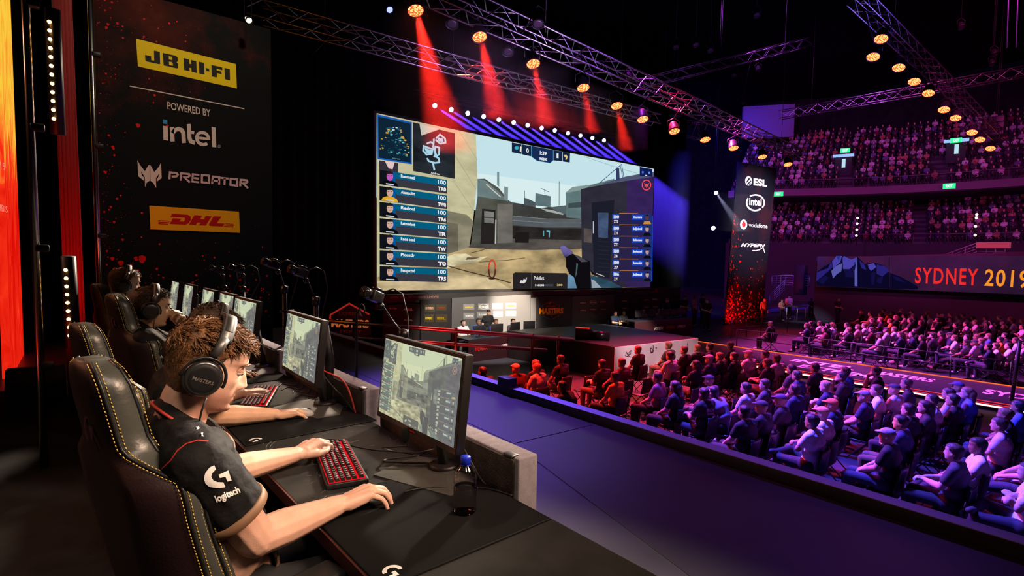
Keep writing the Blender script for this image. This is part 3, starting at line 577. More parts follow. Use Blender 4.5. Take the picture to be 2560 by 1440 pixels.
# ---------------------------------------------------------------- stage set under the screen
PANEL = mat('backdrop_grey', (.11, .105, .10), .7); PDARK = mat('backdrop_dark', (.018, .015, .014), .7); TILE = mat('tile_grey', (.27, .26, .24), .6); TDARK = mat('tile_dark', (.035, .030, .026), .6)
QY = 19.2
q_ = lambda x, y: onY(x, y, QY)
LW = ink(236, 234, 226)
def backdrop(name, label, x0, x1, y0, y1, m, logos, tile=None, ox=(1120, 730), k=7.53, dy=0.0):
    a, b = q_(x0, y0), q_(x1, y0); zt = max(a.z, b.z); t = thing(name, label, 'backdrop', ((a.x+b.x)/2, QY+dy, AF))
    MB().box(((a.x+b.x)/2, QY+dy+.06, (AF+zt)/2), (b.x-a.x, .1, zt-AF)).build('panel', m, t)
    S = Sign(lambda x, y: onY(x, y, QY+dy), (0, -1, 0), ox, k, .004)
    for (u, v, w_, h, txt, c) in logos:
        if tile: S.poly([(u, v), (u+w_, v), (u+w_, v+h), (u, v+h)], tile, False)
    S.i += 1
    for (u, v, w_, h, txt, c) in logos:
        if not txt: continue
        ms = c or LW; S.text(txt, (u+w_*.14, v+h*.66), (u+w_*.86, v+h*.66), (u+w_*.14, v+h*.34), ms, .04)
        if txt == 'intel': S.line([arc(u+w_*.5, v+h*.5, w_*.42, h*.38, 0, 360, 18)], h*.07, ms)
    if S.mb.v: S.done('logo_tiles', t)
    return t
YL = ink(226, 196, 60); ORN = ink(240, 150, 30); RDI = ink(200, 30, 26)
backdrop('logo_backdrop', 'bright grey logo wall behind the seated analysts under the screen', 1130, 1327, 745, 0, PANEL, [(285, 225, 210, 115, 'vodafone', YL), (565, 215, 205, 120, 'intel', None), (828, 210, 200, 115, 'intel', None), (1085, 204, 195, 110, 'HYPERX', YL), (288, 390, 205, 115, 'vodafone', None), (540, 370, 200, 115, 'ESL GAMING', None), (850, 362, 180, 110, 'HYPERX', None), (1085, 354, 195, 105, 'vodafone', None)], TILE)
backdrop('narrow_panel', 'narrow grey return panel between analyst logo wall and black emblem panel', 1328, 1341, 745, 0, PANEL, [])
m_ = backdrop('emblem_backdrop', 'black stage panel with the orange hexagonal tournament emblem', 1342, 1431, 743, 0, PDARK, [])
S = Sign(lambda x, y: onY(x, y, QY), (0, -1, 0), (1120, 730), 7.53, .004); HX = ink(120, 70, 40)
S.line([[(1930, 182), (2095, 250), (2090, 300)], [(1775, 300), (1772, 250), (1930, 182)], [(1930, 520), (2085, 450), (2090, 415)], [(1780, 415), (1790, 450), (1930, 520)]], 12, HX)
S.text('EXTREME', (1850, 280), (2025, 280), (1850, 255), RDI, .03); S.text('MASTERS', (1712, 418), (2165, 405), (1716, 305), ORN, .05); S.text('SYDNEY', (1845, 432), (2030, 430), (1845, 412), ORN, .03); S.poly([(1880, 230), (1930, 180), (1945, 200), (1905, 238)], RDI); S.poly([(1925, 440), (1950, 440), (1945, 470), (1930, 465)], RDI); S.done('emblem', m_)
backdrop('logo_backdrop', 'dim logo wall with six small tiles right of the orange emblem', 1432, 1536, 742, 0, mat('backdrop_mid', (.05, .045, .042), .7), [(172, 325, 130, 80, 'vodafone', ink(200, 150, 120)), (335, 318, 130, 78, 'intel', ink(190, 150, 120)), (495, 312, 130, 78, 'HYPERX', ink(200, 150, 120)), (172, 438, 130, 86, 'vodafone', ink(200, 150, 120)), (332, 432, 130, 80, 'HYPERX', ink(200, 150, 120)), (495, 428, 130, 76, 'vodafone', ink(200, 150, 120))], TDARK, (1420, 700), 6.4)
backdrop('logo_backdrop', 'black logo wall with yellow and red tiles behind the right-hand desk', 1537, 1652, 736, 0, PDARK, [(835, 295, 130, 80, 'vodafone', YL), (1010, 290, 120, 78, 'HYPERX', ink(60, 60, 66)), (1185, 272, 120, 92, 'vodafone', ORN), (1330, 268, 124, 84, 'ESL', ink(240, 200, 190)), (835, 410, 130, 80, 'vodafone', YL), (1010, 405, 120, 78, 'HYPERX', ink(60, 60, 66)), (1185, 388, 120, 84, 'vodafone', YL), (1330, 384, 124, 80, 'vodafone', ink(240, 190, 170))], TDARK, (1420, 700), 6.4)
backdrop('logo_backdrop', 'black panel with large white letters left of the analysts', 958, 1050, 764, 0, PDARK, [(630, 470, 200, 70, 'INTEL', ink(210, 190, 170)), (870, 460, 250, 130, 'AEGL', None), (620, 660, 170, 90, 'vodafone', ink(120, 110, 110)), (880, 655, 230, 110, 'AEGL', None)], None, (880, 700), 7.11)
backdrop('logo_backdrop', 'black panel with yellow and red framed tiles beside the two dark figures', 1052, 1128, 750, 0, PDARK, [(1275, 435, 200, 130, 'HYPERX', ink(220, 170, 150)), (1490, 435, 190, 110, 'vodafone', ink(150, 60, 40)), (1275, 610, 180, 140, 'HYPERX', YL), (1480, 610, 210, 140, 'ESL', ink(170, 140, 40))], mat('tile_olive', (.05, .04, .012), .6), (880, 700), 7.11)
# header under the screen
hd = thing('stage_header', 'dark header beam under the big screen with faint small lettering', 'header', (19, 19.6, .3))
MB().slab([(9.6, 19.55, -.62), (31.0, 19.55, -1.12), (31.0, 19.55, -.22), (9.6, 19.55, -.02)], (0, 1, 0), .4).build('beam', mat('header_dark', (.035, .028, .025), .6), hd)
S = Sign(lambda x, y: onY(x, y, 19.55), (0, -1, 0), (880, 700), 7.11, .004); S.text("cN8II HuT wlnbcnderd 3.HEWE", (685, 325), (1540, 318), (685, 285), ink(170, 110, 90), .02)
S.done('header_lettering', hd); S.to((1420, 700), 6.4); S.text("ll6HT #7 DYANA NILEVEN 'UPPIP WE", (900, 208), (1380, 200), (900, 182), ink(190, 160, 150), .02); S.poly([(1370, 200), (1400, 140), (1425, 150), (1435, 205)], RDI); S.done('header_lettering', hd)
# dark masking drapes around the screen
DRP = mat('stage_drape', (.003, .0028, .0035), .95, spec=.04, mott=.3, mscale=1.2)
def drape(label, pts, n=26):
    mb = MB(); a, b, zb, zt = pts; d = (b-a); L = d.length; u = d.normalized(); nn = Vector((u.y, -u.x, 0)); vs = []; fs = []; k = int(L*5)+2
    for i in range(k+1):
        p = a+u*(L*i/k)+nn*(.05*math.sin(i*1.6)+.02*math.sin(i*.7)); vs += [(p.x, p.y, zb), (p.x, p.y, zt)]
    for i in range(k): fs.append((2*i, 2*i+2, 2*i+3, 2*i+1))
    mb.add(vs, fs); o = mb.build('drape', DRP); mo = o.modifiers.new('th', 'SOLIDIFY'); mo.thickness = .02; return tag(o, label, 'drape')
drape('black drape filling the dark gap between tall banner and big screen', (Vector((2.4, 13.0, 0)), Vector((9.6, 20.4, 0)), AF, 9.4))
drape('dark drape hanging beside the right edge of the big screen', (Vector((28.5, 21.05, 0)), Vector((33.4, 21.05, 0)), AF, 9.6))
drape('dark drape hanging above the big screen behind its blue lamps', (Vector((6.0, 21.0, 0)), Vector((33.4, 21.1, 0)), 6.6, 12.0))
# raised platform with a pale signed front
A_, B_ = onZ(1536, 868, -1.45), onZ(1743, 845, -1.45); D_ = onZ(1340, 816, -1.45)
pf = thing('stage_platform', 'raised black stage platform whose pale front panel carries pen signatures', 'platform', ((A_.x+B_.x)/2, A_.y+2, AF))
bk = Vector((0, 4.9, 0)); C_ = B_+bk+Vector((.3, 0, 0)); D_ = A_+bk+Vector((-.4, .3, 0))
MB().slab([(q.x, q.y, AF) for q in (A_, B_, C_, D_)], (0, 0, 1), -1.45-AF-.02).build('platform_body', mat('platform_black', (.012, .011, .012), .5), pf)
MB().slab([(q.x, q.y, -1.47) for q in (A_, B_, C_, D_)], (0, 0, 1), .03).build('platform_top', mat('platform_top', (.018, .016, .017), .38, mott=.15, mscale=2), pf)
MB().slab([A_+Vector((0, -.01, 0)), B_+Vector((0, -.01, 0)), Vector((B_.x, B_.y-.01, AF+.05)), Vector((A_.x, A_.y-.01, AF+.05))], (0, -1, 0), .03).build('front_panel', mat('signed_panel', (.75, .72, .72), .6, mott=.12, mscale=1.5), pf)['label'] = 'pale front panel with signatures'
_d = (B_-A_); _n = Vector((_d.y, -_d.x, 0)).normalized(); _p0 = A_+_n*.055; S = Sign(lambda x, y: onP(x, y, _p0, _n), _n, (1400, 840), 4.235, .002); PEN = ink(24, 20, 26)
S.line([[(690, 215), (706, 170), (722, 205), (735, 165), (752, 150), (748, 190), (725, 195)], [(700, 216), (728, 208), (742, 216)]], 5, PEN); S.done('signature', pf); S.line([[(955, 120), (962, 170), (985, 165), (975, 125), (952, 135)], [(985, 95), (992, 160)], [(1008, 125), (1022, 122), (1014, 150)], [(960, 178), (985, 172)]], 5, PEN); S.done('signature', pf); S.line([[(1345, 75), (1352, 110), (1338, 140)]], 5, PEN); S.line([[(660, 280), (690, 282)]], 7, PEN); S.done('signature', pf)
# black pyro / prop unit lying on the platform
u0, u1 = onZ(1438, 843, -1.40), onZ(1524, 848, -1.40); dv = (u1-u0); dv.normalize(); an = math.atan2(dv.y, dv.x); ro = Matrix.Rotation(an, 3, 'Z'); mid = (u0+u1)/2; Lg = (u1-u0).length
pu = thing('prop_weapon', 'long black box-and-barrel prop lying on the stage platform with red strip', 'prop', (mid.x, mid.y, -1.44))
MB().rbox(u0+dv*Lg*.24+Vector((0, 0, .16)), (Lg*.44, .42, .40), .03, 0, ro).build('box_body', BLK, pu); MB().tube([u0+dv*Lg*.44+Vector((0, 0, .12)), u1+Vector((0, 0, .10))], [.19, .17], 16).build('barrel', mat('gloss_black', (.01, .01, .011), .25), pu); MB().box(u0+dv*Lg*.22+Vector((0, 0, .37)), (Lg*.4, .10, .02), 0, ro).build('red_strip', glow('red_strip', (1, .04, .02), 1.2), pu)
# desks
def front_desk(label, a, b, depth, nrm, zt, logos):
    t = thing('stage_desk', label, 'desk', ((a.x+b.x)/2, (a.y+b.y)/2, AF)); bk_ = -nrm*depth
    MB().slab([Vector((q.x, q.y, zt)) for q in (a, b, b+bk_, a+bk_)], (0, 0, 1), .05).build('desk_top', mat('desk_black', (.02, .02, .022), .3), t)
    MB().slab([Vector((a.x, a.y, AF)), Vector((b.x, b.y, AF)), Vector((b.x, b.y, zt)), Vector((a.x, a.y, zt))], -nrm, .04).build('front_panel', mat('desk_front', (.03, .006, .010), .5), t)
    for f, txt, c in logos:
        mb = MB(); u = (b-a); p0 = a+u*f; p0.z = AF+(zt-AF)*.5; lettering(mb, txt, p0+nrm*.01, p0+u*.16+nrm*.01, p0+Vector((0, 0, .16))+nrm*.01, 0, .04, .3); mb.build('desk_logo', c, t)
    return t
front_desk('black analyst desk with three sponsor logos, below the bright logo wall', Vector((12.2, 16.9, 0)), Vector((16.3, 16.9, 0)), 1.0, Vector((0, -1, 0)), AF+.85, [(.08, 'HYPERX', RDI), (.40, 'HYPERX', LW), (.72, 'HYPERX', RDI)])
k0, k1 = onZ(1588, 806, AF+.95), onZ(1731, 796, AF+.95); kd = (k1-k0); kn = Vector((kd.y, -kd.x, 0)).normalized()
front_desk('long dark red fronted desk at the right of the stage with white logos', k0, k1, 1.0, kn, AF+.95, [(.32, 'HYPERX', LW), (.52, 'HYPERX', RDI), (.72, 'HYPERX', LW)])
def stage_mon(p, rz, lab, grp):
    t = thing('monitor', lab, 'monitor', p, grp); ro = Matrix.Rotation(rz, 3, 'Z')
    MB().rbox(p+ro @ Vector((0, 0, .30)), (.56, .04, .34), .008, 0, ro).build('monitor_shell', BLK, t); mb = MB(); mb.cyl(p+Vector((0, 0, .01)), p+ro @ Vector((0, .04, .25)), .025, 8); mb.rbox(p+ro @ Vector((0, .03, .01)), (.24, .18, .02), .004, 0, ro); mb.build('stand', BLK, t)
for i, x in enumerate((13.0, 13.9, 14.9, 15.7)): stage_mon(Vector((x, 17.25, AF+.905)), rnd.uniform(-.3, .3), ['leftmost', 'second', 'third', 'rightmost'][i]+' monitor standing on the analyst desk, seen from behind', 'monitors on the analyst desk')
for i, f in enumerate((.16, .38, .6, .78, .93)):
    p = k0+kd*f-kn*.45; stage_mon(Vector((p.x, p.y, AF+1.005)), math.atan2(kd.y, kd.x)+rnd.uniform(-.3, .3), ['leftmost', 'second', 'middle', 'fourth', 'rightmost'][i]+' monitor on the long red fronted desk', 'monitors on the red fronted desk')
# double-tube rail lit red in front of the stage
STEEL = mat('rail_steel', (.55, .50, .52), .34, 1.0)
g0, g1 = at(800, 801, 13.4), at(1432, 850, 19.0); h0, h1 = at(795, 838, 13.4), at(1366, 876, 18.6)
rl = thing('tube_rail', 'long double steel tube rail catching red light in front of the stage', 'rail', ((g0.x+g1.x)/2, (g0.y+g1.y)/2, AF))
MB().tube([g0, g1], [.05, .078], 12).build('top_tube', STEEL, rl); MB().tube([h0, h1], [.042, .06], 12).build('lower_tube', STEEL, rl)
for f in (.10, .45, .787, .92):
    p = g0.lerp(g1, f); mb = MB(); mb.cyl((p.x, p.y, AF), (p.x, p.y, p.z+.1), .05, 10); mb.rbox((p.x, p.y, AF+.02), (.4, .4, .04), .01); mb.build('post', BLK, rl)
spot((8.0, 10.5, -1.6), (9.2, 13.6, -.7), (1, .03, .02), 2500, 60, .8, .2)  # extra red lamp, added to redden the tubes
hx = [onY(x, y, 17.6) for x, y in ((822, 786), (873, 756), (926, 784), (928, 836), (875, 866), (823, 836))]; hs = thing('emblem_sign', 'dark hexagonal emblem sign with red edges and orange word, left of the stage', 'sign', Vector((hx[4].x, 17.6, AF)))
MB().slab(hx, (0, 1, 0), .15).build('sign_panel', PDARK, hs); MB().box((hx[4].x, 17.75, (AF+hx[4].z)/2), (.5, .1, hx[4].z-AF)).build('support', PDARK, hs)
S = Sign(lambda x, y: onY(x, y, 17.6), (0, -1, 0), (0, 0), 1, .004); S.line([[(825, 800), (826, 787), (873, 759), (923, 786)]], 4, glow('emblem_red', (1, .05, .03), .3)); S.done('edge_stripe', hs); EOR = glow('emblem_orange', (1, .22, .05), .35); S.text('MASTERS', (828, 818), (922, 820), (828, 797), EOR, .04); S.text('EXTREME', (846, 788), (902, 789), (846, 779), ink(150, 130, 130), .02); S.text('SYDNEY', (848, 832), (904, 833), (848, 824), ink(200, 180, 170), .03); S.done('emblem_lettering', hs)
# ---------------------------------------------------------------- trusses and lamps
ALU = mat('truss_aluminium', (.42, .40, .45), .35, 1.0); DARKM = mat('lamp_black', (.015, .015, .017), .45)
LINES = []
def hang(t, p, drop):
    q = Vector(p)+Vector((0, 0, drop)); best = None
    for a, b, h in LINES:
        d = b-a; f = max(0, min(1, (q-a).dot(d)/d.length_squared)); k = a+d*f-Vector((0, 0, h/2)); L = (k-q).length
        if best is None or L < best[0]: best = (L, k)
    if best and best[0] < 2.5: MB().cyl(q, best[1]+Vector((0, 0, .05)), .02, 6).build('hanger', DARKM, t)
    else: MB().cyl(q, (q.x, q.y, 22.6), .012, 5).build('hanger', DARKM, t)
def truss(label, a, b, w_=.42, h=.42, m=ALU, bay=None, r=.03):
    a = Vector(a); b = Vector(b); d = b-a; L = d.length; d.normalize(); s = d.cross(Vector((0, 0, 1))).normalized(); u = s.cross(d)
    t = thing('truss', label, 'truss', (a+b)/2); of = [s*x*w_/2+u*z*h/2 for x, z in ((-1, -1), (1, -1), (1, 1), (-1, 1))]
    for o in of: MB().tube([a+o, b+o], r, 6).build('chord', m, t)
    mb = MB(); n = max(4, int(L/(bay or w_*1.1)))
    for k in range(4):
        p, q = of[k], of[(k+1) % 4]
        for i in range(n):
            x0 = a+d*(L*i/n); x1 = a+d*(L*(i+1)/n)
            if i % 2: mb.tube([x0+p, x1+q], r*.55, 4, cap=False)
            else: mb.tube([x0+q, x1+p], r*.55, 4, cap=False)
    mb.build('bracing', m, t)
    for f in (.15, .85): q = a.lerp(b, f); MB().cyl(q+Vector((0, 0, h/2)), (q.x, q.y, 22.6), .012, 5).build('hoist_chain', DARKM, t)
    LINES.append((a, b, h)); return t
truss('long silver truss running over the stage front, lit pale violet', at(520, -6, 12.5), at(1640, 300, 25), .5, .42)
truss('dark blue-lit truss carrying the row of red stage lamps', at(1040, -40, 12.0), at(2010, 392, 34), .55, .5)
truss('magenta-edged truss slanting down at the upper right with red lamps', at(2140, -10, 20), at(2520, 362, 38), .55, .5)
truss('far truss crossing behind the right-hand lamp truss', at(1950, 288, 44), at(2600, 172, 34), .6, .6)
truss('dim truss high over the middle of the hall', at(1590, 212, 30), at(2020, 106, 34), .6, .5)
truss('dim low truss above the big screen', at(1010, 180, 27), at(1760, 330, 40), .5, 1.1)
truss('dim violet truss above the dark gap left of the screen', at(668, 150, 22), at(1120, 260, 30), .4, .8)
# red stage lamps
LEDR = mat('red_lamp_leds', (0, 0, 0), .5, emit=1.0, spec=0)
def led_face(name, ca, cb, s):
    m = glow(name, cb, s); nt = m.node_tree; tc = nt.nodes.new('ShaderNodeTexCoord'); v = nt.nodes.new('ShaderNodeTexVoronoi'); v.inputs['Scale'].default_value = 26; nt.links.new(tc.outputs['Object'], v.inputs['Vector'])
    r = nt.nodes.new('ShaderNodeValToRGB'); r.color_ramp.elements[0].color = (*ca, 1); r.color_ramp.elements[0].position = .25; r.color_ramp.elements[1].color = (*cb, 1); r.color_ramp.elements[1].position = .55
    nt.links.new(v.outputs['Distance'], r.inputs['Fac']); nt.links.new(r.outputs['Color'], nt.nodes['Principled BSDF'].inputs['Emission Color']); return m
REDF = led_face('red_lamp_face', (1.0, .34, .09), (1.0, .03, .01), 5.0)
def lamp(name, label, p, d, r, face, grp, drop=.35):
    p = Vector(p); d = Vector(d).normalized(); t = thing(name, label, 'stage lamp', p, grp); b = p-d*r*1.7
    MB().lathe([(r*.55, -r*1.9), (r*.8, -r*1.5), (r*1.04, -.02), (r*1.08, .03), (r*.98, .03), (r*.96, 0)], p, 18, axis=d).build('housing', DARKM, t)
    MB().lathe([(.001, .012), (r*.6, .010), (r*.96, 0)], p, 18, axis=d).build('lens', face, t)
    s = d.cross(Vector((0, 0, 1))); s = s.normalized() if s.length > .01 else Vector((1, 0, 0)); c = p-d*r
    MB().tube([c+s*r*1.15, c+s*r*1.2+Vector((0, 0, drop*.6)), c+Vector((0, 0, drop)), c-s*r*1.2+Vector((0, 0, drop*.6)), c-s*r*1.15], r*.1, 6).build('yoke', DARKM, t); hang(t, c, drop); return t
ORD = ['first', 'second', 'third', 'fourth', 'fifth', 'sixth', 'seventh', 'eighth', 'ninth', 'tenth', 'eleventh', 'twelfth', 'thirteenth', 'fourteenth', 'fifteenth', 'sixteenth', 'seventeenth', 'eighteenth', 'nineteenth', 'twentieth', 'twenty-first', 'twenty-second', 'twenty-third', 'twenty-fourth', 'twenty-fifth', 'twenty-sixth', 'twenty-seventh', 'twenty-eighth', 'twenty-ninth', 'thirtieth', 'thirty-first', 'thirty-second', 'thirty-third', 'thirty-fourth', 'thirty-fifth', 'thirty-sixth']
RL = [(1039, 26), (1199, 92), (1333, 159), (1458, 219), (1542, 264), (1607, 298), (1686, 328), (1763, 349), (1834, 370), (1906, 392), (1970, 411)]
RLP = []
for i, (x, y) in enumerate(RL):
    f = (x-1039)/(1970-1039); dpt = 1/((1-f)/12.2+f/33); p = at(x, y, dpt); tgt = (Vector(CAM)-p).normalized()*.45+Vector((.12, -.10, -.75)); RLP.append((p, dpt))
    lamp('stage_lamp', ORD[i]+' glowing red lamp along the dark truss, counted from the left', p, tgt, .15+.003*dpt, REDF, 'red lamps on the dark truss')
RR = [(2203, 97), (2183, 142), (2247, 169), (2286, 204), (2321, 233), (2360, 274), (2389, 295), (2430, 331), (2450, 349), (2476, 371)]
for i, (x, y) in enumerate(RR):
    f = i/9; dpt = 1/((1-f)/19+f/37); p = at(x, y, dpt); tgt = (Vector(CAM)-p).normalized()*.35+Vector((-.1, .05, -.6))
    lamp('stage_lamp', ORD[i]+' glowing orange-red lamp down the slanting right-hand truss, from the top', p, tgt, .15+.0035*dpt, REDF, 'orange lamps on the right-hand truss')
BLF = glow('blue_lamp_face', (.45, .45, 1.0), 9.0)
BL = [(1087, 264), (1128, 274), (1169, 283), (1209, 291), (1247, 299), (1284, 306), (1319, 313), (1354, 320), (1387, 326), (1420, 333), (1451, 339), (1481, 345), (1510, 351)]
BLP = []
for i, (x, y) in enumerate(BL): BLP.append(onY(x, y, 20.7))
mb_t = truss('thin dark bar carrying the row of blue lamps over the screen', BLP[0]+Vector((-1, .10, .42)), BLP[-1]+Vector((1, .10, .42)), .2, .2, DARKM, .4, .02)
for i, p in enumerate(BLP):
    tgt = (Vector(CAM)-p).normalized()*.9+Vector((.25, 0, -.1))
    lamp('stage_lamp', ORD[i]+' blue-white lamp in the row above the big screen, from the left', p, tgt, .11, BLF, 'blue lamps above the screen', .25)
WF = glow('white_lamp_face', (1.0, .82, .55), 14.0); CF = glow('cool_lamp_face', (.8, .8, 1.0), 10.0); BF2 = glow('deep_blue_face', (.10, .12, 1.0), 6.0)
for (x, y, d, r, m, lab) in ((622, 50, 6.5, .035, WF, 'warm white lamp under the silver truss by the tall banner top'), (751, 200, 16, .07, WF, 'small warm lamp alone against the dark gap left of the screen'), (974, 24, 13, .08, BF2, 'small blue lamp near the top, left of first red lamp'), (1790, 482, 33, .13, CF, 'small white lamp left of the hanging banner, throwing a faint beam'), (1783, 570, 33, .14, CF, 'small white lamp lower left of the hanging banner')):
    p = at(x, y, d); lamp('spot_lamp', lab, p, (Vector(CAM)-p).normalized()+Vector((.3, 0, -.3)), r, m, None)
# unlit fixtures and speakers hanging in the dark roof
CHR = mat('fixture_grey', (.10, .09, .12), .35, .6)
for i, (x, y, d) in enumerate(((1892, 38, 26), (1690, 118, 28), (1740, 112, 28), (1776, 126, 28), (2404, 68, 28), (2487, 135, 30), (2481, 160, 31), (1836, 188, 32), (1896, 176, 33), (1270, 130, 15), (1345, 60, 14), (1440, 150, 17), (1130, 60, 14), (1570, 200, 20), (1858, 258, 34))):
    lamp('spot_lamp', ['unlit', 'dark', 'dim'][i % 3]+' fixture hanging in the roof, '+ORD[i]+' of the scattered unlit ones from list left', at(x, y, d), (-.3, -.3, -1), .16, CHR, 'unlit roof fixtures')['label'] = 'unlit fixture in the dark roof, %s' % ['under the ceiling near the top middle', 'left of a bright pair above the hall', 'middle of three on a blue-lit batten', 'right end of the blue-lit batten', 'at the top right by two blue cables', 'high at the far right edge', 'lower of two at the far right', 'round, right of the dim high truss', 'round, beside another under the dim truss', 'hanging just below the second red lamp', 'blue-rimmed, between first and second red lamps', 'hanging between third and fourth red lamps', 'dark body beside the first red lamp', 'dark body above the fifth red lamp', 'above the blue-lit wall corner'][i]
def speaker(label, p, sx, sy, sz, n=4):
    t = thing('line_array', label, 'speaker', p)
    for i in range(n): MB().rbox(Vector(p)-Vector((0, 0, i*sz*1.05)), (sx, sy, sz), .03).build('speaker_box', mat('speaker_black', (.02, .018, .022), .5), t)
    MB().cyl(Vector(p)+Vector((0, 0, sz)), Vector(p)+Vector((0, 0, 6)), .02, 6).build('hanging_cable', DARKM, t)
speaker('small black speaker stack hanging between truss and roof, catching pink light', at(1691, 250, 30), .5, .5, .25, 4); speaker('dark speaker box hanging above far stands at the right edge', at(2494, 300, 36), .9, .8, .4, 3)
for i, x in enumerate((2545, 2522)): tag(MB().tube([at(x, -30, 26), at(x-5, 120, 27)], .025, 6).build('hanging_cable', mat('blue_cable', (.2, .2, .5), .4)), ['right', 'left'][i]+' one of two blue-lit cables hanging at the top right corner', 'cable')
# blue-lit piece of far wall
a, b = at(1856, 346, 62), at(1984, 342, 60)
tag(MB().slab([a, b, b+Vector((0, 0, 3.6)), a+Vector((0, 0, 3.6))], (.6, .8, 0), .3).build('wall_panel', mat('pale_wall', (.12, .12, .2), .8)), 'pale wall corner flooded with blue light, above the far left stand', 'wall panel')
spot(a.lerp(b, .5)+Vector((-6, -6, 6)), a.lerp(b, .5)+Vector((0, 0, 1.8)), (.07, .06, 1.0), 1600, 40, .8, .3)
# ---------------------------------------------------------------- left side: light towers, drapes, lit wall
LEDY = glow('warm_dot', (1.0, .46, .13), 9.0)
def led_bar(label, pts, d0, d1):
    n = len(pts); ps = [at(x, y, d0+(d1-d0)*i/(n-1)) for i, (x, y) in enumerate(pts)]; t = thing('led_bar', label, 'light bar', ps[-1]); u = (ps[-1]-ps[0]).normalized()
    q = Vector((.02, .04, 0)); MB().tube([ps[0]-u*.1+q, ps[-1]+u*.1+q], .045, 8).build('bar_body', DARKM, t)
    for p in ps: MB().ball(p, .0125, 10).build('bulb', LEDY, t)
led_bar('upper vertical strip of warm bulbs on the left light tower', [(123+i*1.05, 54+i*22.1) for i in range(12)], 3.75, 3.85)
led_bar('lower vertical strip of warm bulbs left of the second chair', [(164+i*1.25, 675+i*20.5) for i in range(9)], 3.9, 4.0)
TUBE = mat('polished_tube', (.5, .47, .42), .25, 1.0)
def tower(label, a, b, r=.024):
    t = thing('scaffold_tube', label, 'pole', b); MB().tube([a, b], r, 12).build('tube', TUBE, t); u = b-a
    for f in (.12, .3, .48, .66, .84): p = a+u*f; MB().rbox(p+Vector((.035, 0, 0)), (.08, .06, .05), .012).build('clamp', DARKM, t)
f0 = onY(112, 900, 5.0); tower('tall polished tube standing at the far left beside the light strips', Vector((f0.x-.05, 5.0, 4.6)), Vector((f0.x-.02, 5.0, 0)))
f1 = onY(250, 680, 6.9); tower('polished tube catching red light along the left edge of tall banner', Vector((f1.x-.03, 6.9, 5.0)), Vector((f1.x, 6.9, 0)))
rc = onY(178, 640, 6.6)
mb = MB(); vs = []
for i in range(29):
    t = i/28; x = rc.x-.03+.15*t; y = 6.6+.03*math.sin(i*1.3); vs += [(x-.02, y, 0.0), (x-.07, y, 4.6)]
mb.add(vs, [(2*i, 2*i+2, 2*i+3, 2*i+1) for i in range(28)]); o = mb.build('curtain', mat('red_curtain', (.45, .02, .015), .8, sheen=.3)); md = o.modifiers.new('t', 'SOLIDIFY'); md.thickness = .01
tag(o, 'narrow red lit curtain between the light tower and the tall banner', 'curtain'); spot((rc.x+.2, 5.4, .5), (rc.x, 6.6, 1.9), (1, .05, .03), 30, 70, .8, .15)
# glowing orange-red wall at the very left
w0, w1 = onZ(60, 886, 0), onZ(-40, 1075, 0); wd = (w1-w0); wd.z = 0; wd.normalize(); wn = Vector((wd.y, -wd.x, 0)); 
if wn.dot(Vector(CAM)-w0) < 0: wn = -wn
lw = thing('led_wall', 'glowing orange and red printed light wall cut off by the left edge', 'led wall', w0)
m = glow('flame_art', (1, .05, .02), .95); nt = m.node_tree; tc = nt.nodes.new('ShaderNodeTexCoord'); n = nt.nodes.new('ShaderNodeTexNoise'); n.inputs['Scale'].default_value = 1.6; n.inputs['Detail'].default_value = 4; n.inputs['Distortion'].default_value = 1.2
mp = nt.nodes.new('ShaderNodeMapping'); mp.inputs['Scale'].default_value = (3, 3, .9); nt.links.new(tc.outputs['Object'], mp.inputs['Vector']); nt.links.new(mp.outputs['Vector'], n.inputs['Vector'])
sx = nt.nodes.new('ShaderNodeSeparateXYZ'); nt.links.new(tc.outputs['Object'], sx.inputs[0]); mr = nt.nodes.new('ShaderNodeMapRange'); mr.inputs['From Min'].default_value = 2.1; mr.inputs['From Max'].default_value = 3.3; mr.inputs['To Min'].default_value = -.12; mr.inputs['To Max'].default_value = .40; nt.links.new(sx.outputs['Z'], mr.inputs['Value'])
ad = nt.nodes.new('ShaderNodeMath'); nt.links.new(n.outputs['Fac'], ad.inputs[0]); nt.links.new(mr.outputs['Result'], ad.inputs[1]); r = nt.nodes.new('ShaderNodeValToRGB'); e = r.color_ramp.elements; e[0].position = .25; e[0].color = (.75, .004, .002, 1); e[1].position = .95; e[1].color = (1, .62, .05, 1); k = e.new(.6); k.color = (1, .035, .01, 1); nt.links.new(ad.outputs[0], r.inputs['Fac']); nt.links.new(r.outputs['Color'], nt.nodes['Principled BSDF'].inputs['Emission Color'])
MB().slab([w0, w0+wd*1.9, w0+wd*1.9+Vector((0, 0, 5.5)), w0+wd*.30+Vector((0, 0, 5.5))], -wn, .08).build('panel', m, lw)
S = Sign(lambda x, y: onP(x, y, w0, wn), wn, (0, 0), 1, .002); PK = lit(255, 150, 130, .9); S.text('2019', (-22, 420), (14, 426), (-24, 398), PK, .0); S.text('IN LIBIS', (-30, 520), (18, 532), (-31, 500), PK, .0); S.done('lettering', lw)
c0 = onZ(88, 1025, 0); fc_ = thing('floor_monitor', 'black wedge floor speaker on the dark carpet at the far left', 'speaker', c0)
mb = MB(); mb.slab([c0+Vector(q) for q in ((-.22, .1, 0), (-.22, .50, 0), (-.22, .50, .34), (-.22, .32, .38), (-.22, .12, .22))], (1, 0, 0), .46); o = mb.build('cabinet', mat('speaker_black'), fc_); bv = o.modifiers.new('b', 'BEVEL'); bv.width = .03; bv.segments = 3
MB().slab([c0+Vector(q) for q in ((-.18, .115, .05), (.20, .115, .05), (.20, .115, .20), (-.18, .115, .20))], (0, -1, 0), .012).build('grille', mat('grille_grey', (.03, .03, .033), .6, .4), fc_)
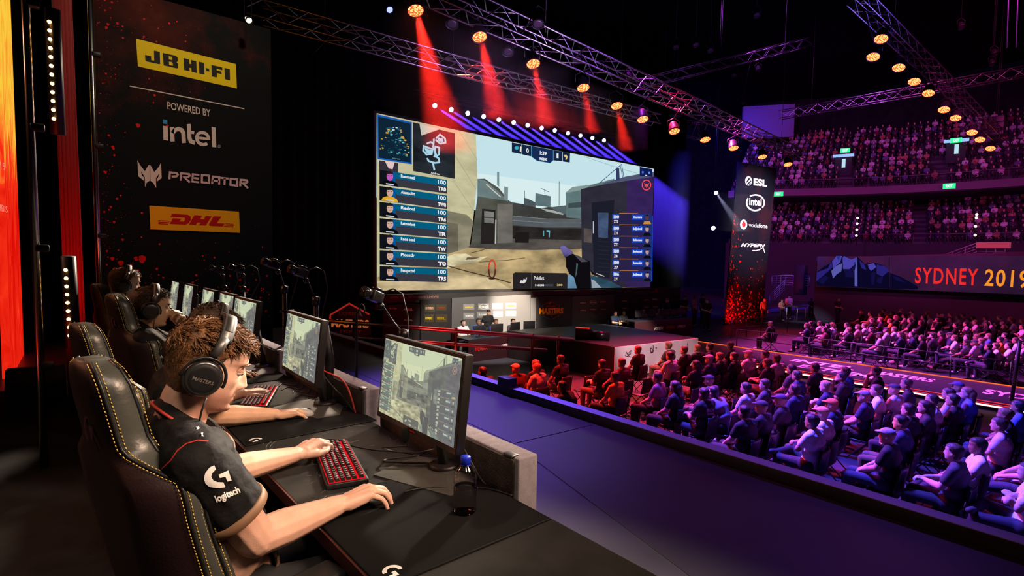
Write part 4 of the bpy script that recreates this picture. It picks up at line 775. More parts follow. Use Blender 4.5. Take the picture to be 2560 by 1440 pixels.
# ---------------------------------------------------------------- players' desk row
DZ = .742
DTOP = mat('desk_laminate', (.026, .025, .023), .8, spec=.15, mott=.35, mscale=7, bump=.08, bscale=30); DEDGE = mat('desk_edge_red', (.055, .010, .008), .45)
def desk(label, y0, y1):
    t = thing('desk', label, 'desk', (.885, (y0+y1)/2, 0)); yc = (y0+y1)/2; L = y1-y0-.006
    MB().rbox((.885, yc, DZ-.016), (.585, L, .032), .003).build('desk_top', DTOP, t)
    MB().box((.590, yc, DZ-.022), (.006, L, .042)).build('front_edge', DEDGE, t)
    MB().box((1.10, yc, .36), (.02, L, .70)).build('modesty_panel', mat('desk_black'), t)
    for s in (y0+.05, y1-.05): MB().rbox((.86, s, .355), (.44, .035, .70), .004).build('leg', mat('desk_black'), t)
desk('dark desk section nearest the camera, carrying the water bottle', .05, 1.735); desk('dark scratched desk section under the nearest player\'s keyboard', 1.735, 3.0); desk('dark desk section in front of the second player', 3.0, 4.2); desk('dark desk section in front of the third player', 4.2, 5.4); desk('farthest dark desk section in front of the tall banner', 5.4, 7.0)
# scratches on the desk top
SCR = mat('scuff_pale', (.30, .28, .25), .7); mb = MB()
for (cx, cy, r0, a0, a1) in ((.86, 2.32, .20, 40, 200), (.90, 2.30, .23, 60, 190), (.92, 2.36, .26, 80, 170), (.84, 2.10, .10, 190, 300), (1.0, 2.3, .16, 10, 90), (.80, 1.95, .07, 150, 280)): mb.tube([(cx+r0*math.cos(R(a)), cy+r0*.8*math.sin(R(a)), DZ+.0006) for a in range(a0, a1, 8)], .0006, 4)
for k in range(40): x = rnd.uniform(.65, 1.15); y = rnd.uniform(1.75, 2.42); a = rnd.uniform(0, PI); l = rnd.uniform(.01, .06); mb.tube([(x, y, DZ+.0004), (x+l*math.cos(a), y+l*math.sin(a), DZ+.0004)], .0004, 4)
tag(mb.build('scuff_marks', SCR), 'pale curved scuffs on the desk top beyond the nearest keyboard', 'scuff marks', kind='stuff')
# low foam-topped wall blocks along the outer side of the desks
FOAM = mat('foam_grey', (.30, .27, .29), .9, bump=.25, bscale=260, mott=.15, mscale=40); FBRN = mat('foam_inner_brown', (.07, .05, .04), .8, bump=.4, bscale=150, mott=.3, mscale=20)
def block(label, y0, y1):
    t = thing('barrier_block', label, 'barrier', (1.23, (y0+y1)/2, 0)); yc = (y0+y1)/2; L = y1-y0
    MB().rbox((1.238, yc, .44), (.088, L, .865), .006).build('core', FOAM, t); MB().rbox((1.190, yc+.01, .80), (.008, L-.02, .13), .003).build('inner_face', FBRN, t)
    MB().rbox((1.20, y0+.05, .876), (.03, .05, .006), .002).build('corner_clip', mat('steel_plate', (.3, .3, .3), .4, 1), t)
block('grey foam-topped barrier block nearest the camera, beside the water bottle', 1.35, 2.36); block('grey foam-topped barrier block behind the second monitor', 2.53, 3.75); block('grey foam-topped barrier block farther along, behind third monitor', 3.9, 5.2); block('farthest grey barrier block by the tall banner', 5.35, 6.8)
# desk mats
MATB = mat('cloth_mat', (.0085, .0085, .008), 1.0, bump=.2, bscale=400, spec=.12); MATE = mat('mat_edge', (.03, .03, .03), .9); WLOGO = mat('white_print', (.85, .83, .80), .5)
def gmark(mb, c, s, ux, uy, lift, m=0):
    """the round-cut G mark"""
    c = Vector(c); ux = Vector(ux); uy = Vector(uy); lift = Vector(lift); f = lambda x, y: c+ux*(x*s)+uy*(y*s)+lift
    o = []; n = 18
    for i in range(n+1): a = R(62+(268-62)*i/n); o.append((math.cos(a), math.sin(a)))
    i_ = [(x*.56, y*.56) for x, y in o]; i_[0] = (.22, .60); o[0] = (.28, 1.0)
    vs = [f(*q) for q in o]+[f(*q) for q in i_]; k = n+1
    mb.add(vs, [(i, i+1, k+i+1, k+i) for i in range(n)], m, False); mb.add([f(*q) for q in ((.18, .20), (1.02, .20), (1.02, -.66), (.60, -.66), (.60, -.22), (.18, -.22))], [(0, 1, 4, 5), (1, 2, 3, 4)], m, False)
def deskmat(label, y0, y1, logo=True, x0=.595, x1=1.17):
    t = thing('desk_mat', label, 'desk mat', ((x0+x1)/2, (y0+y1)/2, DZ)); MB().rbox(((x0+x1)/2, (y0+y1)/2, DZ+.0022), (x1-x0, y1-y0, .004), .0018).build('mat_cloth', MATB, t)
    r = [(x0+.003, y0+.003), (x1-.003, y0+.003), (x1-.003, y1-.003), (x0+.003, y1-.003)]; MB().tube([(x, y, DZ+.004) for x, y in r], .0016, 6, closed=True).build('stitched_edge', MATE, t)
    if logo: mb = MB(); gmark(mb, (x0+.055, y0+.055, DZ+.0046), .026, (0, -1, 0), (1, 0, 0), (0, 0, 0)); mb.build('mat_logo', WLOGO, t)['label'] = 'white round letter mark on the mat corner'
deskmat('black desk mat nearest the camera, under the water bottle and mouse', 1.165, 1.735); deskmat('black desk mat under the second player\'s mouse', 2.42, 2.99, True, .60, 1.20); deskmat('black desk mat under the third player\'s mouse', 3.58, 4.15); deskmat('farthest black desk mat', 4.75, 5.3, False)
# monitors
PBEZ = mat('monitor_bezel', (.014, .012, .012), .4); PSTD = mat('monitor_stand', (.022, .022, .021), .45)
def tone(r, g, b):
    y = .3*r+.59*g+.11*b; f = lambda c, k: int(max(0, min(255, 96+(y*.6+c*.4)*k))); return (f(r, .54), f(g, .55), f(b, .38))
PROTO = None
def screen_at(o_, yc, xc=1.0, yaw=0.0, detail=True, label='', zc=1.083, W=.552, H=.325):
    if yc > 4.3: W = .44
    global PROTO
    t = thing('monitor', label, 'monitor', (0, 0, 0)); til = R(6); ro = Matrix.Rotation(yaw, 3, 'Z') @ Matrix.Rotation(til, 3, 'Y')
    c = Vector((xc-.016, yc, zc)); f = lambda x, y, z: c+ro @ Vector((x, y, z))
    MB().rbox(f(.018, 0, 0), (.036, W, H), .004, 0, ro).build('bezel', PBEZ, t); MB().rbox(f(.05, 0, -.01), (.04, W*.55, H*.55), .015, 0, ro).build('back_cover', PBEZ, t)
    a, b = W/2-.014, H/2-.014; picture(f(-.0006, a, -b+.008), f(-.0006, -a, -b+.008), f(-.0006, a, b), f(-.0006, -a, b), ro @ Vector((-1, 0, 0)), .000012, tone, .95, t)
    mb = MB(); lettering(mb, 'ZOWIE', f(-.0012, .02, -H/2+.006), f(-.0012, -.02, -H/2+.006), f(-.0012, .02, -H/2+.012), 0, .03); mb.build('maker_mark', ink(220, 70, 40), t)['label'] = 'small red maker mark'
    s = Vector((xc+.12, yc+.02, DZ)); rz = Matrix.Rotation(yaw, 3, 'Z')
    mb = MB(); mb.tube([s+Vector((.0, 0, .015)), f(.085, 0, -.03)], [.024, .024], 4); mb.rbox(f(.075, 0, 0), (.03, .09, .10), .006, 0, ro); mb.build('stand_neck', PSTD, t)
    MB().lathe([(.001, 0), (.056, 0), (.056, .022), (.048, .026), (.001, .026)], s+Vector((0, 0, .006)), 28).build('turntable', PBEZ, t)
    mb = MB(); q = [(-.235, .115), (-.110, -.205), (.0, -.215), (.075, -.07), (.075, .07), (-.01, .175), (-.11, .165)]; vs = [s+rz @ Vector((x, y, .001)) for x, y in q]+[s+rz @ Vector((x, y, .006)) for x, y in q]+[s+rz @ Vector((0, 0, .022)), s+rz @ Vector((-.11, .05, .011))]
    mb.add(vs, [tuple(range(6, -1, -1))]+[(i, (i+1) % 7, 7+(i+1) % 7, 7+i) for i in range(7)]+[(7, 8, 15), (8, 9, 14), (8, 14, 15), (9, 10, 14), (10, 11, 14), (11, 12, 14), (12, 13, 15), (12, 15, 14), (13, 7, 15)], 0, False)
    mb.build('stand_base', mat('stand_base_grey', (.055, .057, .05), .5, mott=.2, mscale=30), t)
    t.location = (0, 0, 0); return t
def rebase(t, p):
    p = Vector(p)
    for ch in t.children: ch.data.transform(Matrix.Translation(-p)) if ch.data.users == 1 else None
    t.location = p; return t
for yc, xc, yw, lab in ((1.677, 1.0, 0, 'nearest monitor on the desk row, directly above the water bottle'), (2.80, .975, R(-2), 'second monitor, with dark cables and arm hanging behind it'), (3.99, 1.0, 0, 'third monitor, half hidden by the nearest player\'s hair'), (4.60, 1.02, 0, 'fourth monitor, just left of the third'), (5.14, 1.0, 0, 'fifth monitor, small, its blue edge showing'), (6.0, 1.0, 0, 'sixth monitor, right of the farthest one near the banner'), (6.75, 1.0, 0, 'farthest monitor, a thin blue sliver before the tall banner')):
    rebase(screen_at(None, yc, xc, yw, True, lab), (xc+.12, yc, DZ))['group'] = 'monitors along the players\' desk'
# keyboards
KEYC = mat('key_black', (.025, .022, .022), .4); KGL = glow('key_glow', (1.0, .012, .02), .75); KLEG = glow('key_legend', (1.0, .45, .40), 1.3); KBOD = mat('keyboard_plate', (.02, .018, .018), .4)
def keyboard(label, c, yaw, grp='keyboards on the desk row'):
    t = thing('keyboard', label, 'keyboard', c, grp); c = Vector(c); ro = Matrix.Rotation(yaw, 3, 'Z'); f = lambda x, y, z: c+ro @ Vector((x, y, z))
    MB().rbox(f(0, 0, .010), (.145, .445, .020), .004, 0, ro).build('case', KBOD, t); MB().box(f(0, 0, .0212), (.128, .430, .0012), 0, ro).build('backlight', KGL, t)['label'] = 'red glowing backlight'
    n = 0; keys = MB(); leg = MB()
    for r_ in range(6):
        x = -.0535+r_*.0195+(.006 if r_ == 5 else 0); y = .205
        while y > -.205:
            w_ = .0175
            if r_ == 0 and .13 > y > .02: w_ = .105
            if (.205-y) > .285 and (.205-y) < .297: y -= .012; continue
            if (.205-y) > .345 and (.205-y) < .356: y -= .011; continue
            if r_ == 5 and n % 5 == 4 and y > -.1: y -= .009
            w_ = min(w_, y+.212); yc = y-w_/2
            k = len(keys.v); b, h = .0078, .0060; hw = w_/2-.001; vs = [f(x+sx*bb, yc+sy*ww, zz) for zz, bb, ww in ((.022, b, hw), (.033, h, hw-.0018)) for sx, sy in ((-1, -1), (1, -1), (1, 1), (-1, 1))]
            keys.add(vs, [(4, 5, 6, 7), (0, 1, 5, 4), (1, 2, 6, 5), (2, 3, 7, 6), (3, 0, 4, 7)], 0, False); leg.box(f(x+.002, yc, .0332), (.0032, min(.0040, hw), .0006), 0, ro); y -= w_+.0020; n += 1
    o = keys.build('keycaps', KEYC, t); o['kind'] = 'stuff'; o = leg.build('key_legends', KLEG, t); o['kind'] = 'stuff'; return t
keyboard('red-lit keyboard under the nearest player\'s left hand', (.825, 1.99, DZ+.001), R(-14)); keyboard('red-lit keyboard under the second player\'s hand, beyond the nearest arm', (.86, 3.17, DZ+.001), R(-24)); keyboard('red-lit keyboard of the third player, glimpsed past the nearest head', (.84, 4.36, DZ+.001), R(-14))
def mouse(label, c, yaw, m):
    t = thing('mouse', label, 'mouse', c, 'mice on the desk mats'); c = Vector(c); ro = Matrix.Rotation(yaw, 3, 'Z'); b = MB(); vs = []
    b.ball((0, 0, .004), (.061, .031, .034), 20, 0); b.v = [tuple(c+ro @ Vector((x, y*(1-.25*math.exp(-((x-.0)/.02)**2)), max(z, 0)))) for x, y, z in b.v]; b.build('mouse_shell', m, t)
    MB().cyl(c+ro @ Vector((.036, -.004, .027)), c+ro @ Vector((.036, .004, .027)), .010, 12).build('wheel', mat('rubber_black', (.01, .01, .01), .7), t); return t
mouse('black mouse under the nearest player\'s right hand', (.785, 1.600, DZ+.005), R(4), mat('mouse_black', (.012, .012, .012), .4)); mouse('mouse with a pale side under the second player\'s right hand', (.93, 2.70, DZ+.005), R(-6), mat('mouse_grey', (.42, .42, .40), .4)); mouse('mouse under the third player\'s right hand', (.955, 3.80, DZ+.005), 0, mat('mouse_black'))
# water bottle
PET = mat('clear_plastic', (1, .97, .97), .02, trans=1.0, ior=1.3, spec=.9, coat=.6); WAT = mat('water', (1, .99, 1.0), .0, trans=1.0, ior=1.16)
bt = thing('water_bottle', 'half-full clear plastic water bottle with a blue cap on the nearest desk mat', 'bottle', (.986, 1.372, DZ+.0045)); bc = Vector((.986, 1.372, DZ+.0045))
SB = lambda pr: [(r*1.08, z*.87) for r, z in pr]; ou = [(.024, .004), (.031, .0), (.0350, .006), (.0355, .030), (.0335, .046), (.0345, .058), (.0345, .098), (.0330, .104), (.0350, .112), (.0355, .128), (.0330, .145), (.025, .162), (.015, .174), (.0125, .178), (.0125, .190)]
MB().lathe(SB([(.001, .008)]+ou+[(.0115, .190), (.0115, .178)]+[(r-.0009, z) for r, z in ou[::-1][2:-1]]+[(.024, .0055), (.001, .0095)]), bc, 40).build('bottle_shell', PET, bt); MB().lathe(SB([(.001, .0098), (.024, .0062), (.0305, .0018), (.0338, .007), (.0343, .030), (.0323, .046), (.0333, .058), (.0333, .094), (.001, .094)]), bc, 40).build('water', WAT, bt)
MB().lathe(SB([(.0145, .178), (.0155, .179), (.0155, .203), (.0140, .206), (.001, .206)]), bc, 28).build('cap', mat('cap_blue', (.01, .03, .55), .35), bt); MB().lathe(SB([(.0142, .1745), (.0152, .1748), (.0152, .1775), (.0142, .178)]), bc, 28).build('tamper_ring', mat('cap_blue'), bt)
# desk microphone, cables
CAB = mat('cable_black', (.012, .012, .012), .5)
mc = thing('desk_microphone', 'small gooseneck desk microphone with a black foam ball below the nearest monitor', 'microphone', (1.08, 1.86, DZ)); mb = MB(); hp = onX(1012, 1096, .955)
mb.tube([(1.14, 1.80, DZ+.05), (1.09, 1.84, DZ+.035), (1.03, 1.90, DZ+.032), (.985, 1.935, DZ+.05), hp+Vector((.012, 0, -.03)), hp], .003, 8); mb.build('gooseneck', CAB, mc); MB().ball(hp+Vector((0, 0, .010)), (.018, .018, .027), 14).build('foam_tip', mat('foam_black', (.01, .01, .01), .95, bump=.4, bscale=600), mc)
def cable(label, pts, r=.0028, m=CAB):
    P = [Vector(p) for p in pts]; out = []
    for i in range(len(P)-1):
        p0, p1, p2, p3 = P[max(i-1, 0)], P[i], P[i+1], P[min(i+2, len(P)-1)]
        for k in range(8): t = k/8; out.append(.5*((2*p1)+(p2-p0)*t+(2*p0-5*p1+4*p2-p3)*t*t+(3*p1-p0-3*p2+p3)*t**3))
    out.append(P[-1]); return tag(MB().tube(out, r, 6).build('cable', m), label, 'cable')
z = DZ+.003; cable('black mouse cable trailing from the nearest mouse past the bottle', [(.90, 1.607, z+.006), (.96, 1.60, z+.004), (1.02, 1.56, z+.004), (1.07, 1.50, z+.004), (1.14, 1.46, z+.004), (1.175, 1.36, z+.004)]); cable('black cable lying across the desk joint left of microphone', [(.95, 2.24, z), (.90, 2.3, z), (.99, 2.08, z), (1.07, 1.98, z), (1.14, 1.86, z)], .0025); cable('looping black cable around the nearest monitor foot', [(1.15, 1.6, z+.02), (1.08, 1.74, z+.02), (1.0, 1.82, z+.02), (.96, 1.88, z+.016), (1.02, 1.92, z), (1.12, 1.88, z)], .004)
cable('black cable drooping behind the bottle from the nearest monitor', [(1.06, 1.62, 1.0), (1.10, 1.60, .92), (1.14, 1.56, .82), (1.165, 1.50, z), (1.17, 1.42, z)], .005)
RC_ = mat('red_sleeve', (.65, .05, .03), .5)
cable('red-sleeved cable hanging behind the second monitor', [(1.06, 2.95, .98), (1.10, 2.86, .93), (1.15, 2.75, .90), (1.16, 2.66, .85), (1.17, 2.60, z)], .005, RC_); cable('black cable looping down beside the red-sleeved one', [(1.05, 2.9, 1.0), (1.12, 2.8, .86), (1.15, 2.68, .80), (1.17, 2.62, z)], .005)
for k in range(7): y = 2.75+k*.11; cable(['thin black cable snaking behind the second mouse', 'black cable coil end by second barrier block', 'black cable beside the second monitor foot', 'black lead crossing under second monitor', 'loose black lead beyond the second monitor foot', 'black lead heading to the third monitor', 'short black lead by third monitor foot'][k], [(1.02+.02*k % .05, y, z), (1.08, y+.05, z), (1.12, y-.04, z), (1.17, y+rnd.uniform(-.1, .1), z)], .003)
cable('mouse cable of the second player across the mat', [(1.0, 2.70, z+.006), (1.06, 2.72, z+.004), (1.12, 2.76, z+.004), (1.19, 2.74, z)], .0025)
# camera arms on poles behind the desks
def cam_pole(label, top, base_y, tilt, loop=True):
    top = Vector(top); t = thing('camera_pole', label, 'camera', (1.29, base_y, 0)); pz = top.z-.18; bx = 1.31
    MB().cyl((bx, base_y, 0), (bx, base_y, pz), .017, 12).build('pole', mat('pole_black', (.008, .008, .008), .5, .2), t)
    mb = MB(); mb.cyl((bx, base_y, pz-.03), (bx, base_y, pz+.02), .025, 12); mb.cyl((bx-.05, base_y-.05, pz-.16), (bx+.05, base_y-.05, pz-.16), .008, 8); mb.tube([(bx, base_y, pz), (bx-.02, (base_y+top.y)/2, pz+.05), top+Vector((.04, 0, -.05))], .006, 8); mb.ball((bx, base_y, pz), .026, 10); mb.ball(top+Vector((.03, 0, -.05)), .020, 10); mb.build('articulated_arm', mat('arm_metal', (.045, .042, .038), .35, .9), t)
    ro = Matrix.Rotation(R(tilt), 3, 'Z') @ Matrix.Rotation(R(20), 3, 'Y'); MB().rbox(top, (.072, .055, .052), .006, 0, ro).build('camera_body', mat('camera_grey', (.05, .05, .048), .35, .5), t); mb = MB(); mb.cyl(top+ro @ Vector((-.04, 0, 0)), top+ro @ Vector((-.085, 0, 0)), .024, 14, 0, .028); mb.rbox(top+ro @ Vector((0, 0, .038)), (.05, .03, .012), .003, 0, ro); mb.build('lens', mat('lens_black', (.02, .02, .02), .2, .3), t)
    if loop: MB().tube([top+Vector((.05, 0, .02)), top+Vector((.10, 0, .035)), top+Vector((.14, -.02, .01)), top+Vector((.15, -.06, -.10)), Vector((bx+.03, base_y, pz-.15)), Vector((bx+.03, base_y, .9))], .004, 8).build('video_lead', CAB, t)
cam_pole('player camera on a black pole right of the second monitor', onX(938, 741, 1.22), 2.36, 20); cam_pole('player camera on pole above the second monitor', onX(753, 682, 1.22), 3.52, 10); cam_pole('tallest player camera on pole left of the second monitor', onX(684, 662, 1.22), 4.15, 10); cam_pole('small player camera above the third monitor', onX(598, 674, 1.22), 5.3, 0); cam_pole('smallest player camera before the tall banner', onX(548, 676, 1.22), 6.0, 0)
rg = onX(905, 775, 1.30); t = thing('ring_clamp', 'thin metal ring on an arm, left of the nearest camera pole', 'clamp', rg); MB().tube([rg+Vector((0, .034*math.cos(a), .034*math.sin(a))) for a in [2*PI*k/24 for k in range(24)]], .0035, 6, closed=True).build('ring', mat('arm_metal'), t); MB().tube([rg+Vector((0, .03, 0)), Vector((1.31, 2.9, rg.z-.03)), Vector((1.31, 2.9, .8))], .008, 8).build('arm', mat('pole_black'), t)
arm = thing('jointed_stand', 'heavy black jointed stand standing behind the second monitor', 'stand', (1.26, 2.66, 0)); p_ = onX(820, 880, 1.14); MB().tube([onX(812, 815, 1.12), onX(824, 900, 1.14), onX(822, 945, 1.14), (1.12, 2.86, DZ+.03)], [.022, .026, .026, .03], 10).build('arm_links', mat('pole_black'), arm); MB().cyl((1.12, 2.86, DZ+.002), (1.12, 2.86, DZ+.03), .06, 20).build('arm_foot', PBEZ, arm)
# ---------------------------------------------------------------- people
HT = np.array([(-.122,.050,-.010,.018),(-.116,.076,-.030,.036),(-.104,.084,-.048,.047),(-.092,.081,-.058,.054),(-.078,.084,-.068,.059),(-.066,.086,-.074,.062),(-.050,.086,-.082,.066),(-.034,.088,-.088,.0685),(-.016,.090,-.094,.071),(0,.089,-.098,.073),(.014,.091,-.100,.0745),(.026,.096,-.102,.076),(.045,.097,-.103,.077),(.066,.092,-.099,.075),(.084,.080,-.089,.068),(.100,.060,-.072,.056),(.112,.034,-.046,.037),(.119,.008,-.018,.014)])
def head_surface(nz=60, nt=96):
    zs = np.linspace(-.122, .119, nz); f, b, w_ = [np.interp(zs, HT[:, 0], HT[:, i]) for i in (1, 2, 3)]; V = []; g = lambda a, c, s: math.exp(-((a-c)/s)**2)
    for i, z in enumerate(zs):
        cy, ry = (f[i]+b[i])/2, (f[i]-b[i])/2
        for k in range(nt):
            th = 2*PI*k/nt; th = th+.35*math.sin(th)*0; c, s = math.cos(th), math.sin(th); x = w_[i]*math.copysign(abs(s)**.88, s); y = cy+ry*math.copysign(abs(c)**.88, c)
            if c > 0:
                x *= 1-.16*c*c*(1 if z < .02 else .5); a = abs(x); d = 0
                nose = np.interp(z, [-.060, -.053, -.046, -.040, -.02, .004, .016], [0, .008, .026, .028, .019, .008, 0]); d += nose*g(x, 0, .0095+.004*g(z, -.045, .014))
                d += .009*g(a, .0145, .007)*g(z, -.046, .009); d -= .011*g(a, .031, .015)*g(z, .001, .012); d += .0045*g(a, .028, .022)*g(z, .021, .008); d += .005*g(a, .050, .016)*g(z, -.028, .016)
                d += .0045*g(x, 0, .022)*g(z, -.0685, .0055)+.005*g(x, 0, .020)*g(z, -.0815, .0055)-.004*g(x, 0, .026)*g(z, -.0752, .0022)-.004*g(x, 0, .020)*g(z, -.093, .006)+.006*g(x, 0, .020)*g(z, -.108, .009)
                y += d
            V.append((x, y, z))
    F = [(i*nt+k, i*nt+(k+1) % nt, (i+1)*nt+(k+1) % nt, (i+1)*nt+k) for i in range(nz-1) for k in range(nt)]; F.append(tuple(range(nt-1, -1, -1))); F.append(tuple((nz-1)*nt+k for k in range(nt))); return V, F
HV, HF = head_surface(); HVL, HFL = head_surface(26, 28)
def headmx(c, yaw, pitch=0, roll=0, s=1.0):        # local +y is the way the face looks; yaw 0 looks along +Y
    return Matrix.Translation(Vector(c)) @ Matrix.Rotation(yaw, 4, 'Z') @ Matrix.Rotation(-pitch, 4, 'X') @ Matrix.Rotation(roll, 4, 'Y') @ Matrix.Scale(s, 4)
def add_head(mb, H, lod=False):
    V, F = (HVL, HFL) if lod else (HV, HF); mb.add([H @ Vector(v) for v in V], F)
    for s in (-1, 1): mb.ball(H @ Vector((s*.075, -.010, -.018)), (.009, .018, .032), 10, 0, H.to_3x3() @ Matrix.Rotation(R(12)*s, 3, 'Z'))
def add_hand(mb, w_, fwd, thumb, up, curls, tpts, spread=(6, 2, -3, -8), s=1.13, n=10):
    """palm, four unequal bent fingers and a thumb leaving the side of the palm"""
    w_ = Vector(w_); fwd = Vector(fwd).normalized(); up = Vector(up); up = (up-fwd*up.dot(fwd)).normalized(); th = Vector(thumb); th = (th-fwd*th.dot(fwd)-up*th.dot(up)).normalized()
    f = lambda x, y, z: w_+(th*x+fwd*y+up*z)*s
    K = [(.030, .091, 0), (.010, .096, .004), (-.010, .091, .003), (-.029, .080, -.002)]; LN = [(.043, .026, .021), (.048, .030, .022), (.044, .028, .021), (.034, .021, .019)]; RD = [(.0105, .0093, .0085, .0070), (.0108, .0096, .0086, .0072), (.0102, .0090, .0082, .0068), (.0090, .0080, .0074, .0062)]
    for i, (x, y, z) in enumerate(K): mb.cap(f(x*.55, .005, -.002), f(x, y, z), .0165*s, .0125*s, n)
    for i in range(3): a, b = K[i], K[i+1]; mb.cap(f(a[0]*.7, .03, 0), f((a[0]+b[0])/2, (a[1]+b[1])/2-.014, 0), .0155*s, .011*s, n)
    mb.cap(f(.018, .018, -.010), f(.034, .052, -.010), .016*s, .012*s, n); mb.cap(f(-.018, .02, -.008), f(-.028, .065, -.008), .015*s, .011*s, n)
    for i, (x, y, z) in enumerate(K):
        p = Vector((x, y, z)); ang = 0; r = RD[i]
        for j in range(3):
            ang += R(curls[i][j]); sp = R(spread[i]); q = p+Vector((math.sin(sp)*math.cos(ang), math.cos(sp)*math.cos(ang), -math.sin(ang)))*LN[i][j]; mb.cap(f(*p), f(*q), r[j]*s, r[j+1]*s, n); p = q
    rr = (.0145, .0125, .0108, .0085)
    for j in range(3): mb.cap(f(*tpts[j]), f(*tpts[j+1]), rr[j]*s, rr[j+1]*s, n)
T_SIDE = [(.026, .022, -.008), (.046, .050, -.012), (.052, .080, -.016), (.050, .104, -.020)]
T_OUT = [(.026, .020, -.008), (.050, .046, -.014), (.064, .074, -.020), (.068, .100, -.026)]
def add_body(mb, J, lod=False, g=0.0, parts='all', n=12):
    """trunk and limbs as overlapping tapered volumes, later fused into one surface; g inflates (for clothes)"""
    V = Vector; hl, hr, kl, kr, al, ar = [V(J[k]) for k in ('hipL', 'hipR', 'kneeL', 'kneeR', 'ankL', 'ankR')]; sl, sr = V(J['shL']), V(J['shR']); nb, ch, wa, pe = [V(J[k]) for k in ('neck', 'chest', 'waist', 'pelvis')]
    lat = (sr-sl).normalized()
    if parts in ('all', 'top'):
        mb.cap(wa-lat*.07, wa+lat*.07, .112+g, None, n); mb.cap(ch-lat*.085, ch+lat*.085, .118+g, None, n); up_ = (sl+sr)/2*.55+ch*.45; mb.cap(up_-lat*.10, up_+lat*.10, .095+g, None, n)
        mb.cap(pe, wa, .125+g, .12+g, n); mb.cap(wa, ch, .12+g, .12+g, n); mb.cap(ch, nb, .10+g, .060+g*.6, n)
        for s_ in (sl, sr): mb.cap(nb+(s_-nb)*.15, s_, .052+g*.7, .058+g, n); mb.cap(ch+(s_-ch)*.4, s_, .09+g, .062+g, n)
    if parts in ('all', 'bottom', 'top'): mb.cap(hl, hr, .118+g*(1 if parts != 'top' else .6), None, n)
    if parts in ('all', 'bottom'):
        mb.cap(pe, (hl+hr)/2, .12+g, None, n); sh = J.get('short', 1.0) if parts == 'bottom' else 1.0
        for h, k, a in ((hl, kl, al), (hr, kr, ar)):
            mb.cap(h, k, .088+g, .060+g, n)
            if sh < 1: continue
            m_ = k.lerp(a, .35); mb.cap(k, m_, .058+g, .056+g, n); mb.cap(m_, a, .056+g, .038+g*1.3, n)
    if parts == 'all':
        for a, t in ((al, J['toeL']), (ar, J['toeR'])): t = V(t); mb.cap(a, t, .042, .032, n); mb.cap(a+(a-t)*.25+V((0, 0, -.02)), t, .034, .032, n)
        for s_, e, w_ in ((sl, J['elL'], J['wrL']), (sr, J['elR'], J['wrR'])): e = V(e); w_ = V(w_); mb.cap(s_, e, .060, .049, n); m_ = e.lerp(w_, .3); mb.cap(e, m_, .048, .050, n); mb.cap(m_, w_, .050, .0305, n)
        hb = V(J['headbase']); mb.cap(nb-V((0, 0, .02)), hb, .062, .056, n)
def skinmat(name, col, tint=False):
    m = mat(name, col, .48, mott=.10, mscale=22, bump=.10, bscale=320, spec=.4); b = m.node_tree.nodes['Principled BSDF']; b.inputs['Subsurface Weight'].default_value = .12; b.inputs['Subsurface Radius'].default_value = (.02, .007, .004); b.inputs['Subsurface Scale'].default_value = .5
    if tint:
        nt = m.node_tree; a = nt.nodes.new('ShaderNodeVertexColor'); a.layer_name = 'tint'; mx = nt.nodes.new('ShaderNodeMix'); mx.data_type = 'RGBA'; mx.blend_type = 'MULTIPLY'; mx.inputs['Factor'].default_value = 1
        src = b.inputs['Base Color'].links[0].from_socket; nt.links.new(src, mx.inputs['A']); nt.links.new(a.outputs['Color'], mx.inputs['B']); nt.links.new(mx.outputs['Result'], b.inputs['Base Color'])
    return m
def tint_head(me, H, stub):
    at_ = me.color_attributes.new('tint', 'FLOAT_COLOR', 'POINT'); Hi = H.inverted(); out = []; g = lambda a, c, s: math.exp(-((a-c)/s)**2)
    for v in me.vertices:
        p = Hi @ v.co; c = [1, 1, 1]
        if abs(p.x) < .1 and -.14 < p.z < .13 and abs(p.y) < .13:
            lip = g(p.x, 0, .020)*g(p.z, -.0755, .0085)*(1 if p.y > .075 else 0); j = 0
            if p.y > -.02 and p.z < -.05: j = stub*min(1, max(0, (-.05-p.z)/.03))*min(1, max(0, (p.y+.02)/.03))*(1-.8*lip)
            if p.y > .07: j = max(j, stub*.9*g(p.z, -.062, .006)*g(p.x, 0, .025))
            k = 1-.45*j; c = [k+.02*j, k*(1-.10*j), k*(1-.12*j)]; c = [c[0]*(1-.10*lip), c[1]*(1-.42*lip), c[2]*(1-.35*lip)]; nz_ = .12*g(p.x, 0, .016)*g(p.z, -.042, .016)*(1 if p.y > .09 else 0); c = [c[0]*(1+nz_*.4), c[1]*(1-nz_), c[2]*(1-nz_)]
        out += [*c, 1]
    at_.data.foreach_set('color', out)
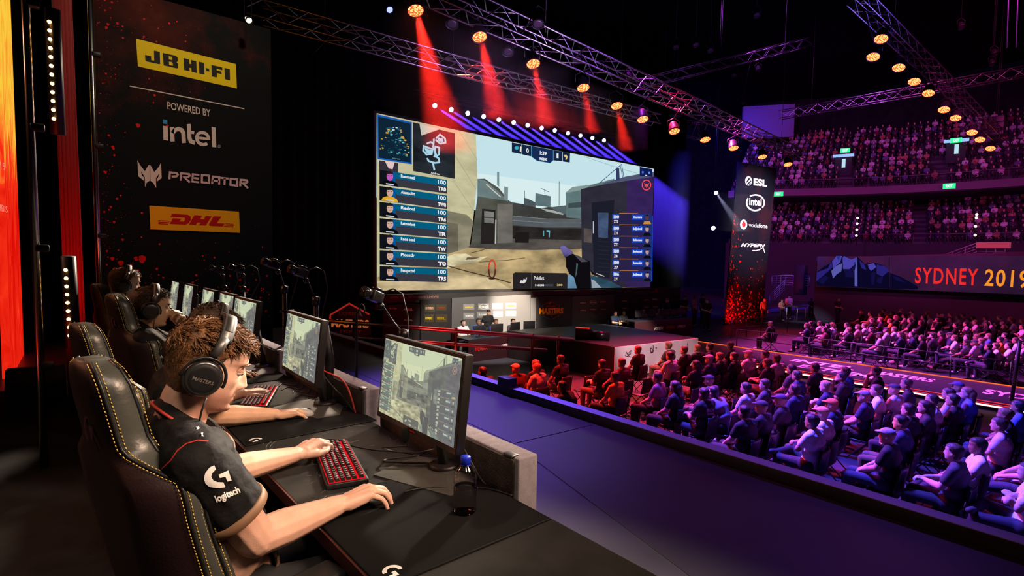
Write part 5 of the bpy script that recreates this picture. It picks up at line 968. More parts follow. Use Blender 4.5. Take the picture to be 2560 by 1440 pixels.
def hair_object(H, m, seed, parent, n=520, top=.040, lod=False, long=False):
    r = random.Random(seed); mb = MB(); V = [Vector(v) for v in (HVL if lod else HV)]; V = [Vector((v.x*1.0, min(v.y, .104), v.z)) for v in V]
    keep = lambda p: p.z > .062-.10*max(0, -p.y+.045)/.06 if p.y > -.015 else p.z > (-.075 if not long else -.2)
    sh = MB(); F = HFL if lod else HF; sh.add([H @ (Vector((v.x*(1.055), v.y*1.05-.001, v.z*1.05+.002))) for v in V], F); me = organic(sh, .006 if not lod else .012, 1); Hi = H.inverted(); bm = bmesh.new(); bm.from_mesh(me); bmesh.ops.delete(bm, geom=[v for v in bm.verts if not keep(Hi @ v.co)], context='VERTS'); bm.to_mesh(me); bm.free()
    mb.add([v.co for v in me.vertices], [tuple(p.vertices) for p in me.polygons])
    roots = [v for v in V if keep(v) and v.z < .118]
    for k in range(n):
        p = r.choice(roots); q = Vector((p.x*1.04, p.y*1.04, p.z*1.04)); nn = Vector((p.x/.075, (p.y+.0)/.1, (p.z)/.12)).normalized(); tp = max(0, min(1, (p.z-.035)/.05)); fr = max(0, min(1, (p.y-.0)/.08))*tp; ln = .016+(top-.014)*tp*(.45+.75*r.random())
        nz = noise.noise(p*16+Vector((seed, 0, 0))); cb = Vector((.55*math.sin(9*nz), .25+.6*fr if p.z > .05 else -.55, -.75*(1-tp)+.15*math.sin(7*nz))); cb = cb-nn*cb.dot(nn)
        d = (cb.normalized()+nn*(.05+.16*tp+.35*fr)).normalized(); wv = nn.cross(d).normalized(); a_ = ln*.16*tp; pts = []
        for j in range(5): u_ = j/4; pts.append(q-nn*.004*(1-u_)+d*ln*u_+nn*(ln*.30*u_*(1-u_)-ln*(.18-.26*fr)*u_*u_)+wv*a_*math.sin(3.6*u_+6*nz+k*.05))
        rr = .0009+.0008*tp if not lod else .005; mb.tube([H @ v for v in pts], [rr*.9, rr*1.1, rr, rr*.75, rr*.15], 5 if not lod else 4, cap=False)
    o = mb.build('hair', m, parent, fix=False); return o
SKIN1, SKIN2 = skinmat('skin_fair', (.72, .42, .31), True), skinmat('skin_warm', (.70, .41, .26), True)
def hairmat(name, col): return mat(name, col, .45, mott=.55, mscale=60, bump=.4, bscale=240, spec=.35)
JER = mat('jersey_black', (.0095, .009, .0095), .7, bump=.18, bscale=90, mott=.2, mscale=30, spec=.14); CUFF = mat('cuff_tan', (.22, .12, .065), .6); PIPE = mat('piping_red', (.40, .03, .02), .6)
def camo():
    m = JER; nt = m.node_tree; b = nt.nodes['Principled BSDF']; src = b.inputs['Base Color'].links[0].from_socket; tc = nt.nodes.new('ShaderNodeTexCoord'); v = nt.nodes.new('ShaderNodeTexVoronoi'); v.inputs['Scale'].default_value = 9; mp = nt.nodes.new('ShaderNodeMapping'); mp.inputs['Scale'].default_value = (1, 1, 1.8); nt.links.new(tc.outputs['Object'], mp.inputs['Vector']); nt.links.new(mp.outputs['Vector'], v.inputs['Vector'])
    sp = nt.nodes.new('ShaderNodeSeparateColor'); nt.links.new(v.outputs['Color'], sp.inputs[0]); sx = nt.nodes.new('ShaderNodeSeparateXYZ'); nt.links.new(tc.outputs['Object'], sx.inputs[0]); lt = nt.nodes.new('ShaderNodeMath'); lt.operation = 'LESS_THAN'; lt.inputs[1].default_value = .80; nt.links.new(sx.outputs['Z'], lt.inputs[0])
    gt = nt.nodes.new('ShaderNodeMath'); gt.operation = 'GREATER_THAN'; gt.inputs[1].default_value = .58; nt.links.new(sp.outputs[0], gt.inputs[0]); mu = nt.nodes.new('ShaderNodeMath'); mu.operation = 'MULTIPLY'; nt.links.new(lt.outputs[0], mu.inputs[0]); nt.links.new(gt.outputs[0], mu.inputs[1]); mx = nt.nodes.new('ShaderNodeMix'); mx.data_type = 'RGBA'; nt.links.new(mu.outputs[0], mx.inputs['Factor']); nt.links.new(src, mx.inputs['A']); mx.inputs['B'].default_value = (.17, .10, .065, 1); nt.links.new(mx.outputs['Result'], b.inputs['Base Color'])
camo()
EYEW, IRIS = mat('eye_white', (.75, .70, .66), .25), mat('eye_iris', (.02, .015, .01), .15)
skin_lid = skinmat('skin_eyelid', (.52, .27, .18))
def player(label, J, H, skin, hm, vox, seed, stub=.6, hands=(), hairn=520, hairtop=.04, cuff=.62, lod=False):
    root = thing('person', label, 'person', (J['pelvis'][0], J['pelvis'][1], 0), 'players at the desk row'); b = MB(); add_body(b, J); add_head(b, H)
    hb = H @ Vector((0, -.030, -.085)); b.cap(J['neck'], hb, .062, .056)
    for h in hands: add_hand(b, *h)
    me = organic(b, vox, 3); tint_head(me, H, stub); put(me, 'body', skin, root)
    t = MB(); add_body(t, J, g=.016, parts='top'); ends = []
    for s_, e in ((J['shL'], J['elL']), (J['shR'], J['elR'])): s_ = Vector(s_); e = Vector(e); m_ = s_.lerp(e, cuff+.12); t.cap(s_, s_.lerp(e, .4), .076, .080); t.cap(s_.lerp(e, .3), m_, .079, .082); ends.append((s_, e))
    me = organic(t, .0055, 4); bm = bmesh.new(); bm.from_mesh(me); dl = []
    nb = Vector(J['neck']); fw = Vector((H[0][1], H[1][1], 0)).normalized(); lt = Vector((fw.y, -fw.x, 0)); nd = (Vector(hb)-nb).normalized(); cn = nb+fw*.026+Vector((0, 0, .014)); cf = (fw-Vector((0, 0, .80))).normalized(); cu = lt.cross(cf); cu = cu if cu.z > 0 else -cu
    for v in bm.verts:
        for s_, e in ends:
            d = (e-s_); L = d.length; d.normalize(); x = (v.co-s_).dot(d)
            if x > L*cuff and (v.co-s_-d*x).length < .10: dl.append(v); break
        else:
            if (v.co-cn).dot(cu) > .004 and (v.co-cn).length < .15 and ((v.co-cn)-nd*(v.co-cn).dot(nd)).length < .079: dl.append(v)
    bmesh.ops.delete(bm, geom=dl, context='VERTS')
    for v in bm.verts:
        p = v.co; k = .0045*noise.noise(Vector((p.x*9, p.y*9, p.z*22)))+.003*noise.noise(p*30)+.004*math.sin((p.z*60+p.x*40+3*noise.noise(p*7)))*max(0, noise.noise(p*5)); v.co = p+v.normal*k
    bm.to_mesh(me); bm.free(); je = put(me, 'jersey', JER, root); je['label'] = 'black short-sleeved team jersey'
    for s_, e in ends:
        d = (e-s_).normalized(); c = s_.lerp(e, cuff); MB().lathe([(.0800, -.014), (.0835, -.012), (.0835, .010), (.0800, .012), (.074, .010)], c, 40, 0, d).build('sleeve_cuff', CUFF, root)['label'] = 'tan sleeve cuff'
    ring_ = lambda h, k: [cn+cu*h+lt*(.078*k*math.cos(a))+cf*(.098*k*math.sin(a)) for a in [2*PI*j/48 for j in range(48)]]
    MB().tube(ring_(.001, 1.04), .0042, 8, closed=True).build('collar_piping', PIPE, root)['label'] = 'dark red collar piping'
    mb = MB(); R4 = [ring_(-.006, 1.03), ring_(.008, 1.0), ring_(.022, .95), ring_(.026, .92), ring_(.020, .89), ring_(-.01, .9)]; mb.add([q for r_ in R4 for q in r_], [(i*48+k, i*48+(k+1) % 48, (i+1)*48+(k+1) % 48, (i+1)*48+k) for i in range(5) for k in range(48)]); mb.build('collar', JER, root)
    tr = MB(); add_body(tr, J, g=.014, parts='bottom'); put(organic(tr, .012, 2), 'trousers', mat('trousers_dark', (.012, .012, .014), .8), root)
    hair_object(H, hm, seed, root, hairn, hairtop)
    for s_ in (-1, 1):
        c = H @ Vector((s_*.031, .0745, .0)); ey = MB().ball(c, .0118, 14).build('eye', EYEW, root); MB().ball(H @ Vector((s_*.0312, .0830, -.0035)), .0055, 10).build('iris', IRIS, ey); MB().ball(H @ Vector((s_*.031, .0748, .0030)), .0123, 14).build('eyelid', skin_lid, root); MB().tube([H @ Vector((s_*x, y, z)) for x, y, z in ((.020, .0850, -.0030), (.031, .0876, -.0020), (.043, .0820, -.0035))], [.0006, .0013, .0006], 5).build('eyelashes', hm, root)
        MB().tube([H @ Vector((s_*x, y, z)) for x, y, z in ((.012, .098, .017), (.024, .0985, .0225), (.038, .091, .0225), (.050, .079, .017))], [.0025, .0038, .0034, .0012], 6).build('eyebrow', hm, root)
    return root, je, me
def shoes(J, root):
    for a, t in ((J['ankL'], J['toeL']), (J['ankR'], J['toeR'])): a = Vector(a); t = Vector(t); d = (t-a); d.z = 0; d.normalize(); mb = MB(); c = (a+t)/2; mb.cap((a.x-d.x*.05, a.y-d.y*.05, .05), (t.x, t.y, .045), .048, .042); put(organic(mb, .012, 2), 'shoe', mat('shoe_dark', (.03, .03, .035), .6), root)
def headset(label, H, side=1, logo=None):
    HSB = mat('headset_black', (.008, .008, .009), .42); HSS = mat('headset_silver', (.16, .155, .15), .42, .7); H = H @ Matrix.Translation((0, -.004, -.022)) @ Matrix.Rotation(R(-9), 4, 'X') @ Matrix.Translation((0, .004, .022)); f = lambda x, y, z: H @ Vector((x, y, z)); Q = H.to_3x3(); c0 = f(0, 0, -.02)
    t = thing('headset', label, 'headset', c0, 'headsets of the players')
    for s_ in (-1, 1):
        ax = Q @ Vector((s_, 0, 0)); cup = MB().lathe([(.001, .0462), (.015, .0462), (.028, .0461), (.0305, .0459), (.038, .0435), (.0405, .0420), (.0465, .033), (.0475, .020), (.0445, .012), (.001, .012)], f(s_*.070, -.018, -.022), 40, 0, ax).build('ear_cup', HSB, t); MB().lathe([(.046, .010), (.0485, .004), (.047, -.004), (.030, -.006)], f(s_*.070, -.018, -.022), 36, 0, ax).build('ear_cushion', mat('cushion_black', (.01, .01, .01), .75), cup)
        MB().lathe([(.0385, .0436), (.0425, .0418), (.0460, .0370), (.0440, .0350)], f(s_*.0705, -.018, -.022), 40, 0, ax).build('cup_ring', mat('ring_dark', (.09, .09, .09), .28, .8), cup)
        yk = [f(s_*(.104), -.018+.052*math.sin(a), -.022+.054*math.cos(a)) for a in [R(-100+200*k/20) for k in range(21)]]; MB().tube(yk, .0042, 8).build('yoke', HSB, t)
        MB().tube([f(s_*.100, -.018, .036), f(s_*.097, -.014, .062), f(s_*.088, -.010, .088)], [.010, .012, .013], 10).build('slider', HSS, t)
    def band(r0, z0, th, wd, name, m, a0=-62, a1=62, gap=0):
        mb = MB(); vs = []; N = 28
        for k in range(N+1):
            a = R(a0+(a1-a0)*k/N); d = Vector((math.sin(a), 0, math.cos(a)))
            for rr in (r0, r0+th):
                for yy in (-wd/2, wd/2): vs.append(f(d.x*rr*.98, yy-.008, z0+d.z*rr*1.16))
        fs = []
        for k in range(N):
            a, b = 4*k, 4*k+4
            for i, j in ((0, 1), (1, 3), (3, 2), (2, 0)): fs.append((a+i, a+j, b+j, b+i))
        fs += [(0, 2, 3, 1), (4*N, 4*N+1, 4*N+3, 4*N+2)]; mb.add(vs, fs); o = mb.build(name, m, t); return o
    band(.1035, .024, .004, .030, 'headband', HSS); band(.0955, .024, .008, .034, 'headband_pad', mat('cushion_black')); band(.1078, .024, .0012, .020, 'headband_vents', mat('vent_black', (.02, .02, .02), .6), -48, -18); band(.1078, .024, .0012, .020, 'headband_vents', mat('vent_black'), 18, 48)
    if logo: mb = MB(); u = Q @ Vector((0, 1, 0)); p = f(.1166, -.043, -.030); lettering(mb, logo, p, f(.1166, .007, -.030), f(.1166, -.043, -.021), 0, .01); mb.build('cup_lettering', mat('cup_print', (.16, .13, .12), .5), t)
    MB().tube([f(.100, .010, -.066), f(.100, .014, -.10), f(.085, .03, -.16), f(.07, .05, -.21), f(.06, .055, -.27), f(.05, .06, -.36)], .0026, 6).build('headset_cable', CAB, t); return t
def decal(je, polys, px, m, name, root, up=.0022, grid=None):
    """flat print transferred onto the cloth: points measured in the photograph, dropped onto the cloth surface"""
    me = je.data; off = wloc(je); bv = BVHTree.FromPolygons([v.co+off for v in me.vertices], [tuple(p.vertices) for p in me.polygons]); o = Vector(CAM); mb = MB(); cache = {}
    for vs, fs in polys:
        out = []; ok = True
        for v in vs:
            x, y = px(v[0], v[1]); d = Vector(ray(x, y)).normalized(); h = bv.ray_cast(o, d)
            if h[0] is None: ok = False; break
            n = h[1] if h[1].dot(d) < 0 else -h[1]; out.append(h[0]+(n*.5-d*.5).normalized()*up)
        if ok: mb.add(out, fs, 0, True)
    return mb.build(name, m, root, fix=False) if mb.v else None
def split_poly(pts, step):                          # fan into small triangles so a print follows the cloth
    from mathutils.geometry import tessellate_polygon
    V = [Vector((p[0], p[1], 0)) for p in pts]; T = [tuple(t) for t in tessellate_polygon([V])]; out = []
    def rec(a, b, c, k):
        L = max((a-b).length, (b-c).length, (c-a).length)
        if L < step or k > 5: out.append((a, b, c)); return
        if L == (a-b).length: m = (a+b)/2; rec(a, m, c, k+1); rec(m, b, c, k+1)
        elif L == (b-c).length: m = (b+c)/2; rec(a, b, m, k+1); rec(a, m, c, k+1)
        else: m = (c+a)/2; rec(a, b, m, k+1); rec(m, b, c, k+1)
    for t in T: rec(V[t[0]], V[t[1]], V[t[2]], 0)
    vs = []; fs = []
    for t in out: k = len(vs); vs += [(v.x, v.y) for v in t]; fs.append((k, k+1, k+2))
    return vs, fs
def text2d(t, bl, br, tl, bold):
    vs, fs = glyphs(t, bold); bl, br, tl = Vector(bl), Vector(br), Vector(tl); u = br-bl; v = tl-bl; return [tuple(bl+u*x+v*y) for x, y in vs], fs
FX = -PI/2                                          # yaw that turns a figure to look along +X
def slouch(J, px, wx, cx_):
    for k, x in (('pelvis', px), ('waist', wx), ('chest', cx_)): J[k] = (x, J[k][1], J[k][2])
    for k in ('hipL', 'hipR'): J[k] = (px, J[k][1], J[k][2])
    for k, o in (('kneeL', .42), ('kneeR', .42), ('ankL', .46), ('ankR', .44), ('toeL', .60), ('toeR', .58)): J[k] = (px+o, J[k][1], J[k][2])
def seatJ(px, py, lean, hx, shz, el, wr, dz=0.0, kx=.44):
    """joints of a seated player looking along +X; px,py pelvis, lean = forward shift of the chest"""
    J = dict(pelvis=(px, py, .58), hipL=(px, py+.09, .57), hipR=(px, py-.09, .57), waist=(px+lean*.25, py, .76), chest=(px+lean*.75, py, .94+dz), neck=(px+lean, py, shz+.035), shL=(px+lean+.02, py+.195, shz), shR=(px+lean+.01, py-.195, shz), headbase=hx)
    J['kneeL'] = (px+kx, py+.13, .555); J['kneeR'] = (px+kx, py-.11, .555); J['ankL'] = (px+kx+.04, py+.14, .10); J['ankR'] = (px+kx+.02, py-.12, .10); J['toeL'] = (px+kx+.18, py+.15, .045); J['toeR'] = (px+kx+.16, py-.13, .045)
    J['elL'], J['elR'] = el; J['wrL'], J['wrR'] = wr; return J
C_MOUSE = ((14, 22, 16), (12, 22, 16), (16, 22, 16), (22, 24, 16)); C_KEYS = ((22, 42, 30), (20, 46, 32), (22, 44, 30), (26, 40, 26))
# nearest player
H1 = headmx((.316, 1.650, 1.250), FX+R(-4), R(16)); J1 = seatJ(.115, 1.655, .125, (.275, 1.655, 1.165), 1.052, ((.44, 2.02, .805), (.388, 1.470, .815)), ((.690, 2.070, .792), (.660, 1.583, .784)))
slouch(J1, .37, .335, .265); wR, wL = Vector(J1['wrR']), Vector(J1['wrL'])
p1, j1, _ = player('nearest player in a black jersey and headset, hands on red keyboard and mouse', J1, H1, SKIN1, hairmat('hair_brown', (.13, .058, .022)), .0036, 5, 1.05,
    ((wR, (.99, .05, .16), (0, 1, -.25), (0, .1, 1), ((34, 30, 18), (30, 32, 18), (34, 30, 18), (38, 28, 16)), T_SIDE, (7, 2, -7, -15)), (wL, (.90, .42, .16), (.42, -.9, -.15), (0, 0, 1), ((34, 48, 30), (32, 52, 32), (34, 50, 30), (38, 44, 26)), [(.026, .022, -.008), (.048, .052, -.016), (.050, .082, -.022), (.040, .108, -.026)])), 3000, .038)
headset('black headset with silver band on the nearest player\'s head', H1, 1, 'MASTERS')
cx8 = lambda u, v: (300+u/3.13, 980+v/3.13)
decal(j1, [split_poly(q, 26) for q in ([(735, 572), (700, 590), (668, 630), (656, 675), (668, 715), (700, 742), (750, 750), (812, 748), (824, 742), (806, 706), (760, 704), (728, 690), (712, 660), (722, 632), (748, 604)], [(768, 648), (845, 614), (872, 692), (838, 700), (822, 662), (780, 672)])]+[text2d('logitech', (757, 862), (942, 784), (736, 812), .03)], cx8, WLOGO, 'sleeve_logo', p1)['label'] = 'white sponsor mark and lettering on the sleeve'
decal(j1, [split_poly(q, 26) for q in ([(158, 296), (130, 290), (95, 320), (72, 365), (85, 372), (105, 335), (132, 310), (140, 330), (120, 375), (130, 382), (155, 340)], [(88, 345), (112, 340), (100, 380), (86, 425), (72, 420), (84, 375)])], cx8, WLOGO, 'back_logo', p1)
decal(j1, [strokes([[(330, 600), (400, 535), (450, 460), (520, 405), (610, 378), (690, 386)]], 9)], cx8, PIPE, 'shoulder_seam', p1); decal(j1, [strokes([[(598, 275), (612, 295)], [(615, 272), (600, 298)], [(608, 290), (625, 284)], [(635, 322), (652, 350)], [(648, 320), (640, 348)]], 6)], cx8, WLOGO, 'collar_print', p1)
shoes(J1, p1)
# second player, mostly hidden behind the first
H2 = headmx((.572, 2.880, 1.178), FX, R(16)); J2 = seatJ(.28, 2.88, .22, (.54, 2.88, 1.10), 1.0, ((.55, 3.09, .80), (.560, 2.742, .805)), ((.770, 3.185, .788), (.800, 2.700, .779)), -.03, .40); slouch(J2, .40, .42, .45)
p2, _, _ = player('second player bent forward, almost hidden behind the nearest player\'s head', J2, H2, SKIN2, hairmat('hair_dark', (.045, .024, .012)), .0045, 8, .3, ((J2['wrR'], (.99, .0, -.05), (0, 1, -.25), (0, .1, 1), C_MOUSE, T_SIDE, (5, 1, -4, -8)), (J2['wrL'], (.96, .2, -.06), (.2, -.96, -.15), (0, 0, 1), C_KEYS, T_SIDE)), 1500, .05)
headset('headset of the second player, behind the nearest player\'s head', H2); shoes(J2, p2)
# third player
H3 = headmx((.452, 3.950, 1.215), FX+R(4), R(4)); J3 = seatJ(.25, 3.955, .14, (.434, 3.955, 1.13), 1.035, ((.62, 4.19, .88), (.600, 3.735, .82)), ((.635, 4.05, 1.075), (.835, 3.790, .782))); slouch(J3, .54, .50, .44)
p3, j3, _ = player('third player in profile with dark hair, raising a hand near the mouth', J3, H3, SKIN2, mat('hair_dark'), .0048, 12, .15, ((J3['wrR'], (.99, .0, -.05), (0, 1, -.25), (0, .1, 1), C_MOUSE, T_SIDE), (J3['wrL'], (-.25, -.5, .8), (-.8, .3, .2), (.6, .3, .5), ((40, 60, 40),)*4, T_SIDE)), 900, .030)
headset('black headset on the third player', H3)
m3 = lambda u, v: (220+u/4.8, 640+v/4.8)
decal(j3, [split_poly(q, 20) for q in ([(795, 1082), (760, 1095), (742, 1130), (760, 1165), (815, 1190), (848, 1188), (846, 1168), (810, 1160), (788, 1135), (800, 1105)], [(806, 1118), (842, 1112), (850, 1150), (838, 1150), (832, 1132), (812, 1136)])]+[text2d('logitech', (786, 1238), (900, 1222), (782, 1205), .03)], m3, WLOGO, 'sleeve_logo', p3); shoes(J3, p3)
# fourth player
H4 = headmx((.425, 5.200, 1.300), FX+R(2), R(6)); J4 = seatJ(.24, 5.2, .15, (.43, 5.2, 1.205), 1.11, ((.50, 5.44, .86), (.50, 4.98, .86)), ((.72, 5.36, .80), (.74, 5.02, .80))); slouch(J4, .53, .49, .42)
p4, _, _ = player('fourth player with light brown hair, half hidden by the third player\'s chair', J4, H4, SKIN1, hairmat('hair_light', (.20, .085, .028)), .0055, 15, .1, ((J4['wrR'], (.99, .0, -.05), (0, 1, -.25), (0, .1, 1), C_MOUSE, T_SIDE), (J4['wrL'], (.99, .0, -.05), (0, -1, -.25), (0, 0, 1), C_KEYS, T_SIDE)), 800, .026)
headset('black headset on the fourth player, farthest in view', H4); shoes(J4, p4)
# ---------------------------------------------------------------- racing-style chairs
LEA = mat('chair_leather', (.055, .057, .050), .34, bump=.10, bscale=90, mott=.15, mscale=12, spec=.6); SHELL = mat('chair_back_maroon', (.015, .0035, .004), .6, bump=.1, bscale=200); STI = mat('stitch_yellow', (.72, .48, .08), .6); CBLK = mat('chair_black', (.014, .014, .014), .4)
CZ = [(.50, .19, .05, .09), (.56, .215, .05, .11), (.66, .240, .055, .125), (.78, .255, .055, .112), (.88, .262, .055, .098), (.94, .264, .052, .094), (.99, .262, .05, .100), (1.03, .248, .05, .104), (1.06, .200, .047, .080), (1.085, .148, .046, .054), (1.12, .131, .045, .045), (1.19, .124, .045, .044), (1.25, .112, .044, .041), (1.280, .088, .040, .035), (1.298, .05, .032, .026)]
def make_chair(label):
    t = thing('gaming_chair', label, 'chair', (0, 0, 0), 'players\' chairs'); rows = []; zs = np.linspace(.50, 1.298, 46)
    for z in zs:
        w_, bk, bo = [float(np.interp(z, [c[0] for c in CZ], [c[i] for c in CZ])) for i in (1, 2, 3)]; o = -(z-.5)*.20+.03
        rows.append([(o-bk, 0, z), (o-bk, w_*.55, z), (o-bk+.008, w_*.86, z), (o+(-bk*.5 if z > 1.095 else bo*.42 if z < 1.035 else -bk*.5+(bo*.42+bk*.5)*(1.095-z)/.06), w_, z), (o+bo*.6, w_+.004, z), (o+bo*.8, w_-.004, z), (o+bo, w_-.022, z), (o+bo-.004, w_-.05, z), (o+.035, w_*.66, z), (o+.03, w_*.3, z), (o+.03, 0, z)])
    n = len(rows[0]); mb = MB(); full = [r+[(x, -y, z_) for x, y, z_ in r[-2:0:-1]] for r in rows]; k = len(full[0]); vs = [p for r in full for p in r]; mb.add(vs, [], 0)
    for i in range(len(full)-1):
        for j in range(k):
            jj = j if j < n-1 else k-1-j; z = zs[i]; m_ = 0 if jj <= 2 else 1; mb.f.append([i*k+j, i*k+(j+1) % k, (i+1)*k+(j+1) % k, (i+1)*k+j]); mb.m.append(m_); mb.s.append(True)
    mb.f.append(list(range(k-1, -1, -1))); mb.m.append(0); mb.s.append(False); mb.f.append([(len(full)-1)*k+j for j in range(k)]); mb.m.append(1); mb.s.append(True)
    mb.build('backrest', [SHELL, LEA, LEA], t)
    for s in (1, -1):
        for col, off, nm in ((3, .002, 'rear_seam'), (5, .002, 'front_seam')):
            pts = [Vector((r[col][0], s*(r[col][1]+off), r[col][2])) for i, r in enumerate(rows) if zs[i] > .6]; MB().tube(pts, .0040, 6).build('seam_welt', CBLK, t)
            st = MB()
            for dx in (-.0085, .0085):
                P2 = [p+Vector((dx, s*.0006, 0)) for p in pts]; acc = 0
                for a, b in zip(P2[:-1], P2[1:]):
                    L = (b-a).length; m_ = max(1, int(L/.0085))
                    for q in range(m_): u0 = a.lerp(b, q/m_); u1 = a.lerp(b, (q+.58)/m_); st.tube([u0, u1], .0013, 4)
            o = st.build('stitching', STI, t); o['kind'] = 'stuff'; o['label'] = 'yellow stitching'
    mb = MB(); mb.rbox((.21, 0, .475), (.46, .40, .09), .03); mb.build('seat', LEA, t)
    for s in (1, -1):
        MB().rbox((.21, s*.225, .49), (.44, .085, .12), .03).build('seat_bolster', LEA, t)
        arm_ = MB().rbox((.20, s*.315, .690), (.27, .095, .030), .013).build('armrest', CBLK, t); MB().rbox((.19, s*.315, .58), (.06, .035, .20), .01).build('armrest_post', CBLK, arm_)
        MB().rbox((.02, s*.27, .47), (.10, .04, .10), .015).build('hinge_cover', CBLK, t)
    MB().cyl((.2, 0, .10), (.2, 0, .43), .03, 14).build('gas_column', CBLK, t)
    for k_ in range(5): a = 2*PI*k_/5+.3; e = Vector((.2+.30*math.cos(a), .30*math.sin(a), .075)); lg = MB().tube([(.2, 0, .11), e], [.032, .02], 8).build('base_leg', CBLK, t); MB().lathe([(.001, -.02), (.03, -.02), (.03, .02), (.001, .02)], e+Vector((0, 0, -.043)), 14, 0, Vector((-math.sin(a), math.cos(a), 0))).build('caster', CBLK, lg)
    mb = MB(); gmark(mb, (-.1475, -.02, 1.14), .035, (0, -1, 0), (0, 0, 1), (0, 0, 0)); mb.build('back_emblem', mat('emblem_violet', (.10, .03, .09), .5), t); return t
ch = make_chair('nearest racing-style chair with yellow stitching, holding the nearest player'); ch.location = (.195, 1.655, 0); ch.rotation_euler = (0, 0, R(11))
dup(ch, (.215, 2.88, -.045), R(11), 'racing-style chair whose rounded top shows just left behind the nearest chair'); dup(ch, (.40, 3.93, .005), R(11), 'racing-style chair with yellow stitching behind the third player'); dup(ch, (.385, 5.2, .0), R(11), 'farthest racing-style chair, behind the fourth player')
# ---------------------------------------------------------------- seated crowd on the arena floor
OSK = mat('person_skin', (.5, .3, .2), .5, objcol=True, mott=.1, mscale=20); OCL = mat('person_cloth', (.3, .3, .3), .8, objcol=True, mott=.2, mscale=14, bump=.25, bscale=30); OHR = mat('person_hair', (.03, .02, .015), .5, objcol=True, bump=.5, bscale=120)
def aud_joints(v):
    J = dict(pelvis=(0, 0, .54), hipL=(-.09, .02, .53), hipR=(.09, .02, .53), waist=(0, -.03, .72), chest=(0, -.05, .90), neck=(0, -.03, 1.06), shL=(-.195, -.04, 1.015), shR=(.195, -.04, 1.015), kneeL=(-.13, .46, .53), kneeR=(.13, .46, .53), ankL=(-.13, .46, .10), ankR=(.13, .48, .10), toeL=(-.14, .62, .045), toeR=(.14, .64, .045)); hd = (0, .005, 1.21); pitch = -6
    A = {'lap': ((-.25, .06, .78), (.25, .06, .78), (-.05, .28, .64), (.06, .27, .66)), 'cross': ((-.25, .09, .80), (.25, .09, .80), (.10, .18, .86), (-.10, .17, .89)), 'chin': ((-.24, .07, .77), (.20, .22, .82), (.10, .22, .74), (.035, .15, 1.06)), 'phone': ((-.23, .08, .77), (.23, .08, .77), (-.04, .30, .76), (.05, .30, .77)), 'arm': ((-.40, -.10, .93), (.25, .06, .78), (-.62, -.04, .84), (.05, .27, .66)), 'lean': ((-.21, .38, .62), (.21, .38, .62), (-.04, .50, .70), (.05, .50, .71)), 'leg': ((-.25, .08, .80), (.25, .08, .80), (.10, .18, .84), (-.10, .17, .87)), 'slouch': ((-.26, -.02, .78), (.26, -.02, .78), (-.06, .22, .66), (.06, .22, .68))}[v]
    J['elL'], J['elR'], J['wrL'], J['wrR'] = A
    if v == 'lean': J.update(chest=(0, .12, .86), neck=(0, .22, 1.0), shL=(-.19, .19, .95), shR=(.19, .19, .95), waist=(0, .03, .70)); hd = (0, .29, 1.13); pitch = -16
    if v == 'slouch': J.update(chest=(0, -.12, .86), neck=(0, -.13, 1.01), shL=(-.195, -.13, .965), shR=(.195, -.13, .965), waist=(0, -.06, .70), ankL=(-.12, .78, .10), ankR=(.12, .84, .10), toeL=(-.13, .93, .14), toeR=(.13, .99, .14), kneeL=(-.13, .45, .47), kneeR=(.13, .46, .47)); hd = (0, -.10, 1.16); pitch = -2
    if v == 'leg': J.update(kneeR=(.30, .40, .60), ankR=(-.08, .48, .60), toeR=(-.20, .52, .62))
    return J, hd, pitch
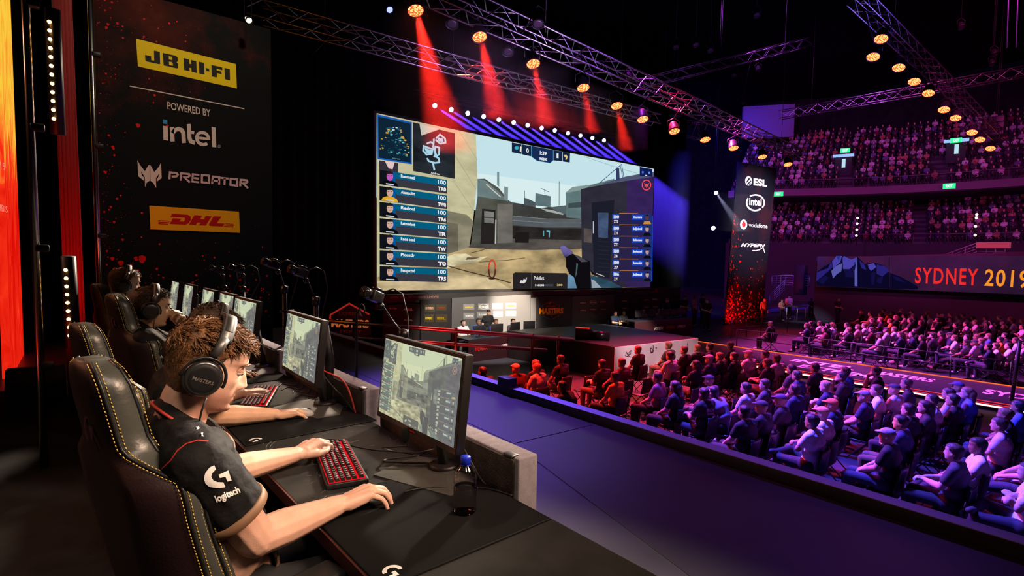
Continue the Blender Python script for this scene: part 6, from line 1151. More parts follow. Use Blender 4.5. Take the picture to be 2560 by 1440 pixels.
def make_person(v, hair='short', vox=.0125, ratio=.45, yaw=0.0):
    J, hd, pt = aud_joints(v); H = headmx(hd, yaw, R(pt)); J['headbase'] = H @ Vector((0, -.03, -.085)); b = MB(); add_body(b, J, n=10); add_head(b, H, True)
    cu = ((35, 40, 30),)*4
    for w_, e, t in ((J['wrL'], J['elL'], 1), (J['wrR'], J['elR'], -1)): d = Vector(w_)-Vector(e); add_hand(b, w_, d, (t, .2, .3), (0, .3, 1), cu, T_SIDE, n=6)
    o = put(organic(b, vox, 2, ratio), 'person', OSK); t = MB(); add_body(t, J, g=.014, parts='top', n=10)
    for s_, e in ((J['shL'], J['elL']), (J['shR'], J['elR'])): s_ = Vector(s_); t.cap(s_, s_.lerp(Vector(e), .62), .074, .070, 10)
    put(organic(t, .015, 3, ratio), 'shirt', OCL, o); t = MB(); add_body(t, J, g=.012, parts='bottom', n=10); put(organic(t, .017, 2, ratio), 'trousers', OCL, o); 
    for a, k in ((J['ankL'], J['toeL']), (J['ankR'], J['toeR'])): t = MB(); a = Vector(a); k = Vector(k); t.cap(a.lerp(k, -.25)-Vector((0, 0, .03 if v != 'leg' else 0)), k, .05, .044, 10); put(organic(t, .014, 2, ratio), 'shoe', OCL, o)
    if hair == 'cap':
        m = MB(); V = [(x*1.07, y*1.07, z*1.06) for x, y, z in HVL]; m.add([H @ Vector(q) for q in V], HFL); me = organic(m, .012, 1); bm = bmesh.new(); bm.from_mesh(me); Hi = H.inverted(); bmesh.ops.delete(bm, geom=[q for q in bm.verts if (Hi @ q.co).z < .045], context='VERTS'); bm.to_mesh(me); bm.free(); c = put(me, 'cap', OCL, o)
        MB().slab([H @ Vector((x, y, .050-.25*(y-.09))) for x, y in ((-.065, .075), (-.055, .125), (-.03, .158), (.03, .158), (.055, .125), (.065, .075))], H.to_3x3() @ Vector((0, 0, 1)), .006).build('cap_brim', OCL, c)
    else:
        m = MB(); k = 1.10 if hair == 'long' else 1.075; V = [(x*k, min(y, .1)*k-.003, z*1.07+.003) for x, y, z in HVL]; m.add([H @ Vector(q) for q in V], HFL)
        if hair == 'long': m.cap(H @ Vector((0, -.075, .0)), H @ Vector((0, -.105, -.21)), .085, .055, 12)
        me = organic(m, .012, 1); bm = bmesh.new(); bm.from_mesh(me); Hi = H.inverted()
        def bare(q):
            if hair == 'long' and (q.y < -.01): return False
            return not (q.z > .064-.11*max(0, .05-q.y)/.06 if q.y > -.02 else q.z > -.08)
        bmesh.ops.delete(bm, geom=[q for q in bm.verts if bare(Hi @ q.co)], context='VERTS')
        for q in bm.verts: q.co += q.normal*.006*noise.noise(q.co*40)
        bm.to_mesh(me); bm.free(); put(me, 'hair', OHR, o)
    return o
PV = {}
for v in ('lap', 'cross', 'chin', 'phone', 'arm', 'lean', 'leg', 'slouch'): PV[(v, 'short')] = make_person(v, yaw=R(rnd.uniform(-6, 10)))
for v in ('lap', 'cross'): PV[(v, 'long')] = make_person(v, 'long'); PV[(v, 'cap')] = make_person(v, 'cap', yaw=R(8))
BYLOC = []; USED = set(); SHC = {'black': (.012, .012, .014), 'dark grey': (.05, .05, .055), 'navy': (.012, .02, .06), 'white': (.75, .73, .72), 'pale grey': (.42, .41, .42), 'orange': (.85, .28, .03), 'plaid': (.16, .14, .20), 'blue': (.06, .12, .38), 'maroon': (.10, .012, .02), 'striped': (.22, .12, .16), 'tan': (.42, .28, .18)}
SKC = [(.60, .36, .26), (.55, .32, .22), (.62, .40, .30), (.45, .25, .16), (.30, .16, .10)]; HRC = [(.02, .014, .010), (.035, .022, .014), (.06, .035, .018), (.012, .010, .010), (.16, .09, .04)]
def place_person(key, loc, rz, shirt, label, group, cap=None, skin=None, hair=None, pants=None, scale=1.05):
    src = PV[key]
    if key in USED: o = copy_tree(src)
    else: USED.add(key); o = src
    o.location = loc; o.rotation_euler = (0, 0, rz); o.scale = (scale,)*3; tag(o, label, 'person', group); o.color = (*(skin or rnd.choice(SKC)), 1)
    if key[0] != 'stand': BYLOC.append((loc[0], loc[1], o))
    for c in o.children:
        n = c.name.split('.')[0]; col = {'shirt': SHC[shirt], 'trousers': pants or rnd.choice([(.02, .02, .03), (.03, .035, .06), (.015, .015, .016), (.10, .08, .06)]), 'shoe': rnd.choice([(.02, .02, .02), (.4, .4, .4), (.05, .05, .05)]), 'hair': hair or rnd.choice(HRC), 'cap': cap or (.05, .05, .06)}[n]; c.color = (*col, 1)
        for d in c.children: d.color = (*col, 1)
    return o
# folding chair
CHP = mat('chair_plastic', (.014, .014, .017), .4); CHM = mat('chair_frame', (.03, .03, .034), .35, .6)
def make_fchair():
    t = thing('folding_chair', 'chair', 'chair', (0, 0, 0), 'black floor chairs'); m = MB(); m.rbox((0, .02, .445), (.43, .41, .035), .014); m.build('seat', CHP, t)
    m = MB(); vs = []; N = 10; 
    for zz, off in ((.50, -.195), (.55, -.21), (.86, -.255), (.92, -.24)):
        for k in range(N+1): x = -.22+.44*k/N; vs.append((x*(1 if zz < .86 else .9), off-.05*(1-(x/.22)**2)*1.0+.03, zz))
    n1 = N+1; m.add(vs, [(i*n1+k, i*n1+k+1, (i+1)*n1+k+1, (i+1)*n1+k) for i in range(3) for k in range(N)]); o = m.build('backrest', CHP, t); md = o.modifiers.new('t', 'SOLIDIFY'); md.thickness = .018
    for sx in (-1, 1):
        MB().tube([(sx*.215, -.235, .88), (sx*.215, -.17, .45), (sx*.215, .22, .012)], .012, 6).build('leg', CHM, t); MB().tube([(sx*.195, .16, .44), (sx*.195, -.30, .012)], .012, 6).build('leg', CHM, t)
    MB().cyl((-.195, -.25, .12), (.195, -.25, .12), .009, 6).build('stretcher', CHM, t); return t
FCH = make_fchair(); FCU = [0]
def place_chair(loc, rz, label):
    o = FCH if not FCU[0] else copy_tree(FCH); FCU[0] = 1; o.location = loc; o.rotation_euler = (0, 0, rz); o['label'] = label; o['group'] = 'black floor chairs'; return o
# (pixel of head centre, pose, hair, shirt, extras)
NEAR = [(1211,929,'lean','short','black'),(1289,922,'lap','cap','maroon',dict(cap=(.7,.45,.4))),(1321,915,'lap','short','black'),(1360,918,'lap','short','pale grey',dict(hair=(.2,.1,.04))),(1401,899,'lap','short','black'),(1505,911,'phone','short','black'),(1539,910,'arm','short','maroon',dict(hair=(.16,.07,.03))),(1537,943,'lap','short','orange'),(1594,875,'lap','short','black'),(1671,865,'lap','short','black'),(1674,890,'phone','short','white'),(1710,876,'lap','short','black'),(1743,871,'cross','short','black'),(1774,868,'lap','short','dark grey'),(1410,966,'lean','short','black'),
(1740,913,'cross','long','black'),(1773,898,'lap','cap','navy',dict(cap=(.6,.58,.6))),(1799,892,'lap','short','black'),(1824,894,'lap','short','black'),(1825,864,'lap','short','black'),(1871,886,'cross','cap','white',dict(cap=(.45,.4,.42))),(1903,890,'lap','short','black'),(1941,897,'lap','short','white'),(1917,908,'phone','short','black'),(1643,944,'lap','short','striped'),(1687,967,'lap','long','black'),(1773,951,'lap','cap','dark grey',dict(cap=(.03,.02,.03))),(1759,985,'phone','short','black'),(1781,981,'lean','short','plaid'),(1850,975,'lap','short','pale grey'),(1910,962,'slouch','short','dark grey'),(1986,975,'lap','short','navy'),(1951,1001,'chin','cap','black',dict(cap=(.08,.05,.1))),(1904,1018,'lap','cap','black',dict(cap=(.05,.04,.05))),(1860,1031,'lap','short','black'),
(1978,924,'lap','short','dark grey'),(2002,936,'lap','short','navy'),(2027,923,'lap','short','black'),(2113,930,'lap','short','blue'),(2103,943,'chin','short','black'),(2189,929,'chin','short','black'),(2265,960,'lap','short','black'),(2063,966,'cross','short','navy',dict(hair=(.35,.22,.10))),(2159,991,'phone','cap','navy',dict(cap=(.25,.22,.3))),(2190,976,'lap','short','white'),(2226,978,'chin','cap','pale grey',dict(cap=(.03,.03,.04))),(2329,1001,'cross','short','white'),(2364,989,'lap','short','pale grey'),(2374,1005,'lap','short','black'),(2394,968,'lap','cap','pale grey',dict(cap=(.10,.08,.2))),(2411,987,'lap','long','blue',dict(hair=(.2,.09,.05))),(2545,1017,'lap','short','blue'),(2512,1037,'lap','short','black'),(2497,1062,'leg','short','pale grey'),(2079,1013,'lap','cap','navy',dict(cap=(.75,.16,.05))),(2055,1034,'lap','cap','white',dict(cap=(.85,.30,.14))),(2029,1054,'leg','short','white'),(2270,1025,'lap','short','black'),(2303,1023,'lap','long','black'),(2251,1056,'cross','short','navy',dict(skin=(.75,.42,.16))),(2218,1090,'leg','cap','black',dict(cap=(.40,.33,.36))),(2444,1116,'slouch','short','white'),(2384,1131,'phone','short','dark grey'),(2572,1180,'leg','short','white'),(2590,1118,'slouch','short','pale grey')]  # one sitter's orange skin holds the warm light on the face
NW = 'one two three four five six seven eight nine ten eleven twelve thirteen fourteen fifteen sixteen seventeen eighteen nineteen twenty'.split()
rows = []
for e in NEAR:
    hz = {'lean': 1.13, 'slouch': 1.16}.get(e[2], 1.21)*1.11; p = onZ(e[0], e[1], AF+hz); oy = {'lean': .29, 'slouch': -.10}.get(e[2], .005)*1.11; rows.append((p.x, p.y-oy, e))
rows.sort(key=lambda r: -r[1]); rk = []; cur = None
for r in rows:
    if cur is None or cur-r[1] > .95: rk.append([]); cur = r[1]
    rk[-1].append(r)
CAPN = {'short': 'dark-haired', 'long': 'long-haired', 'cap': 'capped'}; PON = {'lap': 'hands in lap', 'cross': 'arms crossed', 'chin': 'hand at chin', 'phone': 'forearms forward', 'arm': 'one arm outstretched', 'lean': 'leaning forward', 'leg': 'legs crossed', 'slouch': 'slouching'}
taken = []
for ri, rw in enumerate(rk):
    rw.sort(key=lambda r: r[0])
    for si, (x, y, e) in enumerate(rw):
        for tx, ty in taken:
            if abs(tx-x) < .50 and abs(ty-y) < .45: x += .25 if x >= tx else -.25
        taken.append((x, y)); ex = e[5] if len(e) > 5 else {}
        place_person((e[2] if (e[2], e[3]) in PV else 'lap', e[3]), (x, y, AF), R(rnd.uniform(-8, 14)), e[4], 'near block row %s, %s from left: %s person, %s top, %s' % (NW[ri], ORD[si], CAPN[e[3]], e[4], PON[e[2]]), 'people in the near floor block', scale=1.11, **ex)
        place_chair((x, y-.02, AF), R(rnd.uniform(-4, 6)), 'black folding chair under sitter %s from left, near block row %s' % (ORD[si], NW[ri]))
for i, (x, y) in enumerate(((1462, 952), (1440, 962), (1496, 980), (1545, 992), (1600, 960), (1640, 985), (1700, 930), (1655, 1010), (1720, 985), (1820, 1010), (2100, 1062), (2140, 1040), (2300, 1085), (2330, 1060), (2440, 1075), (2480, 1150))):
    p = onZ(x, y, AF+.72)
    if all(abs(p.x-tx) > .5 or abs(p.y-ty) > .6 for tx, ty in taken): taken.append((p.x, p.y)); place_chair((p.x, p.y, AF), R(rnd.uniform(-6, 8)), 'empty black folding chair in near block, %s empty one from the stage side' % ORD[i])
# prints on two shirt backs
def back_print(px, py, lines, o2w, m, name):
    q = onZ(px, py, AF+1.27); o = min(BYLOC, key=lambda b: (b[0]-q.x)**2+(b[1]-q.y)**2)[2]; sh = [c for c in o.children if c.name.startswith('shirt')][0]
    W = Matrix.Translation(o.location) @ o.rotation_euler.to_matrix().to_4x4() @ Matrix.Diagonal((*o.scale, 1)); bv = BVHTree.FromPolygons([W @ v.co for v in sh.data.vertices], [tuple(p.vertices) for p in sh.data.polygons]); mb = MB(); Wi = W.inverted()
    for t, a, b, h in lines:
        vs, fs = text2d(t, a, b, (a[0], a[1]-h), .03); out = []
        for v in vs:
            d = Vector(ray(*o2w(*v))).normalized(); hit = bv.ray_cast(Vector(CAM), d)
            if hit[0] is None: out = None; break
            out.append(Wi @ (hit[0]-d*.012))
        if out: mb.add(out, fs, 0, False)
    if mb.v:
        me = bpy.data.meshes.new(name); me.from_pydata(mb.v, [], mb.f); me.materials.append(m); x = link(name, me, o); x['label'] = 'printed lettering on the shirt back'
c2 = lambda u, v: (1400+u/4.235, 840+v/4.235)
back_print(1537, 943, [('SYDNEY', (622, 560), (690, 572), 22), ('EXTREME', (625, 590), (700, 600), 20), ('SYDNEY', (640, 628), (706, 634), 26)], c2, ink(40, 20, 80), 'shirt_print'); back_print(1759, 985, [('BOI', (1556, 808), (1630, 800), 36), ('GAME', (1560, 840), (1632, 832), 24), ('CREW', (1566, 866), (1634, 858), 22)], c2, ink(210, 180, 210), 'shirt_print')
# low lit walkway between the blocks
CWX0, CWX1 = 20.35, 24.45
cw = thing('runway', 'low black runway with red and orange edge lights between the two seat blocks', 'runway', (22.4, 5, AF)); RWT = mat('runway_top', (.03, .028, .032), .5, spec=.3)
MB().rbox((22.4, 4.5, AF+.05), (4.1, 20, .10), .01).build('deck_panel', RWT, cw); EO, ER, EW = glow('edge_orange', (1, .14, .03), 1.1), glow('edge_red', (1, .03, .03), 1.4), glow('edge_pinkwhite', (1, .42, .36), 3.0)
MB().box((24.40, 4.5, AF+.115), (.05, 20, .03)).build('edge_light', EO, cw); MB().box((20.42, 4.5, AF+.115), (.10, 20, .03)).build('edge_light', EW, cw); MB().box((21.1, 4.5, AF+.108), (.035, 20, .012)).build('edge_light', ER, cw); MB().box((20.75, 4.5, AF+.108), (.03, 20, .012)).build('edge_light', ER, cw)
mb = MB(); PKL = mat('runway_lettering', (.85, .6, .65), .5); L_ = lambda t, y0, y1, x0, x1: lettering(mb, t, (x0, y0, AF+.104), (x0, y1, AF+.104), (x1, y0, AF+.104), 0, .03)
L_('INTEL', 9.3, 7.0, 22.9, 23.6); L_('EXTREME', 8.6, 5.9, 21.8, 22.5); L_('MASTERS', 6.4, 4.6, 22.9, 23.6); L_('SYDNEY', 3.2, 1.0, 22.3, 23.2); mb.build('floor_lettering', PKL, cw)
# far floor block
FAR = [(360,245),(425,235),(500,270),(545,262,'white'),(665,285,'white'),(730,250),(765,235),(840,232,'white'),(905,255),(945,245,'white'),(800,290),(880,285),(750,325,'tan'),(990,320,'blue'),(1035,358,'blue'),(1050,250,'white'),(1085,290),(1215,250,'white'),(1230,330,'pale grey'),(1300,370,'navy'),(1275,285),(1160,262,'tan'),(1380,290),(1400,345,'pale grey'),(1450,285,'white'),(1475,355),(1560,365),(1665,392,'white'),(1600,330),(1640,300),(1700,355),(1790,335),(1860,320),(1920,335),(1885,430,'navy'),(1940,412),(2025,440,'blue'),(2045,380),(2130,400),(2150,350,'pale grey'),(2200,380),(2310,430,'white'),(2340,475,'pale grey'),(2360,370,'orange'),(2430,420,'white'),(2480,380,'white'),(2525,400,'pale grey'),(1120,325),(1170,355),(1340,330,'pale grey'),(1520,325),(1740,385,'white'),(1960,360),(2080,350),(2250,345),(2400,335),(2260,430,'navy'),
(1190,135),(1265,152,'tan'),(1320,155),(1390,152,'orange'),(1378,122),(1440,150),(1430,212,'orange'),(1525,125),(1550,168),(1615,135,'pale grey'),(1630,182),(1600,205),(1700,185),(1740,140),(1765,172,'white'),(1820,150),(1870,160),(1905,152),(1920,190),(2000,182,'pale grey'),(2070,195),(2045,162),(2130,190,'white'),(2150,222,'white'),(2210,180,'white'),(2215,232),(2280,225,'white'),(2350,185),(2380,225,'tan'),(2440,195),(2465,215,'white'),(2540,212),(2545,262,'white'),(1480,180),(1690,225),(1830,205),(1960,235),(2060,240),(1350,200),(1280,205)]
pts = []; fx = []
for e in FAR:
    p = onZ(1800+e[0]/3.368, 740+e[1]/3.368, AF+1.27); fx.append([p.x, p.y, e[2] if len(e) > 2 else rnd.choice(['black', 'black', 'dark grey', 'navy', 'maroon', 'pale grey', 'white', 'blue'])])
fx = [f for f in fx if f[0] > 25.0]
fx.sort(key=lambda r: -r[1]); rk = []; cur = None
for r in fx:
    if cur is None or cur-r[1] > .8: rk.append([]); cur = r[1]
    rk[-1].append(r)
ft = []
for ri, rw in enumerate(rk):
    rw.sort(key=lambda r: r[0])
    for si, (x, y, c) in enumerate(rw):
        for tx, ty in ft:
            if abs(tx-x) < .5 and abs(ty-y) < .45: x += .28
        ft.append((x, y)); key = rnd.choice([('lap', 'short'), ('cross', 'short'), ('chin', 'short'), ('leg', 'short'), ('slouch', 'short'), ('phone', 'short'), ('lap', 'cap'), ('cross', 'long')])
        place_person(key, (x, y, AF), R(rnd.uniform(-5, 18)), c, 'far block row %s, %s from left: %s person, %s top, %s' % (NW[ri], ORD[si], CAPN[key[1]], c, PON[key[0]]), 'people in the far floor block', scale=1.05); place_chair((x, y-.02, AF), 0, 'black folding chair under sitter %s from left, far block row %s' % (ORD[si], NW[ri]))
# crowd barriers
def barrier(label, a, b, h=1.05, n=8):
    a = Vector(a); b = Vector(b); t = thing('crowd_barrier', label, 'barrier', (a+b)/2)
    for k in range(n+1): p = a.lerp(b, k/n); MB().cyl(p, p+Vector((0, 0, h)), .022, 8).build('post', DARKM, t)
    for z_ in (h, h*.55): MB().cyl(a+Vector((0, 0, z_)), b+Vector((0, 0, z_)), .018, 8).build('bar', DARKM, t)
barrier('thin black barrier along the far side of the lit runway', (24.75, 12.5, AF), (24.75, -2, AF), .9, 9); barrier('black barrier before the crew desk by the hanging banner', (27.5, 14.2, AF), (33.0, 13.6, AF), 1.0, 4)
b0 = onZ(2448+80, 1010, AF); tag(MB().cyl((b0.x, b0.y, AF), onP(2550, 852, Vector((b0.x, b0.y, 0)), Vector(FW[:2].tolist()+[0])), .05, 12).build('pole', mat('dark_pole', (.03, .03, .04), .4, .4)), 'dark upright pole at the right edge, between runway and near seats', 'pole')
# people standing or seated around the stage
def make_standing(arm):
    J = dict(pelvis=(0, 0, .95), hipL=(-.09, 0, .92), hipR=(.09, 0, .92), waist=(0, -.01, 1.10), chest=(0, -.02, 1.28), neck=(0, -.01, 1.46), shL=(-.195, -.02, 1.42), shR=(.195, -.02, 1.42), kneeL=(-.11, .02, .50), kneeR=(.11, .03, .50), ankL=(-.12, -.02, .09), ankR=(.12, 0, .09), toeL=(-.14, .15, .04), toeR=(.15, .16, .04)); J['elL'], J['elR'], J['wrL'], J['wrR'] = ((-.26, -.02, 1.14), (.26, -.02, 1.14), (-.08, .20, 1.08), (.08, .20, 1.10)) if arm else ((-.27, -.03, 1.13), (.27, -.03, 1.13), (-.28, .07, .88), (.28, .07, .88))
    H = headmx((0, .02, 1.62), 0, R(6)); J['headbase'] = H @ Vector((0, -.03, -.085)); b = MB(); add_body(b, J, n=10); add_head(b, H, True)
    for w_, e, t in ((J['wrL'], J['elL'], 1), (J['wrR'], J['elR'], -1)): add_hand(b, w_, Vector(w_)-Vector(e), (t, .2, .3), (0, .3, 1), ((30, 35, 25),)*4, T_SIDE, n=6)
    o = put(organic(b, .0135, 2, .4), 'person', OSK); t = MB(); add_body(t, J, g=.014, parts='top', n=10)
    for s_, e in ((J['shL'], J['elL']), (J['shR'], J['elR'])): s_ = Vector(s_); t.cap(s_, s_.lerp(Vector(e), .62), .074, .070, 10)
    put(organic(t, .016, 3, .4), 'shirt', OCL, o); t = MB(); add_body(t, J, g=.014, parts='bottom', n=10); put(organic(t, .017, 2, .4), 'trousers', OCL, o); 
    for a, k in ((J['ankL'], J['toeL']), (J['ankR'], J['toeR'])): t = MB(); a = Vector(a); k = Vector(k); t.cap(a.lerp(k, -.25)-Vector((0, 0, .035)), k, .05, .042, 10); put(organic(t, .014, 2, .4), 'shoe', OCL, o)
    m = MB(); m.add([H @ Vector((x*1.075, min(y, .1)*1.075-.003, z*1.07+.003)) for x, y, z in HVL], HFL); me = organic(m, .013, 1); bm = bmesh.new(); bm.from_mesh(me); Hi = H.inverted(); bmesh.ops.delete(bm, geom=[q for q in bm.verts if not ((Hi @ q.co).z > .03 if (Hi @ q.co).y > -.02 else (Hi @ q.co).z > -.08)], context='VERTS'); bm.to_mesh(me); bm.free(); put(me, 'hair', OHR, o); return o
PV[('stand', 'arms')] = make_standing(True); PV[('stand', 'down')] = make_standing(False)
for (x, y, d, k, c, lab, rz) in ((1768, 752, 31.5, 'arms', 'black', 'person in black t-shirt standing at the right end of the stage, feet visible', 150), (1712, 736, 33.5, 'arms', 'black', 'person in dark clothes standing at left of the group by the right stage desk', 170), (1737, 744, 34, 'down', 'pale grey', 'person in grey top with red lanyard standing in the group beside the right stage desk', 185), (1757, 730, 35.5, 'down', 'navy', 'tallest dim figure at the back of the group beside the right stage desk', 190),
    (1668, 733, 31, 'down', 'black', 'person in dark cap standing in the dark doorway behind the right stage desk', 170), (1083, 775, 23.3, 'arms', 'black', 'dark figure standing before yellow and red framed tiles, left one of two', 200), (1104, 772, 23.6, 'down', 'dark grey', 'dark figure standing before yellow and red framed tiles, right one of two', 150), (1221, 781, 23.6, 'down', 'black', 'person in black standing behind the seated analysts at the bright logo wall', 180),
    (1911, 749, 36, 'down', 'tan', 'person in reddish jacket standing at the right edge of the hanging banner', 160), (1955, 752, 38, 'arms', 'tan', 'person in patterned top standing left of the crew desk', 160), (1973, 741, 39, 'arms', 'white', 'person in dark jacket and white shirt standing behind the crew desk', 150), (2029, 750, 40, 'arms', 'dark grey', 'person in dark cap working at equipment beyond the crew desk', 120), (2096, 748, 36, 'arms', 'black', 'person with long dark hair standing at the crew position before the long sign wall', 170)):
    p = at(x, y, d); s_ = (p.z-AF)/1.62; s_ = min(max(s_, .85), 1.12); place_person(('stand', k), (p.x, p.y, AF), R(rz), c, lab, 'people standing around the stage', scale=s_, pants=(.015, .015, .02))
for i, (x, y, d) in enumerate(((1158, 808, 22.6), (1196, 796, 23.0), (1240, 798, 23.0), (1283, 796, 23.2))):
    p = at(x, y, d); place_person(('lap', 'short'), (p.x, p.y, AF), R(182), ['white', 'blue', 'blue', 'dark grey'][i], 'brightly lit person seated at the analyst desk, %s from the left' % ORD[i], 'people at the analyst desk', scale=max(.95, min(1.12, (p.z-AF)/1.21))); place_chair((p.x, p.y+.05, AF), R(182), 'black chair behind the %s seated analyst from the left' % ORD[i])
for i, (x, y, f) in enumerate(((1583, 785, -.02), (1607, 780, .12), (1640, 775, .34), (1652, 779, .46), (1668, 772, .60), (1681, 777, .74))):
    p = k0+kd*f-kn*1.35; place_person(('phone', 'short'), (p.x, p.y, AF), math.atan2(-kn.x, kn.y)+R(rnd.uniform(-20, 20)), ['navy', 'dark grey', 'black', 'pale grey', 'black', 'tan'][i], 'person seated behind the long red fronted stage desk, %s from the left' % ORD[i], 'people at the red fronted desk'); place_chair((p.x-kn.x*.05, p.y-kn.y*.05, AF), math.atan2(-kn.x, kn.y), 'black chair behind the %s person at the red fronted stage desk' % ORD[i])
cdk = at(1990, 790, 38); t = thing('crew_desk', 'small high table with pale legs and gear at the crew position by the hanging banner', 'table', (cdk.x, cdk.y, AF)); MB().rbox((cdk.x, cdk.y, AF+1.05), (1.6, .9, .05), .01).build('table_top', mat('desk_black'), t)
for sx in (-.7, .7):
    for sy in (-.35, .35): MB().cyl((cdk.x+sx, cdk.y+sy, AF), (cdk.x+sx, cdk.y+sy, AF+1.04), .03, 8).build('leg', mat('pale_metal', (.5, .5, .52), .4, .8), t)
tv = at(2066, 742, 39); t = thing('studio_camera', 'black boxy studio camera on a stand in front of the long sign wall', 'camera', (tv.x, tv.y, AF)); MB().rbox(tv, (.9, .7, .95), .05).build('camera_body', DARKM, t); MB().cyl((tv.x, tv.y, AF), tv, .09, 10).build('pedestal', DARKM, t); MB().ball(tv+Vector((-.1, -.4, .2)), .06, 10).build('tally_light', glow('tally', (.9, .9, 1), 4), t)
# ---------------------------------------------------------------- stands across the hall
TL0, TL1 = at(1890, 640, 58), at(2760, 640, 43); TL0.z = TL1.z = 0
tdir = (TL1-TL0); TLEN = tdir.length; tdir.normalize(); tout = Vector((-tdir.y, tdir.x, 0)); tout = tout if tout.dot(Vector(FW)) > 0 else -tout
def tpt(s, back): return TL0+tdir*(TLEN*s)+tout*(back+3.0*math.sin(PI*min(max(s, 0), 1)))
TIERS = (('lower stand', 3.55, 10, .80, .49, 0.0), ('upper stand', 9.3, 12, .78, .60, .4))
STC = mat('stand_concrete', (.055, .05, .06), .85, mott=.2, mscale=.6)
def strip(name, b0, z0, b1, z1, m, th=.25, par=None):
    mb = MB(); vs = []; N = 24
    for k in range(N+1):
        s = -.12+1.24*k/N; p, q = tpt(s, b0), tpt(s, b1); vs += [(p.x, p.y, z0), (q.x, q.y, z1), (q.x, q.y, z1-th), (p.x, p.y, z0-th)]
    fs = []
    for k in range(N):
        a, b = 4*k, 4*k+4
        for i, j in ((0, 1), (1, 2), (2, 3), (3, 0)): fs.append((a+i, a+j, b+j, b+i))
    mb.add(vs, fs, 0, False); return mb.build(name, m, par)
for nm, z0, n, dp, rs_, off in TIERS:
    t = thing('grandstand', ('lower' if nm[0] == 'l' else 'upper')+' concrete grandstand of seat steps across the hall', 'stand', tpt(.5, off)); t.location.z = AF
    for k in range(n): strip('step', off+k*dp, z0+k*rs_, off+(k+1)*dp, z0+k*rs_, STC, .25, t)
    for k in range(1, n): strip('riser', off+k*dp, z0+k*rs_, off+k*dp+.02, z0+k*rs_, STC, rs_, t)
strip('wall_stand', -.25, 3.55, -.05, 3.55, mat('stand_wall', (.02, .018, .024), .8), 6.1).__setitem__('kind', 'structure')
FAS = mat('fascia_violet', (.10, .06, .085), .6); f_ = thing('stand_fascia', 'long curved fascia band between the lower and upper stands', 'fascia', tpt(.5, 0)); f_.location.z = 8.6; strip('fascia_panel', -.1, 9.25, .25, 9.25, FAS, .72, f_); strip('soffit', .25, 8.55, 9.0, 8.55, STC, .1, f_)
strip('wall_stand_top', 10.2, 21.0, 10.4, 21.0, BLACKW, 5.5).__setitem__('kind', 'structure')
RAILM = mat('stand_rail', (.12, .10, .14), .5)
for nm, off, z in (('lower', -.12, 3.6), ('upper', .25, 9.3)):
    t = thing('stand_railing', 'thin railing along the front of the %s stand' % nm, 'railing', tpt(.5, off)); t.location.z = z
    MB().tube([tpt(s, off)+Vector((0, 0, z+.9)) for s in np.linspace(-.1, 1.1, 25)], .03, 6).build('handrail', RAILM, t)
    for s in np.linspace(-.08, 1.08, 24): p = tpt(s, off); MB().cyl((p.x, p.y, z), (p.x, p.y, z+.9), .02, 6).build('post', RAILM, t)
# low-detail seated figure for the distance
def mini():
    b = MB(); b.cap((-.1, 0, .5), (.1, 0, .5), .13, None, 8); b.cap((0, 0, .55), (0, -.03, .90), .15, .17, 8); b.cap((-.12, -.03, .95), (.12, -.03, .95), .10, None, 8); b.cap((-.19, -.03, .96), (-.22, .08, .72), .065, .05, 8); b.cap((-.22, .08, .72), (-.06, .26, .66), .05, .04, 8); b.cap((.19, -.03, .96), (.22, .08, .72), .065, .05, 8); b.cap((.22, .08, .72), (.06, .26, .66), .05, .04, 8)
    top = organic(b, .035, 2, .5); b = MB(); b.cap((0, -.02, 1.0), (0, -.01, 1.12), .06, .055, 8); b.ball((0, .0, 1.20), (.078, .10, .118), 10); b.ball((0, .10, 1.18), (.016, .02, .02), 6); b.ball((0, .27, .66), (.06, .05, .04), 8); hd = organic(b, .025, 1, .6)
    b = MB(); b.ball((0, -.015, 1.235), (.086, .104, .10), 10); ha = organic(b, .03, 1, .6); b = MB(); 
    for s in (-1, 1): b.cap((s*.1, .05, .50), (s*.12, .45, .50), .085, .065, 8); b.cap((s*.12, .45, .50), (s*.12, .46, .06), .06, .045, 8); b.cap((s*.12, .44, .05), (s*.13, .58, .05), .05, .045, 8)
    lg = organic(b, .035, 1, .5); V = []; F = []; part = []
    for i, me in enumerate((top, hd, ha, lg)):
        k = len(V); V += [tuple(v.co) for v in me.vertices]; part += [i]*len(me.vertices); F += [tuple(j+k for j in p.vertices) for p in me.polygons]
    return np.array(V), F, np.array(part)
MV, MF, MP = mini(); MP0 = MP
MINI = bpy.data.meshes.new('person'); MINI.from_pydata([tuple(v) for v in MV], [], MF); MINI.polygons.foreach_set('use_smooth', [True]*len(MINI.polygons))
for m in (OCL, OSK, OHR, mat('dark_trousers', (.02, .02, .025), .8)): MINI.materials.append(m)
MINI.polygons.foreach_set('material_index', [int(MP[f[0]]) for f in MF])
seats = []
for ti, (nm, z0, n, dp, rs_, off) in enumerate(TIERS):
    for k in range(n):
        N = int(TLEN*1.16/.56)
        for i in range(N):
            s = -.10+1.2*(i+rnd.uniform(-.15, .15))/N
            if ti == 0 and abs(s-.545-.010*(k-5)*0) < .028: continue
            if ti == 1 and k < 5 and (abs(s-.295) < .022 or abs(s-.60) < .022): continue
            if rnd.random() < .10: continue
            p = tpt(s, off+k*dp+.34); seats.append((ti, k, i, p.x, p.y, z0+k*rs_))
FC = Vector((16, 12, 0))
def face(x, y): d = FC-Vector((x, y, 0)); return math.atan2(-d.x, d.y)
n_ind = sum(1 for o in COL.objects if o.get('category') == 'person'); room = max(0, 298-n_ind)
vis = lambda q: (lambda v: -20 < 1280+FPX*np.dot(v, RT)/np.dot(v, FW) < 2580)(np.array(q[3:6])-CAM)
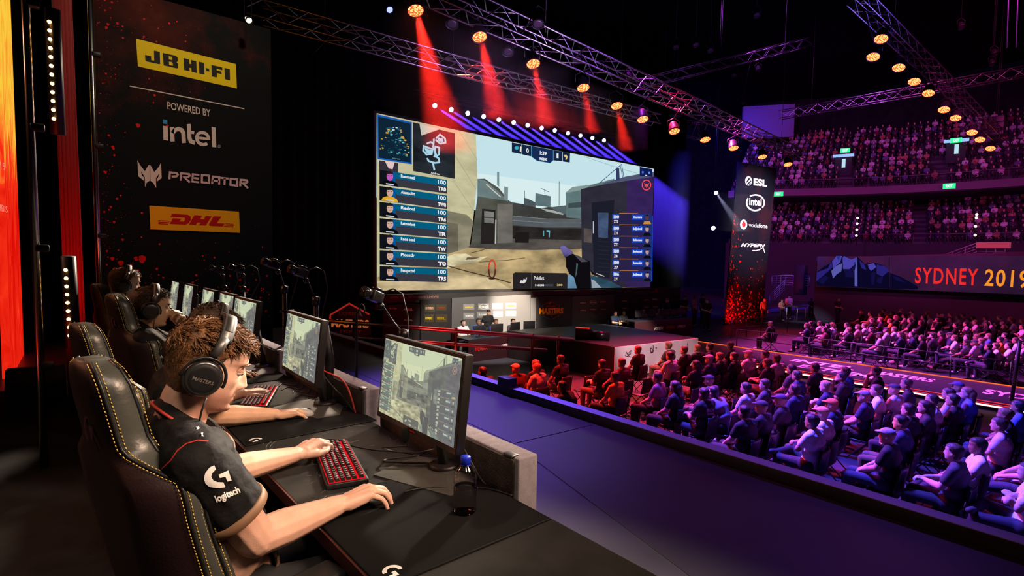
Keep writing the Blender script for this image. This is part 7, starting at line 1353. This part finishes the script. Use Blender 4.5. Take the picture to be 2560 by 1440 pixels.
front = [q for q in seats if q[0] == 0 and q[1] < 4 and vis(q)]; front.sort(key=lambda q: (q[1], q[2])); ind = front[:room]; rest = [q for q in seats if q not in set(ind)]
PAL = [(.012, .012, .014)]*4+[(.04, .04, .045)]*2+[(.02, .02, .05), (.30, .30, .32), (.55, .53, .54), (.55, .53, .54), (.12, .02, .03), (.35, .16, .10), (.10, .12, .22)]; PN = {(.012, .012, .014): 'black', (.04, .04, .045): 'dark grey', (.02, .02, .05): 'navy', (.30, .30, .32): 'grey', (.55, .53, .54): 'white', (.12, .02, .03): 'maroon', (.35, .16, .10): 'tan', (.10, .12, .22): 'blue'}
cnt = {}
for ti, k, i, x, y, z in ind:
    o = bpy.data.objects.new('person', MINI); COL.objects.link(o); c = rnd.choice(PAL); o.location = (x, y, z); o.rotation_euler = (0, 0, face(x, y)+rnd.uniform(-.2, .2)); o.color = (*[.35*q+.3*v for q, v in zip(c, (.5, .3, .25))], 1); o.color = (*c, 1); cnt[k] = cnt.get(k, 0)+1; j = cnt[k]
    o['label'] = 'tiny seated figure in %s, %s from left in lower stand %s row' % (PN[c], ORD[j-1] if j <= len(ORD) else 'number %d' % j, ['front', 'second', 'third', 'fourth'][k]); o['category'] = 'person'; o['group'] = 'people in the lower stand'
# skin and hair of the little figures keep their own colour
for nm_, col in ((1, (.5, .3, .22)), (2, (.03, .02, .015))): MINI.materials[nm_] = mat('far_skin' if nm_ == 1 else 'far_hair', col, .6)
nb = len(MV); nf = len(MF); A = np.empty((len(rest)*nb, 3), np.float32); CC = np.empty((len(rest)*nb, 4), np.float32); CC[:, 3] = 1; FA = np.array([len(f) for f in MF]); faces = []
for q, (ti, k, i, x, y, z) in enumerate(rest):
    a = face(x, y)+rnd.uniform(-.25, .25); c, s = math.cos(a), math.sin(a); sc = rnd.uniform(.96, 1.06); v = MV*sc; A[q*nb:(q+1)*nb, 0] = v[:, 0]*c-v[:, 1]*s+x; A[q*nb:(q+1)*nb, 1] = v[:, 0]*s+v[:, 1]*c+y; A[q*nb:(q+1)*nb, 2] = v[:, 2]+z
    tab = np.array([rnd.choice(PAL), rnd.choice(SKC), rnd.choice(HRC), (.02, .02, .028)]); CC[q*nb:(q+1)*nb, :3] = tab[MP]
flat = np.concatenate([np.array(f) for f in MF]); allv = (flat[None, :]+np.arange(len(rest))[:, None]*nb).ravel().astype(np.int32); tot = np.tile(FA, len(rest)).astype(np.int32); st = np.concatenate([[0], np.cumsum(tot)[:-1]]).astype(np.int32)
me = bpy.data.meshes.new('seated_crowd'); me.vertices.add(len(A)); me.vertices.foreach_set('co', A.ravel()); me.loops.add(len(allv)); me.loops.foreach_set('vertex_index', allv); me.polygons.add(len(tot)); me.polygons.foreach_set('loop_start', st); me.polygons.foreach_set('loop_total', tot); me.polygons.foreach_set('use_smooth', np.ones(len(tot), bool)); me.update(calc_edges=True)
ca = me.color_attributes.new('tint', 'FLOAT_COLOR', 'POINT'); ca.data.foreach_set('color', CC.ravel())
cm = mat('crowd_cloth', (.3, .3, .3), .8); va = cm.node_tree.nodes.new('ShaderNodeVertexColor'); va.layer_name = 'tint'; cm.node_tree.links.new(va.outputs['Color'], cm.node_tree.nodes['Principled BSDF'].inputs['Base Color']); me.materials.append(cm)
tag(link('seated_crowd', me), 'dense seated crowd filling the upper and lower stands across the hall', 'crowd', kind='stuff')
# exits, stair lights, stairs
EXG, EXW = glow('exit_green', (.02, .9, .18), 2.2), glow('exit_white', (.8, 1, .85), 2.0)
for x, y, d, lab in ((2113, 376, 56, 'green exit sign over the left doorway of the upper stand'), (2390, 351, 51, 'green exit sign over the right doorway of the upper stand'), (2373, 465, 46.5, 'green exit sign under the fascia above the lower stand'), (1946, 485, 54, 'small green exit sign beside the hanging banner top')):
    p = at(x, y, d); t = thing('exit_sign', lab, 'exit sign', p, 'exit signs'); v = (Vector(CAM)-p); v.z = 0; an = math.atan2(-v.x, v.y)+PI; ro = Matrix.Rotation(an, 3, 'Z'); MB().box(p, (.85, .12, .42), 0, ro).build('sign_box', EXG, t); mb = MB(); q = p+ro @ Vector((0, -.065, 0)); lettering(mb, 'EXIT', q+ro @ Vector((-.22, 0, -.12)), q+ro @ Vector((.22, 0, -.12)), q+ro @ Vector((-.22, 0, .12)), 0, .02); mb.build('sign_lettering', EXW, t)
for x, y, d, lab in ((2108, 402, 57, 'lit doorway with pale lintel in the left of the upper stand'), (2390, 366, 52, 'lit doorway with pale lintel in the right of the upper stand')):
    p = at(x, y, d); t = thing('stand_portal', lab, 'doorway', p, 'stand doorways'); v = (Vector(CAM)-p); v.z = 0; ro = Matrix.Rotation(math.atan2(-v.x, v.y)+PI, 3, 'Z'); MB().box(p+Vector((0, 0, .55)), (1.9, .5, .22), 0, ro).build('lintel', glow('portal_light', (.35, .55, 1.0), 1.0), t); MB().box(p+ro @ Vector((0, .2, -.6)), (1.5, .2, 1.9), 0, ro).build('doorway', mat('portal_dark', (.02, .02, .025), .8), t); MB().box(p+ro @ Vector((.05, .05, -.25)), (.32, .05, .9), 0, ro).build('gap_light', glow('portal_gap', (.55, .85, 1.0), .9), t)
WL = glow('aisle_lamp', (1.0, .62, .35), 10.0)
for lab, pl, d in (('left vertical string of warm aisle lamps in the lower stand', ((2144, 545), (2143, 559), (2142, 574), (2141, 589)), 52), ('right vertical string of warm aisle lamps in the lower stand', ((2442, 536), (2441, 544), (2439, 566), (2438, 588)), 46)):
    t = thing('aisle_lights', lab, 'lamp string', at(*pl[-1], d)); MB().tube([at(pl[0][0], pl[0][1]-6, d), at(pl[-1][0], pl[-1][1]+24, d)], .03, 6).build('lamp_pole', DARKM, t)
    for x, y in pl: MB().ball(at(x, y, d-.1), .10, 10).build('lamp_bulb', WL, t)
def rails(label, path, d, h=1.0):
    P = [at(x, y, dd) for x, y, dd in path]; t = thing('stair_rail', label, 'stair rail', P[0]); m = mat('stair_rail_grey', (.35, .33, .38), .45, .6)
    for k in range(5): MB().tube([p-Vector((0, 0, h*k/5)) for p in P], .035 if k == 0 else .018, 6).build('rail', m, t)
    for a, b in zip(P[:-1], P[1:]):
        for f in (0, .33, .66, 1): q = a.lerp(b, f); MB().cyl(q, q-Vector((0, 0, h)), .025, 6).build('post', m, t)
rails('stair railing sloping up behind the top of the long sign at right', ((2352, 640, 37), (2446, 606, 36), (2514, 607, 35)), 36, 1.0); rails('blue-lit railing of the platform left of the long sign', ((1930, 690, 41), (1964, 688, 41), (2024, 690, 40)), 41, .9); rails('blue-lit stair rail dropping behind the crew desk', ((1924, 738, 41), (1962, 700, 41)), 41, .9)
spot(at(1960, 690, 41)+Vector((-5, -5, 5)), at(1960, 700, 41), (.08, .08, 1.0), 2500, 40, .7, .3); pb = at(2483, 613, 35.2); tag(MB().box(pb, (1.7, .08, .38), 0, Matrix.Rotation(math.atan2(sd.y, sd.x), 3, 'Z')).build('small_sign', glow('small_sign_pink', (1.0, .08, .2), .4)), 'small pink lit sign on the stair landing above the long sign', 'sign')
sp_ = at(2002, 700, 40.5); tag(MB().rbox(sp_, (.7, .7, 2.2), .03).build('loudspeaker', mat('speaker_black')), 'tall black loudspeaker box at the left end of the long sign', 'speaker')
# ---------------------------------------------------------------- haze in the stage air, where the lamp beams show
def haze(name, label, c, d, dens, an=.55):
    m = bpy.data.materials.new(name); m.use_nodes = True; nt = m.node_tree; nt.nodes.remove(nt.nodes['Principled BSDF']); v = nt.nodes.new('ShaderNodeVolumeScatter'); v.inputs['Density'].default_value = dens; v.inputs['Anisotropy'].default_value = an; nt.links.new(v.outputs[0], nt.nodes['Material Output'].inputs['Volume'])
    return tag(MB().box(c, d).build('stage_haze', m), label, 'haze', kind='stuff')
for p in BLP: spot(p+Vector((.12, -.02, -.08)), p+Vector((12, 0, -4.2)), (.07, .03, 1.0), 130000, 5.5, .7, .05)
wp = at(1790, 482, 32.8); spot(wp, wp+Vector((3.0, -.6, -2.6)), (.6, .62, 1.0), 6000, 14, .8, .05); haze('stage_haze', 'thin haze lit by the small white lamp left of the hanging banner', wp+Vector((1.35, -.3, -1.1)), (2.6, 1.2, 2.3), .06, .2)
for i, (p, dp) in enumerate(RLP[:8]): spot(p+Vector((.02, -.02, -.05)), p+Vector((1.0, -.4, -4.0)), (1.0, .02, .01), (16000, 12000, 9000, 6000, 7000, 3000, 3000, 3000)[i], 25, .8, .06)
haze('stage_haze', 'thin haze over the big screen where blue beams show', (22.7, 20.70, 4.2), (21.0, .56, 9.4), .085, .1)
for i, (p, dp) in enumerate(RLP[:5]): hl = (3.0, 1.9, 1.6, 1.3, 1.4)[i]; haze('stage_haze', 'thin haze lit red below the %s red lamp of the dark truss' % ORD[i], p+Vector((.125*hl, -.05*hl, -.06-hl/2)), (1.0+.3*hl, 1.0+.2*hl, hl), .06, .2)
